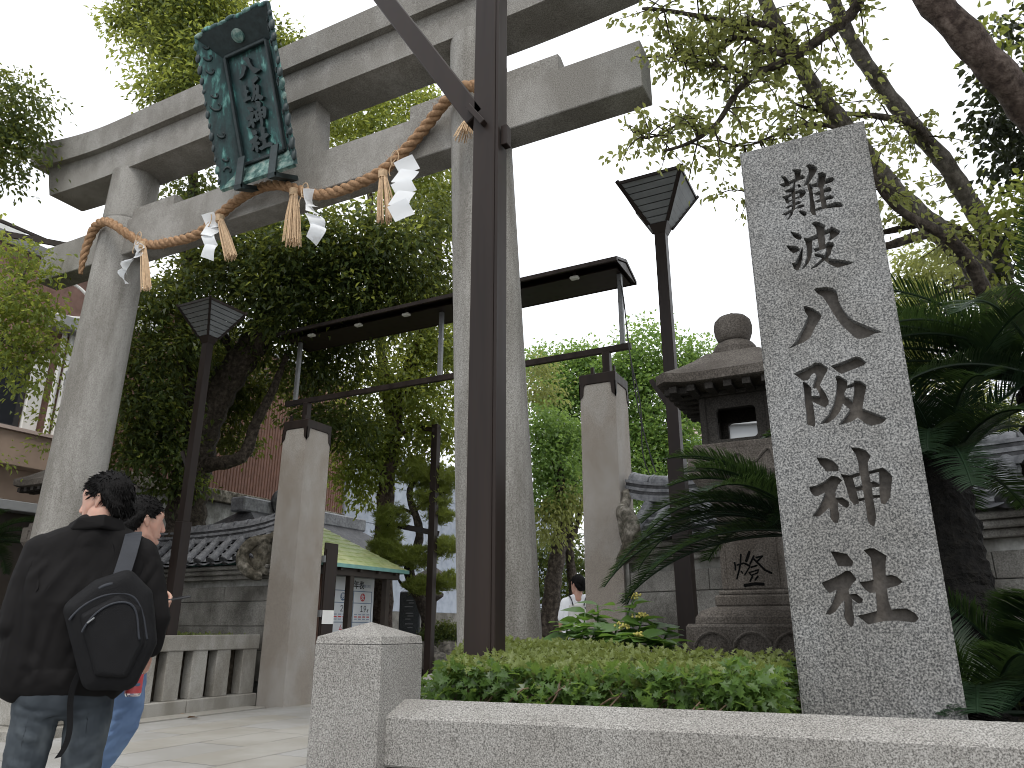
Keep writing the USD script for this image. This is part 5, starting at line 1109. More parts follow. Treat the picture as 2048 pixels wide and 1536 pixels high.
TJ = [(0.861, 7.634, 4.610), (0.593, 7.281, 4.555), (0.322, 7.079, 4.409), (-0.013, 6.921, 4.373)]
TK = [(1.136, 8.009, 4.614), (0.810, 7.648, 4.822), (0.447, 7.382, 4.724), (0.093, 7.226, 4.656)]
TL = [(1.044, 7.375, 3.639), (0.914, 6.967, 3.928), (0.753, 6.680, 4.165), (0.532, 6.508, 4.325), (0.381, 6.387, 4.446), (0.240, 6.197, 4.768)]
TM = [(-1.012, 5.386, 4.918), (-1.103, 5.388, 5.109), (-1.407, 5.372, 5.051), (-1.548, 5.271, 5.133)]
TN = [(1.025, 7.674, 4.087), (0.760, 7.444, 4.021), (0.540, 7.365, 3.933), (0.316, 7.180, 3.805)]
TO = [(-0.258, 6.137, 4.886), (-0.461, 6.056, 4.823), (-0.671, 5.987, 4.720), (-0.773, 5.996, 4.554)]
lt = thing('leaning_tree', 'tall tree with leaning grey limbs and loose yellow-green leaves, behind the engraved pillar', 'tree', (2.531, 11.636, 0.529))
part(lt, 'trunk', limb([(2.491, 11.715, 0.255), (2.420, 10.847, 1.881), (1.968, 9.691, 3.117), (1.617, 9.003, 3.861), (1.330, 8.468, 4.274)], .22, .15, sides=12, wob=.05), MT['bark'], True)
for q, a_, b_ in ((TB, .1, .06), (TC_, .13, .05), (TL, .075, .02), (TJ, .06, .03), (TK, .05, .025)):
    part(lt, 'branch', limb(q, a_, b_, wob=.03), MT['bark_grey' if q in (TB, TC_) else 'bark'], True)
for q, a_, b_ in ((TD, .05, .012), (TE, .04, .012), (TF, .045, .012), (TG, .022, .008), (TH, .02, .006), (TI, .022, .007), (TM, .014, .005), (TN, .02, .008), (TO, .015, .006)):
    part(lt, 'branch', limb(q, a_, b_, wob=.03), MT['bark'], True)
for q, r_ in (([TB[-1], (0.042, 6.241, 7.593), (0.083, 6.197, 8.735), (0.286, 6.422, 10.335)], .06), ([TC_[-1], (-0.519, 5.304, 6.793), (-0.547, 5.194, 7.696), (-0.409, 5.336, 9.111)], .05), ([TD[0], (0.468, 5.493, 6.362), (0.678, 5.633, 7.235), (0.772, 5.788, 8.555)], .05)):
    part(lt, 'branch', limb(q, r_, .015, wob=.03), MT['bark_grey'], True)
B10 = [(p, .62) for p in ((0.286, 6.422, 10.335), (0.083, 6.197, 8.735), (-0.409, 5.336, 9.111), (-0.555, 5.272, 7.795), (0.772, 5.788, 8.555), (0.707, 5.685, 7.456), (0.641, 6.263, 10.619))]
part(lt, 'unseen_crown', crown_mesh(B10, .075, .045, .5, np.random.default_rng(84), leaf=leaf6, per=18, spread=.14), MT['leaf_yellow'])
rgt = np.random.default_rng(81)
wood, lv = twigs([(TD, 1.2), (TE, 1.3), (TF, .8), (TG, 1.2), (TH, 1.1), (TI, .7), (TM, .7), (TC_, 1.5), (TB, .5), (TL, .8), (TN, .4), (TO, .4)], 30, .36, .06, .036, rgt, per=14)
part(lt, 'twigs', wood, MT['bark'], kind='stuff')
part(lt, 'crown', lv, MT['leaf_yellow'])
B7 = [(p, pxr(p, r, 6.5)) for p, r in (((-1.232, 5.124, 5.970), 40), ((-0.989, 5.308, 5.806), 44), ((-0.707, 5.482, 6.047), 46), ((-1.369, 5.574, 5.197), 34), ((-1.565, 5.521, 5.071), 28), ((-1.064, 5.604, 5.217), 38), ((-0.714, 5.783, 5.217), 44), ((-0.397, 5.929, 5.259), 46), ((-0.075, 6.156, 5.408), 46), ((-0.513, 5.700, 5.398), 34), ((-0.807, 5.520, 5.480), 30), ((0.164, 6.078, 5.632), 26), ((-0.885, 5.878, 4.720), 22), ((-0.867, 5.796, 4.968), 24), ((-0.246, 5.847, 5.049), 34), ((0.685, 7.007, 4.145), 40), ((0.620, 6.965, 4.491), 32), ((0.416, 6.672, 5.004), 28), ((0.274, 6.643, 4.566), 26), ((0.445, 6.699, 4.650), 34), ((0.922, 7.298, 4.325), 34), ((1.141, 7.446, 4.868), 30), ((1.421, 7.621, 4.779), 36), ((0.254, 5.897, 5.929), 24), ((-0.394, 5.656, 5.684), 26))]
part(lt, 'crown', crown_mesh(B7, .064, .039, .25, np.random.default_rng(82), leaf=leaf6, per=16, spread=.12, droop=.6, hollow=.2), MT['leaf_yellow'])

SHADE_BLOBS = [((x, y, 3.2 + 1.2 * math.hypot(x, y) + dz), 1.1) for x, y, dz in ((1.2, 3.5, 0), (2.6, 3.0, 0), (3.8, 4.2, 0), (2.6, 5.0, .3), (1.2, 5.2, .3), (.2, 6.2, .6), (1.6, 6.8, .3), (3.2, 6.8, 0), (4.8, 6.2, -.4), (4.6, 2.2, 0), (0.2, 4.4, .5), (-.9, 7.2, .6), (.6, 8.2, .3), (2.4, 8.4, 0))]  # unseen leaf masses added overhead to shade the right side
part(lt, 'unseen_crown', crown_mesh(SHADE_BLOBS, .2, .12, 1.2, np.random.default_rng(83), spread=.3), MT['leaf_dark'])
it = thing('ivy_tree', 'thick curving reddish limb hung with dark ivy, at the upper right edge', 'tree', (1.769, 8.600, 0.662))
part(it, 'trunk', rough(limb([(1.769, 8.600, 0.662), (1.941, 7.795, 2.454), (1.856, 7.054, 3.710), (1.579, 6.384, 4.509), (1.310, 5.990, 4.886), (1.112, 5.691, 5.105), (0.917, 5.494, 5.373), (0.744, 5.294, 5.676)], .22, .1, 60, sides=14, wob=.04), .01, 5), MT['bark_red'], True)
part(it, 'branch', limb([(0.744, 5.294, 5.676), (0.641, 5.196, 6.123), (0.694, 5.255, 7.002), (0.994, 5.620, 8.355)], .1, .02, wob=.04), MT['bark_red'], True)
B8 = [(p, pxr(p, r, 7.5)) for p, r in (((1.790, 7.546, 6.786), 40), ((1.514, 7.596, 6.266), 34), ((1.517, 7.701, 5.983), 44), ((1.622, 7.876, 5.653), 50), ((1.477, 7.888, 5.417), 34), ((1.618, 7.995, 5.322), 44), ((1.340, 7.610, 5.983), 22), ((1.408, 7.749, 5.700), 30), ((1.803, 7.795, 6.125), 60), ((1.852, 8.027, 5.558), 80), ((1.504, 8.162, 4.709), 60), ((1.271, 8.182, 4.331), 40), ((1.093, 8.259, 4.517), 34))]
part(it, 'crown', crown_mesh(B8, .085, .06, .85, np.random.default_rng(91), leaf=leaf6, spread=.11), MT['leaf_ivy'])
B8b = [(p, pxr(p, r, 6.8)) for p, r in (((1.576, 7.111, 6.386), 40), ((1.675, 7.227, 6.208), 40), ((1.407, 7.500, 4.769), 44), ((1.223, 7.454, 4.637), 36), ((1.431, 7.657, 4.373), 40))]
part(it, 'crown', crown_mesh(B8b, .085, .055, .6, np.random.default_rng(92), leaf=leaf6, spread=.12), MT['leaf_mid'])

B9 = [(p, pxr(p, r, 17)) for p, r in (((-7.301, 15.736, 2.731), 34), ((-7.044, 15.986, 2.406), 34), ((-6.871, 16.486, 2.892), 36), ((-6.450, 16.329, 2.297), 34), ((-7.063, 15.594, 1.839), 34), ((-6.536, 15.901, 1.734), 36), ((-6.910, 15.904, 1.208), 38), ((-6.401, 16.124, 1.313), 30), ((-7.289, 15.672, 1.313), 30), ((-7.601, 15.822, 2.080), 30))]
solo('background_shrubs', crown_mesh(B9, .11, .06, 1.2, np.random.default_rng(97), spread=.2), MT['leaf_dark'], 'dark green shrubs in the distance between the torii pillar and right gate post', kind='stuff')
# pine with layered pads
pine = thing('pine_tree', 'small pruned pine with layered yellow-green pads, in front of the pale blue wall', 'tree', (-8.409, 12.599, 0.733))
part(pine, 'trunk', limb([(-8.409, 12.599, 0.733), (-8.291, 12.326, 1.639), (-8.363, 12.090, 2.182), (-8.113, 12.018, 2.726), (-8.151, 11.799, 3.269), (-7.892, 11.810, 3.924)], .13, .05, wob=.05), MT['bark'], True)
for q in ([(-8.299, 12.089, 2.273), (-8.514, 11.832, 2.354), (-8.631, 11.641, 2.390)], [(-8.221, 12.063, 2.454), (-7.764, 12.050, 2.479), (-7.469, 12.070, 2.513)], [(-8.285, 12.313, 1.684), (-7.870, 12.258, 1.764), (-7.551, 12.272, 1.848)], [(-8.090, 11.930, 2.998), (-8.368, 11.722, 3.179), (-8.498, 11.593, 3.029)], [(-8.097, 11.860, 3.179), (-7.777, 11.845, 3.344), (-7.468, 11.841, 3.461)], [(-8.285, 12.313, 1.684), (-8.459, 12.058, 1.815), (-8.456, 11.878, 1.988), (-8.410, 11.869, 2.077)]):
    part(pine, 'branch', limb(q, .04, .015, wob=.03), MT['bark'], True)
rp2 = np.random.default_rng(95)
for px, rx, rz in (((-8.563, 11.545, 2.424), .36, .2), ((-8.317, 11.720, 2.291), .36, .2), ((-8.005, 11.888, 2.265), .38, .24), ((-7.463, 11.975, 2.459), .34, .2), ((-7.494, 12.179, 1.860), .3, .18), ((-7.976, 12.078, 1.786), .42, .18), ((-8.481, 11.601, 3.029), .36, .28), ((-8.655, 11.759, 2.681), .3, .2), ((-7.760, 11.853, 3.344), .42, .26), ((-7.507, 11.962, 3.722), .4, .26), ((-8.008, 11.784, 3.832), .45, .28), ((-7.601, 11.937, 3.015), .3, .16)):
    n_ = int(1700 * rx * rx)
    C = np.array(px) + unitv(rp2, n_) * np.array([rx, rx, rz]) * rp2.random(n_)[:, None] ** .4
    Cn = np.repeat(C, 14, 0)
    D = unitv(rp2, len(Cn)) + np.array([0, 0, .75])
    s = rp2.uniform(.7, 1.2, len(Cn))
    part(pine, 'needle_pad', leaf_mesh(Cn, D, unitv(rp2, len(Cn)), .1 * s, .011 * s, rp2, 0.0), MT['leaf_pine'])
bush = solo('clipped_bush', crown_mesh([((-7.779, 12.514, 0.873), .28), ((-7.936, 12.411, 0.935), .24), ((-7.692, 12.634, 0.987), .24)], .05, .028, 1.3, np.random.default_rng(96), spread=.06), MT['leaf_dark'], 'small round clipped bush among the garden rocks', 'bush')

# clipped holly hedge
HP = sg.Polygon([(-1.56, 2.5), (-.43, 2.58), (-.42, 3.2), (-1.25, 3.7), (-1.75, 4.3), (-2.25, 4.35), (-2.3, 3.9)])
def holly(P, D, N, L, rng):
    D = D / np.linalg.norm(D, axis=1)[:, None]
    S = np.cross(D, N); S /= np.linalg.norm(S, axis=1)[:, None] + 1e-9
    U = np.cross(S, D)
    out = [(0, 0), (.2, .12), (.27, .36), (.42, .17), (.58, .4), (.68, .15), (.84, .24), (.84, .08), (1.05, 0)]
    out = out + [(a, -b) for a, b in out[-2:0:-1]]
    o = np.array(out); k = len(o)
    L = L[:, None, None]
    V = P[:, None] + L * (D[:, None] * o[None, :, 0:1] + S[:, None] * o[None, :, 1:2] + U[:, None] * (np.abs(o[:, 1]) * .35 - .18 * o[:, 0] ** 2)[None, :, None])
    mid = P[:, None] + L * (D[:, None] * .5 - U[:, None] * .03)
    V = np.concatenate([V, mid], 1)
    F = np.array([(k, i, (i + 1) % k) for i in range(k)])
    return V.reshape(-1, 3), (np.arange(len(P))[:, None, None] * (k + 1) + F[None]).reshape(-1, 3)
rh = np.random.default_rng(101)
hedge = thing('holly_hedge', 'clipped holly hedge with a browned flat top, between the front rail and the engraved pillar', 'hedge', (-1.2, 3.2, .72))
core = HP.buffer(-.16)
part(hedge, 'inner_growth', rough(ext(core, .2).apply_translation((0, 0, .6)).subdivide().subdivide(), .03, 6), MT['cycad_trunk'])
hpts = []
x0_, y0_, x1_, y1_ = HP.bounds
while len(hpts) < 7500:
    x, y = rh.uniform(x0_, x1_), rh.uniform(y0_, y1_)
    if HP.contains(sg.Point(x, y)):
        hpts.append((x, y))
hpts = np.array(hpts)
ztop = .905 + .055 * np.clip((hpts[:, 1] - 2.5) / 1.4, 0, 1) + .05 * meshkit.fbm(np.c_[hpts * 4, np.zeros(len(hpts))], 3) - .02
n_ = len(hpts)
Pt = np.c_[hpts, ztop - rh.random(n_) ** 2 * .09]
D = rh.normal(size=(n_, 3)) + np.array([0, 0, .35])
N = rh.normal(size=(n_, 3)) * .5 + np.array([0, 0, 1])
part(hedge, 'clipped_top', holly(Pt, D, N, .036 * rh.uniform(.6, 1.2, n_), rh), MT['leaf_hedge_top'])
ring = np.array(HP.exterior.coords)
edges = [(ring[0], ring[1], 2600), (ring[1], ring[2], 700), (ring[6], ring[0], 1500)]
for a_, b_, n_ in edges:
    f = rh.random(n_)
    p = a_ + (b_ - a_) * f[:, None]
    d = (b_ - a_) / np.linalg.norm(b_ - a_); nrm = np.array([d[1], -d[0]])
    dep = rh.random(n_) ** 1.6 * .16
    bul = .05 * (meshkit.noise(np.c_[p * 5, np.zeros(n_)]) - .4)
    z = .70 + rh.random(n_) * .215
    Pp = np.c_[p - nrm * (dep - bul)[:, None], z]
    D = np.c_[np.tile(nrm, (n_, 1)), np.zeros(n_)] + rh.normal(size=(n_, 3)) * .7 + np.array([0, 0, .1])
    N = rh.normal(size=(n_, 3)) * .6 + np.array([nrm[0] * .6, nrm[1] * .6, .8])
    part(hedge, 'leafy_side', holly(Pp, D, N, .042 * rh.uniform(.6, 1.25, n_), rh), MT['leaf_hedge'])
cl = []
for c, r, n_ in (((-1.52, 2.48, .80), .11, 110), ((-1.3, 2.5, .84), .08, 50), ((-1.0, 2.5, .83), .07, 36), ((-.5, 2.56, .86), .09, 90), ((-.48, 2.55, .81), .07, 40), ((-1.64, 2.6, .84), .07, 50), ((-.75, 2.52, .86), .08, 40), ((-1.15, 2.5, .82), .08, 50)):
    P_ = np.array(c) + unitv(rh, n_) * r * rh.random(n_)[:, None] ** .5
    cl.append(holly(P_, unitv(rh, n_) + np.array([.1, -.5, .35]), rh.normal(size=(n_, 3)) * .5 + np.array([0, -.3, 1]), .05 * rh.uniform(.7, 1.25, n_), rh))
for v, f in cl:
    part(hedge, 'fresh_shoot', (v, f), MT['leaf_hedge'])
tw = []
for k in range(90):
    f = rh.random() * .82; p = ring[0] + (ring[1] - ring[0]) * f
    a_ = np.array([p[0], p[1] + .1, .7]); b_ = a_ + np.array([rh.uniform(-.12, .12), rh.uniform(-.12, -.04), rh.uniform(.08, .2)])
    tw.append(tube(spline([a_, (a_ + b_) / 2 + rh.normal(size=3) * .025, b_], 8), np.linspace(.0035, .0015, 8), 4))
for k in range(12):
    f = rh.random() * .78; p = ring[0] + (ring[1] - ring[0]) * f
    a_ = np.array([p[0], p[1], rh.uniform(.72, .84)])
    tw.append(tube(spline([a_, a_ + (rh.uniform(.03, .08), -.03, -.05), a_ + (rh.uniform(.1, .16), -.03, .0), a_ + (rh.uniform(.16, .24), 0, .06)], 12), .003, 4))
part(hedge, 'bare_twigs', tw, MT['twig'])

# hydrangea
hy = thing('hydrangea', 'leafy green hydrangea with small yellow flower heads, between the hedge and the lamp post', 'shrub', (-1.743, 4.900, 0.911))
rhy = np.random.default_rng(111)
def big_leaf(p, d, n, L):
    d = np.array(d) / np.linalg.norm(d); s = np.cross(d, n); s /= np.linalg.norm(s); u = np.cross(s, d)
    prof = [(0, 0), (.12, .2), (.35, .34), (.6, .3), (.82, .15), (1, 0)]
    V = []
    for a_, w in prof:
        z = -.28 * a_ * a_
        V += [p + L * (d * a_ + s * w + u * (z + .12 * w)), p + L * (d * a_ + u * z), p + L * (d * a_ - s * w + u * (z + .12 * w))]
    F = []
    for k in range(len(prof) - 1):
        o = k * 3
        F += [(o, o + 3, o + 4), (o, o + 4, o + 1), (o + 1, o + 4, o + 5), (o + 1, o + 5, o + 2)]
    return np.array(V), np.array(F)
stems = []
hb = [((-1.976, 4.700, 0.912), (-1.947, 4.600, 1.065)), ((-1.942, 4.700, 0.883), (-1.905, 4.800, 1.144)), ((-1.840, 4.700, 0.884), (-1.853, 4.900, 1.193)), ((-1.772, 4.700, 0.885), (-1.856, 4.500, 1.029)), ((-1.709, 4.800, 0.883), (-1.682, 4.800, 1.096)), ((-1.609, 4.800, 0.885), (-1.590, 4.900, 1.237)), ((-1.592, 4.800, 0.885), (-1.482, 4.700, 1.118)), ((-1.560, 4.800, 0.886), (-1.456, 4.500, 1.002)), ((-1.511, 4.800, 0.886), (-1.436, 4.800, 1.065)), ((-1.446, 4.800, 0.887), (-1.375, 4.900, 1.050)), ((-1.642, 4.800, 0.884), (-1.531, 4.400, 0.994)), ((-1.478, 4.800, 0.887), (-1.366, 4.500, 0.980)), ((-1.840, 4.700, 0.884), (-1.691, 4.500, 1.050)), ((-1.414, 4.800, 0.888), (-1.349, 4.700, 0.963)), ((-1.759, 4.800, 0.883), (-1.706, 4.700, 1.050))]
for a_, b_ in hb:
    a_, b_ = np.array(a_), np.array(b_)
    part(hy, 'stem', limb([a_, (a_ + b_) / 2 + rhy.normal(size=3) * .02, b_], .008, .005, 8, 5), MT['leaf_hydrangea'])
    n_ = 11
    for k in range(n_):
        f = .35 + .65 * (k / (n_ - 1))
        p = a_ + (b_ - a_) * f
        an = k * 1.57 + rhy.uniform(-.4, .4)
        d = np.array([math.cos(an), math.sin(an), .35 * f + rhy.uniform(-.1, .2)])
        part(hy, 'leaf', big_leaf(p, d, np.array([0, 0, 1.]) + rhy.normal(size=3) * .2, rhy.uniform(.12, .19)), MT['leaf_hydrangea'], True)
for c in ((-1.589, 4.900, 1.247), (-1.485, 4.700, 1.124), (-1.456, 4.500, 1.008), (-1.581, 4.600, 1.059)):
    out = []
    for k in range(26):
        o = rhy.normal(size=3) * np.array([.022, .022, .008])
        m = trimesh.creation.icosphere(1, .0075); m.apply_translation(np.array(c) + o); out.append(m)
    part(hy, 'flower_head', out, MT['flower'])

# cycads
def frond(root, az, el, L, droop, rng, nl=112, leaf=.2, twist=0.0):
    s = np.linspace(0, 1, 22)
    h = np.array([math.cos(az), math.sin(az), 0.0])
    ang = el - droop * s ** 1.3
    step = L / 21
    pts = [np.array(root, float)]
    for k in range(1, 22):
        pts.append(pts[-1] + step * (h * math.cos(ang[k]) + np.array([0, 0, math.sin(ang[k])])))
    pts = np.array(pts)
    rach = tube(pts, np.linspace(.011, .004, 22), 5)
    f = np.linspace(.12, .99, nl)
    P = np.stack([np.interp(f, s, pts[:, k]) for k in range(3)], 1)
    T = np.gradient(P, axis=0); T /= np.linalg.norm(T, axis=1)[:, None]
    S = np.cross(T, np.array([0, 0, 1.])); S /= np.linalg.norm(S, axis=1)[:, None] + 1e-9
    U = np.cross(S, T)
    ln = leaf * (np.sin(np.pi * (.12 + .83 * f)) ** .6) * rng.uniform(.9, 1.1, nl)
    Vs, Fs = [], []
    for sd in (-1, 1):
        D = T * .62 + S * sd * .75 + U * .28 + rng.normal(size=T.shape) * .05
        D /= np.linalg.norm(D, axis=1)[:, None]
        w = .0082
        side = T * w / 2
        mid = P + D * ln[:, None] * .55 - np.array([0, 0, 1.]) * ln[:, None] * .02
        tip = P + D * ln[:, None] - np.array([0, 0, 1.]) * ln[:, None] * .12
        V = np.stack([P - side * .8, P + side * .8, mid + side, tip, mid - side], 1).reshape(-1, 3)
        o = np.arange(nl)[:, None] * 5
        Fs.append(np.concatenate([o + [0, 1, 2], o + [0, 2, 4], o + [4, 2, 3]], 1).reshape(-1, 3) + sum(len(x) for x in Vs))
        Vs.append(V)
    return trimesh.util.concatenate([rach, trimesh.Trimesh(np.vstack(Vs), np.vstack(Fs), process=False)])
def cycad(label, trunk, r, fr, seed, base=None):
    rng = np.random.default_rng(seed)
    t = thing('cycad', label, 'cycad', trunk[0])
    q = spline(trunk, 26)
    m = tube(q, r * (1 + .1 * np.sin(np.arange(26) * 2.2)), 14)
    part(t, 'trunk', rough(m.subdivide(), .03, 14), MT['cycad_trunk'])
    top = np.array(trunk[-1])
    for az, el, L, dr in fr:
        d = np.array([math.cos(az), math.sin(az), 0]) * r * .5
        part(t, 'frond', frond(top + d, az, el, L, dr, rng), MT['leaf_cycad'])
    return t
R_ = lambda d: math.radians(d)
def fan(n, seed, el=(.1, 1.2), L=(1.0, 1.35), dr=(.9, 1.7)):
    rng = random.Random(seed)
    return [(2 * math.pi * k / n * 1.0 + rng.uniform(-.2, .2) + (k % 3) * .7, rng.uniform(*el), rng.uniform(*L), rng.uniform(*dr)) for k in range(n)]
# image left in this frame is about 207 degrees
cycad('leaning cycad with a black trunk, just right of the engraved pillar', [(0.258, 4.000, 0.716), (0.258, 4.100, 1.061), (0.235, 4.200, 1.450), (0.274, 4.300, 1.831)], .125, [(R_(60 + 240 * k / 25.), .15 + 1.1 * ((k * 7) % 11) / 11., .72 + .25 * ((k * 5) % 7) / 7., .8 + .7 * ((k * 3) % 8) / 8.) for k in range(26)] + [(R_(200), .9, .85, 1.4), (R_(185), .4, .8, 1.2), (R_(20), .95, .8, 1.2), (R_(45), .8, .85, 1.2), (R_(-20), 1.1, .7, 1.1)], 1)
cycad('large cycad whose fronds arch in from the right edge', [(0.591, 4.300, 0.705), (0.704, 4.300, 1.391), (0.799, 4.300, 2.204)], .15, fan(24, 9, (.45, 1.3), (1.0, 1.3), (.7, 1.2)) + [(R_(203), .65, 1.25, 1.0), (R_(212), .4, 1.3, .9), (R_(188), .3, 1.2, .8), (R_(205), .35, 1.25, .9), (R_(215), .6, 1.25, 1.1), (R_(190), .8, 1.2, 1.3), (R_(225), .2, 1.1, .9), (R_(180), .5, 1.2, 1.0), (R_(200), 1.0, 1.2, 1.6), (R_(207), .5, 1.3, .8)], 2)
cycad('cycad with long drooping fronds, left of the engraved pillar in front of the lantern', [(-0.449, 4.750, 0.620), (-0.403, 4.750, 1.199), (-0.400, 4.750, 1.564)], .12, [(R_(40 + 200 * k / 13.), .5 + .7 * ((k * 5) % 7) / 7., .85 + .15 * (k % 3) / 2., 1.0 + .3 * (k % 4) / 3.) for k in range(14)] + [(R_(190), .35, 1.35, 1.25), (R_(180), .3, 1.3, 1.35), (R_(197), .5, 1.3, 1.5), (R_(172), .55, 1.25, 1.5), (R_(205), .7, 1.05, 1.5), (R_(215), .9, .95, 1.3), (R_(187), .8, 1.1, 1.5), (R_(200), 1.1, .9, 1.1), (R_(170), 1.15, .9, 1.1), (R_(183), .1, 1.25, .9), (R_(210), .2, 1.0, .9)], 3)
cycad('cycad at the far left edge, in front of the shaded tiled wall', [(-11.270, 6.241, 0.572), (-11.177, 5.984, 1.401), (-11.102, 5.765, 2.103)], .13, fan(16, 8, (.0, 1.1), (.9, 1.1), (.8, 1.5)) + [(R_(27), .6, 1.1, 1.2), (R_(20), .3, 1.1, 1.0), (R_(40), .9, 1.0, 1.3)], 4)
cycad('low young cycad in the dark corner at lower right, behind the front rail', [(0.211, 3.500, 0.672), (0.217, 3.500, 0.706), (0.225, 3.500, 0.749)], .07, fan(16, 12, (.1, 1.2), (.5, .75), (.7, 1.4)), 5)
cycad('low young cycad cut off by the right edge, behind the front rail', [(0.413, 4.000, 0.685), (0.420, 4.000, 0.723), (0.431, 4.000, 0.781)], .07, fan(16, 15, (.1, 1.3), (.5, .8), (.7, 1.4)), 6)
# ground cover on the left bed
rgc = np.random.default_rng(121)
gp = np.c_[rgc.uniform(-11.5, -8.66, 2600), rgc.uniform(5.95, 8.6, 2600), np.full(2600, .9)]
solo('ground_cover', sprays(gp, 5, .035, .05, .03, rgc, -.3), MT['leaf_hedge_top'], 'low green ground cover along the top of the balustrade bed', kind='stuff')
rgd = np.random.default_rng(122)
gp = np.c_[rgd.uniform(-2.2, 3.0, 900), rgd.uniform(3.6, 7.6, 900), np.full(900, .72)]
solo('ground_cover', sprays(gp, 8, .07, .08, .03, rgd, -.4), MT['leaf_ivy'], 'dark low ground cover under the cycads and lantern', kind='stuff')
# fallen leaves on the paving
for k, (p, yaw, lab) in enumerate((((-7.937, 6.951, 0.012), .4, 'orange dry leaf lying on the drain line by the balustrade'), ((-8.375, 7.219, 0.012), 2.0, 'small pale dry leaf on the kerb strip by the balustrade'))):
    d = np.array([math.cos(yaw), math.sin(yaw), .25]); v, f = big_leaf(np.array(p), d, np.array([0, .3, 1.]), .16 if k == 0 else .09)
    solo('fallen_leaf', (v, f), MT['rope'], lab, 'leaf')

# ---------------------------------------------------------------- people
def sph(x, y, z, r, s=(1, 1, 1)):
    return Manifold.sphere(1.0, 22).scale((r * s[0], r * s[1], r * s[2])).translate((x, y, z))
def H(*q):
    return Manifold.batch_hull([sph(*p) for p in q])
def fuse(parts, edge=.022, it=10):
    m = Manifold.batch_boolean(parts, manifold3d.OpType.Add)
    t = tri(m.refine_to_length(edge))
    t.merge_vertices()
    trimesh.smoothing.filter_taubin(t, lamb=.5, nu=.53, iterations=it)
    return t
def chain(pts):
    return [H(pts[k], pts[k + 1]) for k in range(len(pts) - 1)]
def creased(t, amp, freq, seed, stretch=(1, 1, .5)):
    v = np.array(t.vertices)
    f = meshkit.fbm(v * np.array(stretch) * freq + seed * 3.1, 3, seed) - .5
    g = np.abs(meshkit.noise(v * np.array(stretch) * freq * 1.7 + 9 + seed, seed + 4) - .5)
    t.vertices = v + t.vertex_normals * ((f * 1.4 + (.25 - g) * .9) * amp)[:, None]
    return t
SKIN = plain('skin', (0.44, 0.235, 0.165), 0.5, 0, 0.08, 12, specular=None) if False else M('skin', {'tc': ('texture_coordinate', {}), 'n': ('noise_texture', {'scale': 14.0, 'detail': 4.0}), 'r': ('rgb_ramp', {'ramp': [(0.3, (0.4, 0.225, 0.17)), (0.7, (0.47, 0.285, 0.22))]}),
    'p': ('principled_bsdf', {'roughness': 0.5, 'subsurface_weight': 0.15, 'subsurface_scale': 0.01, 'specular_ior_level': 0.35})}, [('tc.object', 'n.vector'), ('n.fac', 'r.fac'), ('r.color', 'p.base_color')], 'p.BSDF')
HAIR = plain('black_hair', (0.006, 0.0055, 0.0055), 0.7, 0, 0.3, 40, 0.5, 120, 0.12)
JACK1 = plain('black_jacket_cloth', (0.0105, 0.0098, 0.01), 0.8, 0, 0.2, 5, 0.25, 260, 0.1)
JACK2 = plain('black_coat_cloth', (0.011, 0.0115, 0.014), 0.8, 0, 0.2, 5, 0.2, 260, 0.1)
BAGM = plain('black_bag_nylon', (0.009, 0.009, 0.01), 0.65, 0, 0.15, 10, 0.4, 420, 0.14)
BAGT = plain('dark_grey_bag_trim', (0.028, 0.031, 0.038), 0.55, 0, 0.15, 10, 0.3, 420, 0.25)
def denim(name, lo, mid, hi):
    return M(name, {'tc': ('texture_coordinate', {}), 'n': ('noise_texture', {'scale': 5.5, 'detail': 4.0}), 'r': ('rgb_ramp', {'ramp': [(0.32, lo), (0.5, mid), (0.68, hi)]}),
        'b': ('noise_texture', {'scale': 500, 'detail': 2.0}), 'bp': ('bump', {'strength': 0.3, 'distance': 0.002}), 'p': ('principled_bsdf', {'roughness': 0.85, 'specular_ior_level': 0.2})},
        [('tc.object', 'n.vector'), ('n.fac', 'r.fac'), ('r.color', 'p.base_color'), ('tc.object', 'b.vector'), ('b.fac', 'bp.height'), ('bp.normal', 'p.normal')], 'p.BSDF')
JEAN1 = denim('faded_dark_denim', (0.028, 0.034, 0.042), (0.05, 0.06, 0.07), (0.1, 0.115, 0.125))
JEAN2 = denim('light_blue_denim', (0.1, 0.16, 0.29), (0.15, 0.23, 0.39), (0.2, 0.3, 0.47))
SHIRT = plain('white_tee', (0.72, 0.74, 0.78), 0.85, 0, 0.05, 6)
SHOE = plain('dark_shoe', (0.03, 0.03, 0.032), 0.6)
BAGW = plain('pale_grey_bag', (0.5, 0.5, 0.48), 0.8, 0, 0.1, 10)

class Fig:
    """local frame: x right, y forward, z up"""
    def __init__(self, path, o, f):
        self.p, self.o, self.f = path, np.array([o[0], o[1], 0.0]), np.array(f) / np.hypot(*f)
    def w(self, v):
        v = np.asarray(v, float)
        return self.o + np.outer(v[..., 0].ravel(), (self.f[1], -self.f[0], 0)) + np.outer(v[..., 1].ravel(), (self.f[0], self.f[1], 0)) + np.outer(v[..., 2].ravel(), (0, 0, 1))
    def part(self, name, m, mat, smooth=True, parent=None, **k):
        m = tri(m)
        v = np.array(m.vertices)
        return part(parent or self.p, name, trimesh.Trimesh(self.w(v), m.faces, process=False), mat, smooth, **k)

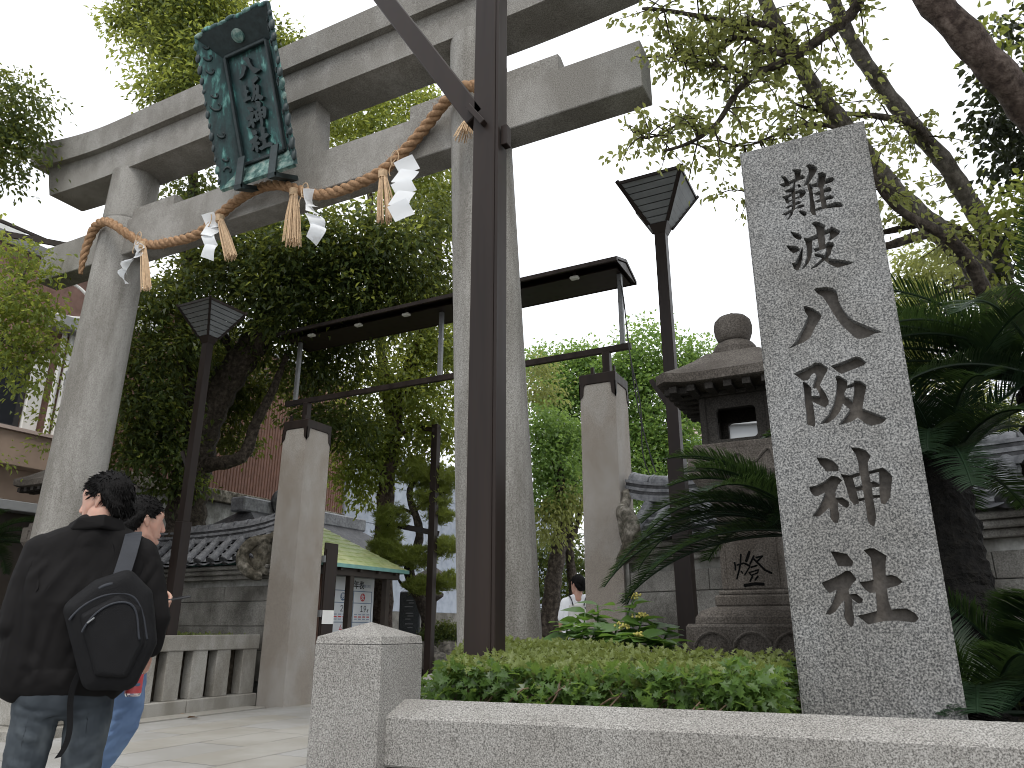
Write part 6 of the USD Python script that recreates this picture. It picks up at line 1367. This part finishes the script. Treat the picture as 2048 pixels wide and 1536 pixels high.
def head_parts(c, yaw, pitch=0.0):
    """pieces of a head facing +y turned by yaw to the left, and the placing matrix"""
    T = trimesh.transformations.euler_matrix(pitch, 0, yaw, 'sxyz'); T[:3, 3] = c
    P = [sph(0, -.014, .03, 1, (.077, .095, .09)),
         H((-.036, .05, .032, .032), (.036, .05, .032, .032), (-.038, .038, -.03, .032), (.038, .038, -.03, .032), (-.028, .058, -.07, .025), (.028, .058, -.07, .025), (-.05, -.0, .0, .024), (.05, -.0, .0, .024)),
         H((-.048, .0, -.072, .024), (.048, .0, -.072, .024), (-.018, .066, -.1, .018), (.018, .066, -.1, .018), (-.05, -.01, -.02, .025), (.05, -.01, -.02, .025)),
         H((-.03, .074, .032, .016), (.03, .074, .032, .016), (0, .078, .05, .018)),
         H((0, .09, .01, .008), (0, .108, -.034, .011), (-.011, .096, -.038, .009), (.011, .096, -.038, .009)),
         H((-.018, .086, -.062, .008), (.018, .086, -.062, .008), (0, .092, -.061, .008)), H((-.015, .084, -.074, .008), (.015, .084, -.074, .008), (0, .089, -.074, .0085)),
         sph(0, .08, -.1, .017)]
    for s in (-1, 1):
        P += [H((s * .074, -.002, .02, .008), (s * .082, -.016, .018, .0065), (s * .083, -.02, -.006, .0065), (s * .075, -.004, -.03, .0065)), H((s * .072, -.002, .0, .009), (s * .07, -.004, -.026, .009))]
    M4 = np.ascontiguousarray(T[:3, :4])
    return [p.transform(M4) for p in P], T
def hair_mesh(T, seed, length=.03, n=900, front=.045, grow=1.11):
    s = Manifold.sphere(1.0, 48).scale((.077 * grow, .095 * grow, .09 * grow)).translate((0, -.016, .036))
    nape = Manifold.batch_hull([sph(-.045, -.075, -.03, .028), sph(.045, -.075, -.03, .028), sph(-.06, -.04, .02, .03), sph(.06, -.04, .02, .03), sph(-.035, -.07, -.06, .02), sph(.035, -.07, -.06, .02)])
    face = Manifold.cube((.4, .3, .5), True).translate((0, front + .15, -.25 + .058))
    temple = Manifold.cube((.4, .3, .3), True).translate((0, .032 + .15, -.15 + .03))
    burn = Manifold.cube((.4, .3, .3), True).translate((0, .012 + .15, -.15 - .002))
    ear = Manifold.cube((.4, .06, .2), True).translate((0, -.012 + .018, -.1 + .012))
    low = Manifold.cube((.4, .3, .2), True).translate((0, -.03 + .15, -.1 - .02))
    m = Manifold.batch_boolean([s, nape], manifold3d.OpType.Add) - face - temple - burn - ear - low
    t = tri(m.refine_to_length(.012)); t.merge_vertices()
    trimesh.smoothing.filter_taubin(t, iterations=4)
    rng = np.random.default_rng(seed)
    t.vertices = t.vertices + t.vertex_normals * ((meshkit.fbm(t.vertices * 55, 3, seed) - .45) * .005)[:, None]
    pts, fi = trimesh.sample.sample_surface(t, n, seed=seed)
    nr = t.face_normals[fi]
    out = [t]
    V, F = [], []
    for k, (p, q) in enumerate(zip(pts, nr)):
        if q[2] < -.5:
            continue
        back = np.clip((.02 - p[1]) / .07, 0, 1) * np.clip((.12 - p[2]) / .06, 0, 1)
        sweep = np.array([.25, .6, -.1]) * (1 - back) + np.array([p[0] * -2, -.1, -1.0]) * back
        d = q * (.42 - .2 * back) + sweep * .8 + rng.normal(size=3) * .16
        d /= np.linalg.norm(d); sd = np.cross(d, rng.normal(size=3)); sd /= np.linalg.norm(sd)
        w = rng.uniform(.0025, .005); L = length * rng.uniform(.5, 1.2)
        o = len(V)
        V += [p - sd * w - q * .004, p + sd * w - q * .004, p + d * L * .6 + sd * w * .5, p + d * L + np.array([0, 0, -.004])]
        F += [(o, o + 1, o + 2), (o, o + 2, o + 3)]
    out.append(trimesh.Trimesh(np.array(V), np.array(F), process=False))
    r = trimesh.util.concatenate(out); r.apply_transform(T)
    return r
def hand(wrist, d, n, curl=.9, side=1, s=1.0):
    """fingers from the wrist along d, palm facing n; curled towards n"""
    wrist, d, n = np.array(wrist, float), np.array(d, float), np.array(n, float)
    d /= np.linalg.norm(d); n -= d * (n @ d); n /= np.linalg.norm(n); a = np.cross(d, n) * side
    q = lambda p, r: (*p, r)
    P = [Manifold.batch_hull([sph(*(wrist), .022 * s), sph(*(wrist + d * .05 * s + a * .03 * s), .014 * s), sph(*(wrist + d * .085 * s + a * .03 * s), .011 * s), sph(*(wrist + d * .09 * s - a * .03 * s), .011 * s), sph(*(wrist + d * .04 * s - a * .025 * s), .015 * s)])]
    for k, (o, L) in enumerate(((.031, .07), (.011, .079), (-.01, .073), (-.03, .058))):
        p = wrist + d * .085 * s + a * o * s
        ang = 0.25
        pts = [q(p, .0098 * s)]
        for j, f in enumerate((.45, .32, .25)):
            ang += curl * (.55, .75, .5)[j]
            p = p + (d * math.cos(ang) + n * math.sin(ang)) * L * f * s
            pts.append(q(p, (.0092, .0085, .0075)[j] * s))
        P += chain(pts)
    p0 = wrist + d * .025 * s + a * .026 * s
    p1 = p0 + (d * .6 + a * .55 + n * .45) / 1.0 * .036 * s
    p2 = p1 + (d * .75 + a * .05 + n * .6) * .03 * s
    p3 = p2 + (d * .7 - a * .25 + n * .6) * .024 * s
    P += chain([q(p0, .014 * s), q(p1, .0115 * s), q(p2, .0102 * s), q(p3, .0085 * s)])
    return P

# the man with the backpack, seen from behind
m1 = thing('person', 'person in a black jacket and faded dark jeans, back turned, backpack on one shoulder', 'person', (-3.19, 2.15, 0))
F1 = Fig(m1, (-3.19, 2.15), (-.829, .559))
hp, T1 = head_parts((.028, .0, 1.592), math.radians(58), math.radians(-4))
body = hp + [H((.02, -.02, 1.53, .06), (.012, -.02, 1.42, .064)), H((-.13, 0, 1.36, .07), (.15, 0, 1.36, .07), (-.1, .0, 1.05, .1), (.11, 0, 1.05, .1), (-.08, 0, .92, .1), (.09, 0, .92, .1))]
body += chain([(-.19, 0, 1.35, .055), (-.225, -.02, 1.1, .042), (-.17, .11, .93, .032)]) + chain([(.21, 0, 1.35, .055), (.295, -.03, 1.11, .042), (.292, .0, .975, .03)])
body += hand((.288, .005, .955), (-.12, .05, -1), (-.8, .55, 0), .75, 1)
body += chain([(-.09, 0, .88, .085), (-.105, .02, .5, .05), (-.12, -.02, .1, .035)]) + chain([(.09, 0, .88, .085), (.1, 0, .5, .05), (.1, -.05, .1, .035)])
F1.part('body', fuse(body, .009, 6), SKIN)
F1.part('hair', hair_mesh(T1, 5, .024, 2600, grow=1.1), HAIR, 40)
jk = [H((-.15, .0, 1.36, .085), (.17, .0, 1.365, .085), (-.06, -.02, 1.43, .06), (.08, -.02, 1.435, .06), (-.14, -.01, 1.15, .12), (.15, -.01, 1.15, .12)),
      H((-.14, -.01, 1.15, .12), (.15, -.01, 1.15, .12), (-.15, -.01, .9, .115), (.14, -.01, .88, .115), (-.17, -.02, .845, .085), (.13, -.02, .835, .09)),
      H((-.17, -.02, .85, .08), (-.215, .02, .87, .05), (-.2, .04, 1.0, .06))]
jk += [H((-.06, -.02, 1.43, .06), (.08, -.02, 1.435, .06), (-.03, -.03, 1.475, .05), (.055, -.035, 1.48, .05)), H((.012, -.02, 1.425, .078), (-.05, .0, 1.37, .09), (.07, .0, 1.37, .09)), H((-.1, -.04, .85, .095), (.1, -.04, .845, .095))]
jk += chain([(-.175, 0, 1.36, .08), (-.205, -.01, 1.22, .073), (-.225, -.03, 1.06, .066), (-.175, .1, .93, .055)])
jk += chain([(.2, 0, 1.36, .08), (.252, -.01, 1.24, .072), (.3, -.03, 1.09, .062), (.297, -.005, .975, .05)])
jm = fuse(jk, .013, 12)
def folds(t, lines):
    """cloth ridges: each line runs from a to b, with a height and a half-width"""
    v = np.array(t.vertices); n = t.vertex_normals.copy(); d = np.zeros(len(v))
    for a, b, h, w in lines:
        a, b = np.array(a), np.array(b); ab = b - a
        f = np.clip(((v - a) @ ab) / (ab @ ab), 0, 1)
        r = np.linalg.norm(v - a - f[:, None] * ab, axis=1)
        u = r / w
        d += h * (np.exp(-u * u) - .55 * np.exp(-(u - 1.6) ** 2 * 2)) * np.sin(np.pi * np.clip(f * .86 + .07, 0, 1)) ** .7
    t.vertices = v + n * d[:, None]
    return t
jm = folds(jm, [((.14, -.13, 1.38), (-.02, -.15, .98), .012, .022), ((.07, -.12, 1.4), (-.1, -.15, 1.1), .01, .02), ((-.02, -.12, 1.4), (-.17, -.13, 1.15), .009, .02), ((.2, -.1, 1.3), (.1, -.16, .92), .012, .022), ((-.2, -.08, 1.3), (-.16, -.12, .92), .014, .022), ((-.22, -.04, 1.05), (-.1, -.14, .86), .012, .02), ((-.1, -.14, 1.1), (-.13, -.14, .84), .01, .018), ((.05, -.15, 1.05), (-.02, -.14, .83), .011, .018),
    ((-.25, -.04, 1.25), (-.2, -.08, 1.1), .01, .016), ((-.28, -.03, 1.1), (-.2, -.06, 1.0), .011, .014), ((.3, -.05, 1.22), (.24, -.08, 1.1), .009, .014), ((.34, -.03, 1.12), (.25, -.08, 1.06), .011, .013), ((.34, -.02, 1.04), (.26, -.06, 1.0), .01, .012), ((.26, -.06, 1.33), (.2, -.1, 1.2), .01, .016), ((-.13, -.12, 1.36), (-.2, -.1, 1.24), .01, .016)])
F1.part('jacket', creased(jm, .008, 11, 3, (1, 1, .5)), JACK1)
F1.part('jacket_collar', creased(fuse([H((-.075, -.065, 1.462, .014), (-.06, -.075, 1.495, .011), (.03, -.105, 1.475, .014), (.03, -.1, 1.512, .011)), H((.03, -.105, 1.475, .014), (.03, -.1, 1.512, .011), (.11, -.05, 1.462, .014), (.1, -.055, 1.497, .011)), H((-.075, -.065, 1.462, .014), (-.06, -.075, 1.495, .011), (-.1, .0, 1.45, .014), (-.09, .0, 1.48, .011)), H((.11, -.05, 1.462, .014), (.1, -.055, 1.497, .011), (.12, .02, 1.45, .014), (.11, .02, 1.48, .011))], .012, 5), .002, 20, 2), JACK1)
pants = [H((-.09, -.01, .87, .1), (.09, -.01, .87, .1), (-.085, -.015, .78, .098), (.085, -.015, .78, .098))]
pants += chain([(-.09, -.01, .8, .097), (-.1, .01, .62, .083), (-.106, .02, .48, .071), (-.115, .0, .28, .062), (-.12, -.02, .1, .058)])
pants += chain([(.09, -.01, .8, .097), (.097, .0, .62, .083), (.1, .0, .48, .071), (.1, -.03, .28, .062), (.1, -.05, .1, .058)])
pm = fuse(pants, .013, 10)
pm = folds(pm, [((-.17, -.06, .74), (-.02, -.1, .7), .01, .014), ((.17, -.06, .74), (.02, -.1, .7), .01, .014), ((-.15, -.07, .66), (-.04, -.08, .6), .009, .014), ((.16, -.05, .64), (.04, -.08, .58), .009, .014), ((-.16, -.04, .54), (-.04, -.07, .5), .01, .014), ((.15, -.05, .53), (.04, -.07, .47), .01, .014), ((-.17, .0, .45), (-.06, -.06, .4), .01, .014), ((.15, -.03, .43), (.05, -.08, .37), .01, .014)])
F1.part('trousers', creased(pm, .012, 9, 7, (1, 1, 1.2)), JEAN1)
for s in (-1, 1):
    F1.part('shoe', fuse([H((s * .11, -.06, .04, .04), (s * .12, .12, .035, .035), (s * .11, -.04, .08, .04))], .02, 6), SHOE)
# backpack
bp_ = thing('backpack', 'black and dark grey backpack hanging from one shoulder of the black jacket', 'backpack', (-3.05, 2.0, .8))
FB = Fig(bp_, (-3.19, 2.15), (-.829, .559))
def persp(x, z, y):
    k = (3.85 + y) / 3.85
    return (x * k + .0, y, 1.05 + (z - 1.05) * k)
def bagring(pts, y, r):
    return [(*persp(x, z, y), r) for x, z in pts]
OUT = [(.155, 1.235), (.07, 1.2), (-.005, 1.12), (.1, .855), (.215, .85), (.262, .99), (.22, 1.175)]
INN = [(.14, 1.16), (.03, 1.09), (.115, .875), (.205, .865), (.245, .985), (.215, 1.12)]
OUT = [(.11 + (x - .11) * 1.03, 1.03 + (z - 1.03) * 1.02) for x, z in OUT]
F0 = [H(*(bagring(OUT, -.15, .05) + bagring(OUT, -.225, .052)))]
FB.part('main_pocket', creased(fuse(F0, .014, 10), .005, 11, 4), BAGM)
FB.part('front_pocket', creased(fuse([H(*(bagring(INN, -.24, .03) + bagring(INN, -.282, .022)))], .013, 4), .004, 12, 5), BAGM)
FB.part('top_panel', creased(fuse([H(*(bagring([(.165, 1.25), (.075, 1.215), (.0, 1.14), (.03, 1.12), (.235, 1.185), (.2, 1.16), (.13, 1.17)], -.2, .033) + bagring([(.15, 1.215), (.06, 1.175), (.012, 1.12), (.225, 1.15)], -.245, .03)))], .012, 10), .004, 14, 6), BAGT)
zz = [persp(x, z, -.307) for x, z in ((.02, 1.03), (.045, 1.085), (.14, 1.155), (.19, 1.15), (.225, 1.1), (.25, 1.0))]
FB.part('zip', tube(spline(zz, 40), .0045, 6), BAGT)
zz = [persp(x, z, -.275) for x, z in ((-.035, 1.08), (.0, 1.13), (.09, 1.185), (.19, 1.185), (.25, 1.1), (.28, 1.0))]
FB.part('zip', tube(spline(zz, 40), .005, 6), BAGT)
FB.part('zip_pull', tube([persp(.06, 1.09, -.312), persp(.035, 1.068, -.314)], .004, 5), MT['steel_gray'])
FB.part('handle', tube(spline([persp(.03, 1.175, -.25), persp(.08, 1.225, -.27), persp(.14, 1.232, -.262), persp(.165, 1.215, -.25)], 20), .009, 7), BAGT)
def ribbon(pts, width, th, across):
    q = spline(pts, 26); ac = np.array(across, float); ac /= np.linalg.norm(ac)
    t = np.gradient(q, axis=0); t /= np.linalg.norm(t, axis=1)[:, None]
    n = np.cross(t, ac); n /= np.linalg.norm(n, axis=1)[:, None]
    return loft([np.array([p - ac * width / 2 - m * th, p + ac * width / 2 - m * th, p + ac * width / 2 + m * th, p - ac * width / 2 + m * th]) for p, m in zip(q, n)])
FB.part('shoulder_strap', ribbon([(.12, -.2, 1.2), (.138, -.165, 1.3), (.15, -.125, 1.38), (.158, -.07, 1.44), (.16, .0, 1.455), (.155, .07, 1.42), (.15, .11, 1.32)], .068, .008, (1, .1, .1)), BAGT, False)
FB.part('loose_strap', ribbon([(.06, -.17, .92), (.03, -.17, .86), (.02, -.15, .78), (.035, -.13, .66), (.01, -.12, .56)], .022, .003, (1, 0, .2)), BAGM, False)
# bottle
bt = thing('drink_bottle', 'small clear bottle with a red and blue label, hanging from the hand below the backpack', 'bottle', (-2.98, 2.4, .75))
FT = Fig(bt, (-3.19, 2.15), (-.829, .559))
MT['bottle_clear'] = M('bottle_plastic', {'p': ('principled_bsdf', {'base_color': (0.95, 0.85, 0.85), 'roughness': 0.05, 'transmission_weight': 0.9, 'ior': 1.35})}, [], 'p.BSDF')
MT['drink_red'] = plain('red_label', (0.6, 0.09, 0.1), 0.35)
bc = np.array([.256, .03, .0])
FT.part('flask', lathe([(.012, .935), (.014, .905), (.022, .885), (.031, .862), (.032, .835), (.03, .83), (.032, .825), (.033, .775), (.028, .765), (.0, .764)], 28, bc), MT['bottle_clear'], 40)
FT.part('cap', lathe([(.0, .952), (.0145, .952), (.0145, .936), (.0, .936)], 20, bc), MT['white_paint'], 40)
FT.part('label', lathe([(.0333, .855), (.0338, .85), (.0338, .782), (.0333, .778)], 32, bc), MT['drink_red'], 40)
FT.part('label_patch', tri(sph(.256, .03 - .0235, .813, 1, (.024, .012, .012))), MT['ink_blue'])
FT.part('label_oval', tri(sph(.256, .03 - .026, .835, 1, (.017, .0095, .01))), MT['board_white'])
FT.part('label_marks', [tri(sph(.256 + dx, .03 - .0365, .835 + dz, 1, (.003, .0015, .004))) for dx, dz in ((-.009, 0), (-.003, .001), (.003, -.001), (.009, .001))], MT['drink_red'])

# the man in profile with a phone
m2 = thing('person', 'person in a black coat and light blue jeans, face in profile, looking towards the gate', 'person', (-3.54, 2.67, 0))
F2 = Fig(m2, (-3.54, 2.67), (-.798, .602))
hp, T2 = head_parts((-.012, 0, 1.585), math.radians(-72), math.radians(-3))
body = hp + [H((-.035, 0, 1.53, .06), (-.055, 0, 1.41, .066)), H((-.06, -.14, 1.35, .07), (-.06, .14, 1.35, .07), (-.04, -.1, 1.0, .1), (-.04, .1, 1.0, .1))]
body += chain([(-.06, -.17, 1.35, .055), (-.03, -.21, 1.09, .042), (.105, -.13, 1.12, .03)]) + chain([(-.06, .17, 1.35, .055), (-.0, .2, 1.1, .042), (.1, .06, 1.12, .03)])
body += hand((.1, -.13, 1.125), (.6, .5, .35), (.2, .6, .6), .8, 1, .95)
body += chain([(.0, -.08, .86, .085), (.03, -.08, .6, .05), (-.2, -.08, .22, .036)]) + chain([(-.02, .09, .86, .085), (-.08, .09, .48, .05), (-.12, .09, .1, .035)])
F2.part('body', fuse(body, .008, 5), SKIN)
F2.part('hair', hair_mesh(T2, 9, .014, 1800, grow=1.1, front=.062), HAIR, 40)
for s in (-1, 1):
    m = tri(Manifold.sphere(1, 16).scale((.009, .003, .0032)).translate((s * .031, .0835, .012))); m.apply_transform(T2); F2.part('eye', m, HAIR)
    m = tri(Manifold.sphere(1, 16).scale((.019, .005, .0035)).translate((s * .032, .089, .034))); m.apply_transform(T2); F2.part('eyebrow', m, HAIR)
m = tri(Manifold.sphere(1, 16).scale((.02, .004, .003)).translate((0, .0955, -.0675))); m.apply_transform(T2); F2.part('mouth', m, plain('lip', (0.3, 0.11, 0.095), 0.5))
ck = [H((-.07, -.14, 1.36, .075), (-.07, .14, 1.36, .075), (-.065, -.04, 1.44, .05), (-.065, .04, 1.44, .05), (-.04, -.11, 1.1, .115), (-.04, .11, 1.1, .115), (-.03, -.1, .84, .115), (-.03, .1, .84, .115))]
ck += chain([(-.06, -.165, 1.36, .075), (-.045, -.2, 1.22, .066), (-.02, -.215, 1.09, .06), (.085, -.145, 1.105, .045)]) + chain([(-.06, .165, 1.36, .075), (.0, .2, 1.1, .058), (.085, .07, 1.115, .045)])
F2.part('coat', creased(fuse(ck, .016, 12), .01, 8, 13, (1, 1, .5)), JACK2)
F2.part('shirt_collar', fuse([H((-.115, -.03, 1.487, .012), (-.105, -.03, 1.515, .009), (-.1, .04, 1.487, .012), (-.095, .04, 1.515, .009)), H((-.115, -.03, 1.487, .012), (-.105, -.03, 1.515, .009), (-.05, -.072, 1.465, .012), (-.05, -.068, 1.492, .009)), H((-.05, -.072, 1.465, .012), (-.05, -.068, 1.492, .009), (.012, -.05, 1.43, .012), (.01, -.045, 1.455, .009))], .01, 4), SHIRT)
jp = [H((-.0, -.085, .9, .095), (-.0, .085, .9, .095), (.005, -.085, .82, .098), (-.0, .085, .82, .098))]
jp += chain([(.005, -.085, .83, .1), (.025, -.085, .7, .088), (.03, -.085, .61, .075), (-.03, -.085, .49, .069), (-.11, -.085, .36, .064), (-.2, -.085, .22, .058)])
jp += chain([(-.01, .09, .83, .098), (-.05, .09, .62, .082), (-.08, .09, .46, .07), (-.12, .09, .1, .06)])
F2.part('trousers', creased(folds(fuse(jp, .013, 8), [((.1, -.13, .72), (-.03, -.17, .64), .012, .014), ((.1, -.12, .66), (-.04, -.16, .6), .012, .012), ((.1, -.12, .6), (-.03, -.15, .56), .014, .012), ((.08, -.13, .55), (-.08, -.14, .53), .012, .012), ((.04, -.13, .48), (-.1, -.14, .46), .011, .013)]), .009, 11, 17, (1, 1, 1.4)), JEAN2)
F2.part('shoe', fuse([H((-.2, -.085, .14, .045), (-.1, -.085, .05, .035), (-.22, -.085, .2, .045))], .02, 6), SHOE)
F2.part('shoe', fuse([H((-.16, .09, .04, .04), (.03, .09, .035, .035), (-.13, .09, .08, .04))], .02, 6), SHOE)
ph = thing('phone', 'thin dark phone held flat in front of the black coat', 'phone', (-3.35, 2.6, 1.17))
FP = Fig(ph, (-3.54, 2.67), (-.798, .602))
FP.part('case', rotbox((.185, -.06, 1.19), (.15, .072, .009), .5, .003, 0, -.18), MT['cable'], False)
FP.part('screen', rotbox((.1835, -.06, 1.1955), (.138, .064, .002), .5, 0, 0, -.18), MT['dark_glass'], False)

# the far visitor
m3 = thing('person', 'person in a white T-shirt seen from behind, walking through beside the right gate post', 'person', (-3.86, 9.5, 0))
F3 = Fig(m3, (-3.86, 9.5), (-.38, .92))
hp, T3 = head_parts((.0, .0, 1.585), math.radians(40))
body = hp + [H((.0, -.01, 1.53, .055), (.0, -.02, 1.4, .06)), H((-.13, 0, 1.36, .06), (.13, 0, 1.36, .06), (-.09, 0, .95, .1), (.09, 0, .95, .1))]
for s in (-1, 1):
    body += chain([(s * .18, 0, 1.35, .05), (s * .225, -.01, 1.1, .04), (s * .215, .06, .9, .03)]) + hand((s * .214, .065, .88), (0, .15, -1), (-s, .2, 0), .5, s)
    body += chain([(s * .09, 0, .88, .085), (s * .1, .03, .5, .05), (s * .1, s * .1, .1, .035)])
F3.part('body', fuse(body, .012, 5), SKIN)
F3.part('hair', hair_mesh(T3, 15, .02, 900), HAIR, 40)
F3.part('shirt', creased(fuse([H((-.14, 0, 1.36, .07), (.14, 0, 1.36, .07), (-.05, -.01, 1.42, .05), (.05, -.01, 1.42, .05), (-.12, 0, .95, .11), (.12, 0, .95, .11), (-.11, 0, .84, .1), (.11, 0, .84, .1))] + [H((s * .165, 0, 1.36, .066), (s * .215, -.01, 1.17, .06)) for s in (-1, 1)], .02, 8), .008, 9, 2), SHIRT)
F3.part('trousers', creased(fuse([H((-.09, 0, .86, .1), (.09, 0, .86, .1), (-.09, 0, .78, .095), (.09, 0, .78, .095))] + sum([chain([(s * .09, 0, .8, .095), (s * .1, .03, .5, .072), (s * .1, s * .1, .1, .06)]) for s in (-1, 1)], []), .02, 8), .008, 9, 5), plain('navy_trousers', (0.03, 0.035, 0.055), 0.85))
for s in (-1, 1):
    F3.part('shoe', fuse([H((s * .1, s * .1 - .04, .04, .04), (s * .11, s * .1 + .13, .035, .033))], .02, 6), SHOE)
b3 = thing('backpack', 'small pale grey backpack with dark cords on the white T-shirt', 'backpack', (-3.8, 9.35, 1.0))
FQ = Fig(b3, (-3.86, 9.5), (-.38, .92))
FQ.part('sack', creased(fuse([H((-.08, -.15, 1.3, .04), (.08, -.15, 1.3, .04), (-.11, -.17, 1.0, .06), (.11, -.17, 1.0, .06))], .016, 6), .012, 10, 6), BAGW)
for s in (-1, 1):
    FQ.part('cord', tube(spline([(s * .07, -.19, 1.32), (s * .1, -.12, 1.42), (s * .12, -.02, 1.44), (s * .12, .08, 1.36)], 16), .009, 6), BAGT)
    FQ.part('cord', tube(spline([(s * .08, -.2, 1.3), (s * .14, -.17, 1.15), (s * .13, -.2, 1.0)], 12), .006, 5), BAGT)

# ---------------------------------------------------------------- closing: groups for look-alikes
for q, g in ((('/World/lamp_post', '/World/lamp_post_001'), 'slatted lamp posts'), (('/World/gate_post', '/World/gate_post_001'), 'stone gate posts'), (tuple('/World/paper_streamer' + s for s in ('', '_001', '_002', '_003')), 'paper streamers on the straw rope'),
             (('/World/tiled_wall', '/World/tiled_wall_001'), 'tiled walls beside the gate'), (tuple('/World/cycad' + s for s in ('', '_001', '_002', '_003', '_004', '_005')), 'cycads along the tiled walls'), (tuple('/World/garden_rock' + s for s in ('', '_001', '_002', '_003', '_004', '_005', '_006')), 'garden rocks inside the gate'),
             (('/World/stone_lantern', '/World/stone_lantern_001'), 'tall stone lanterns')):
    for p in q:
        keys(p, group=g)
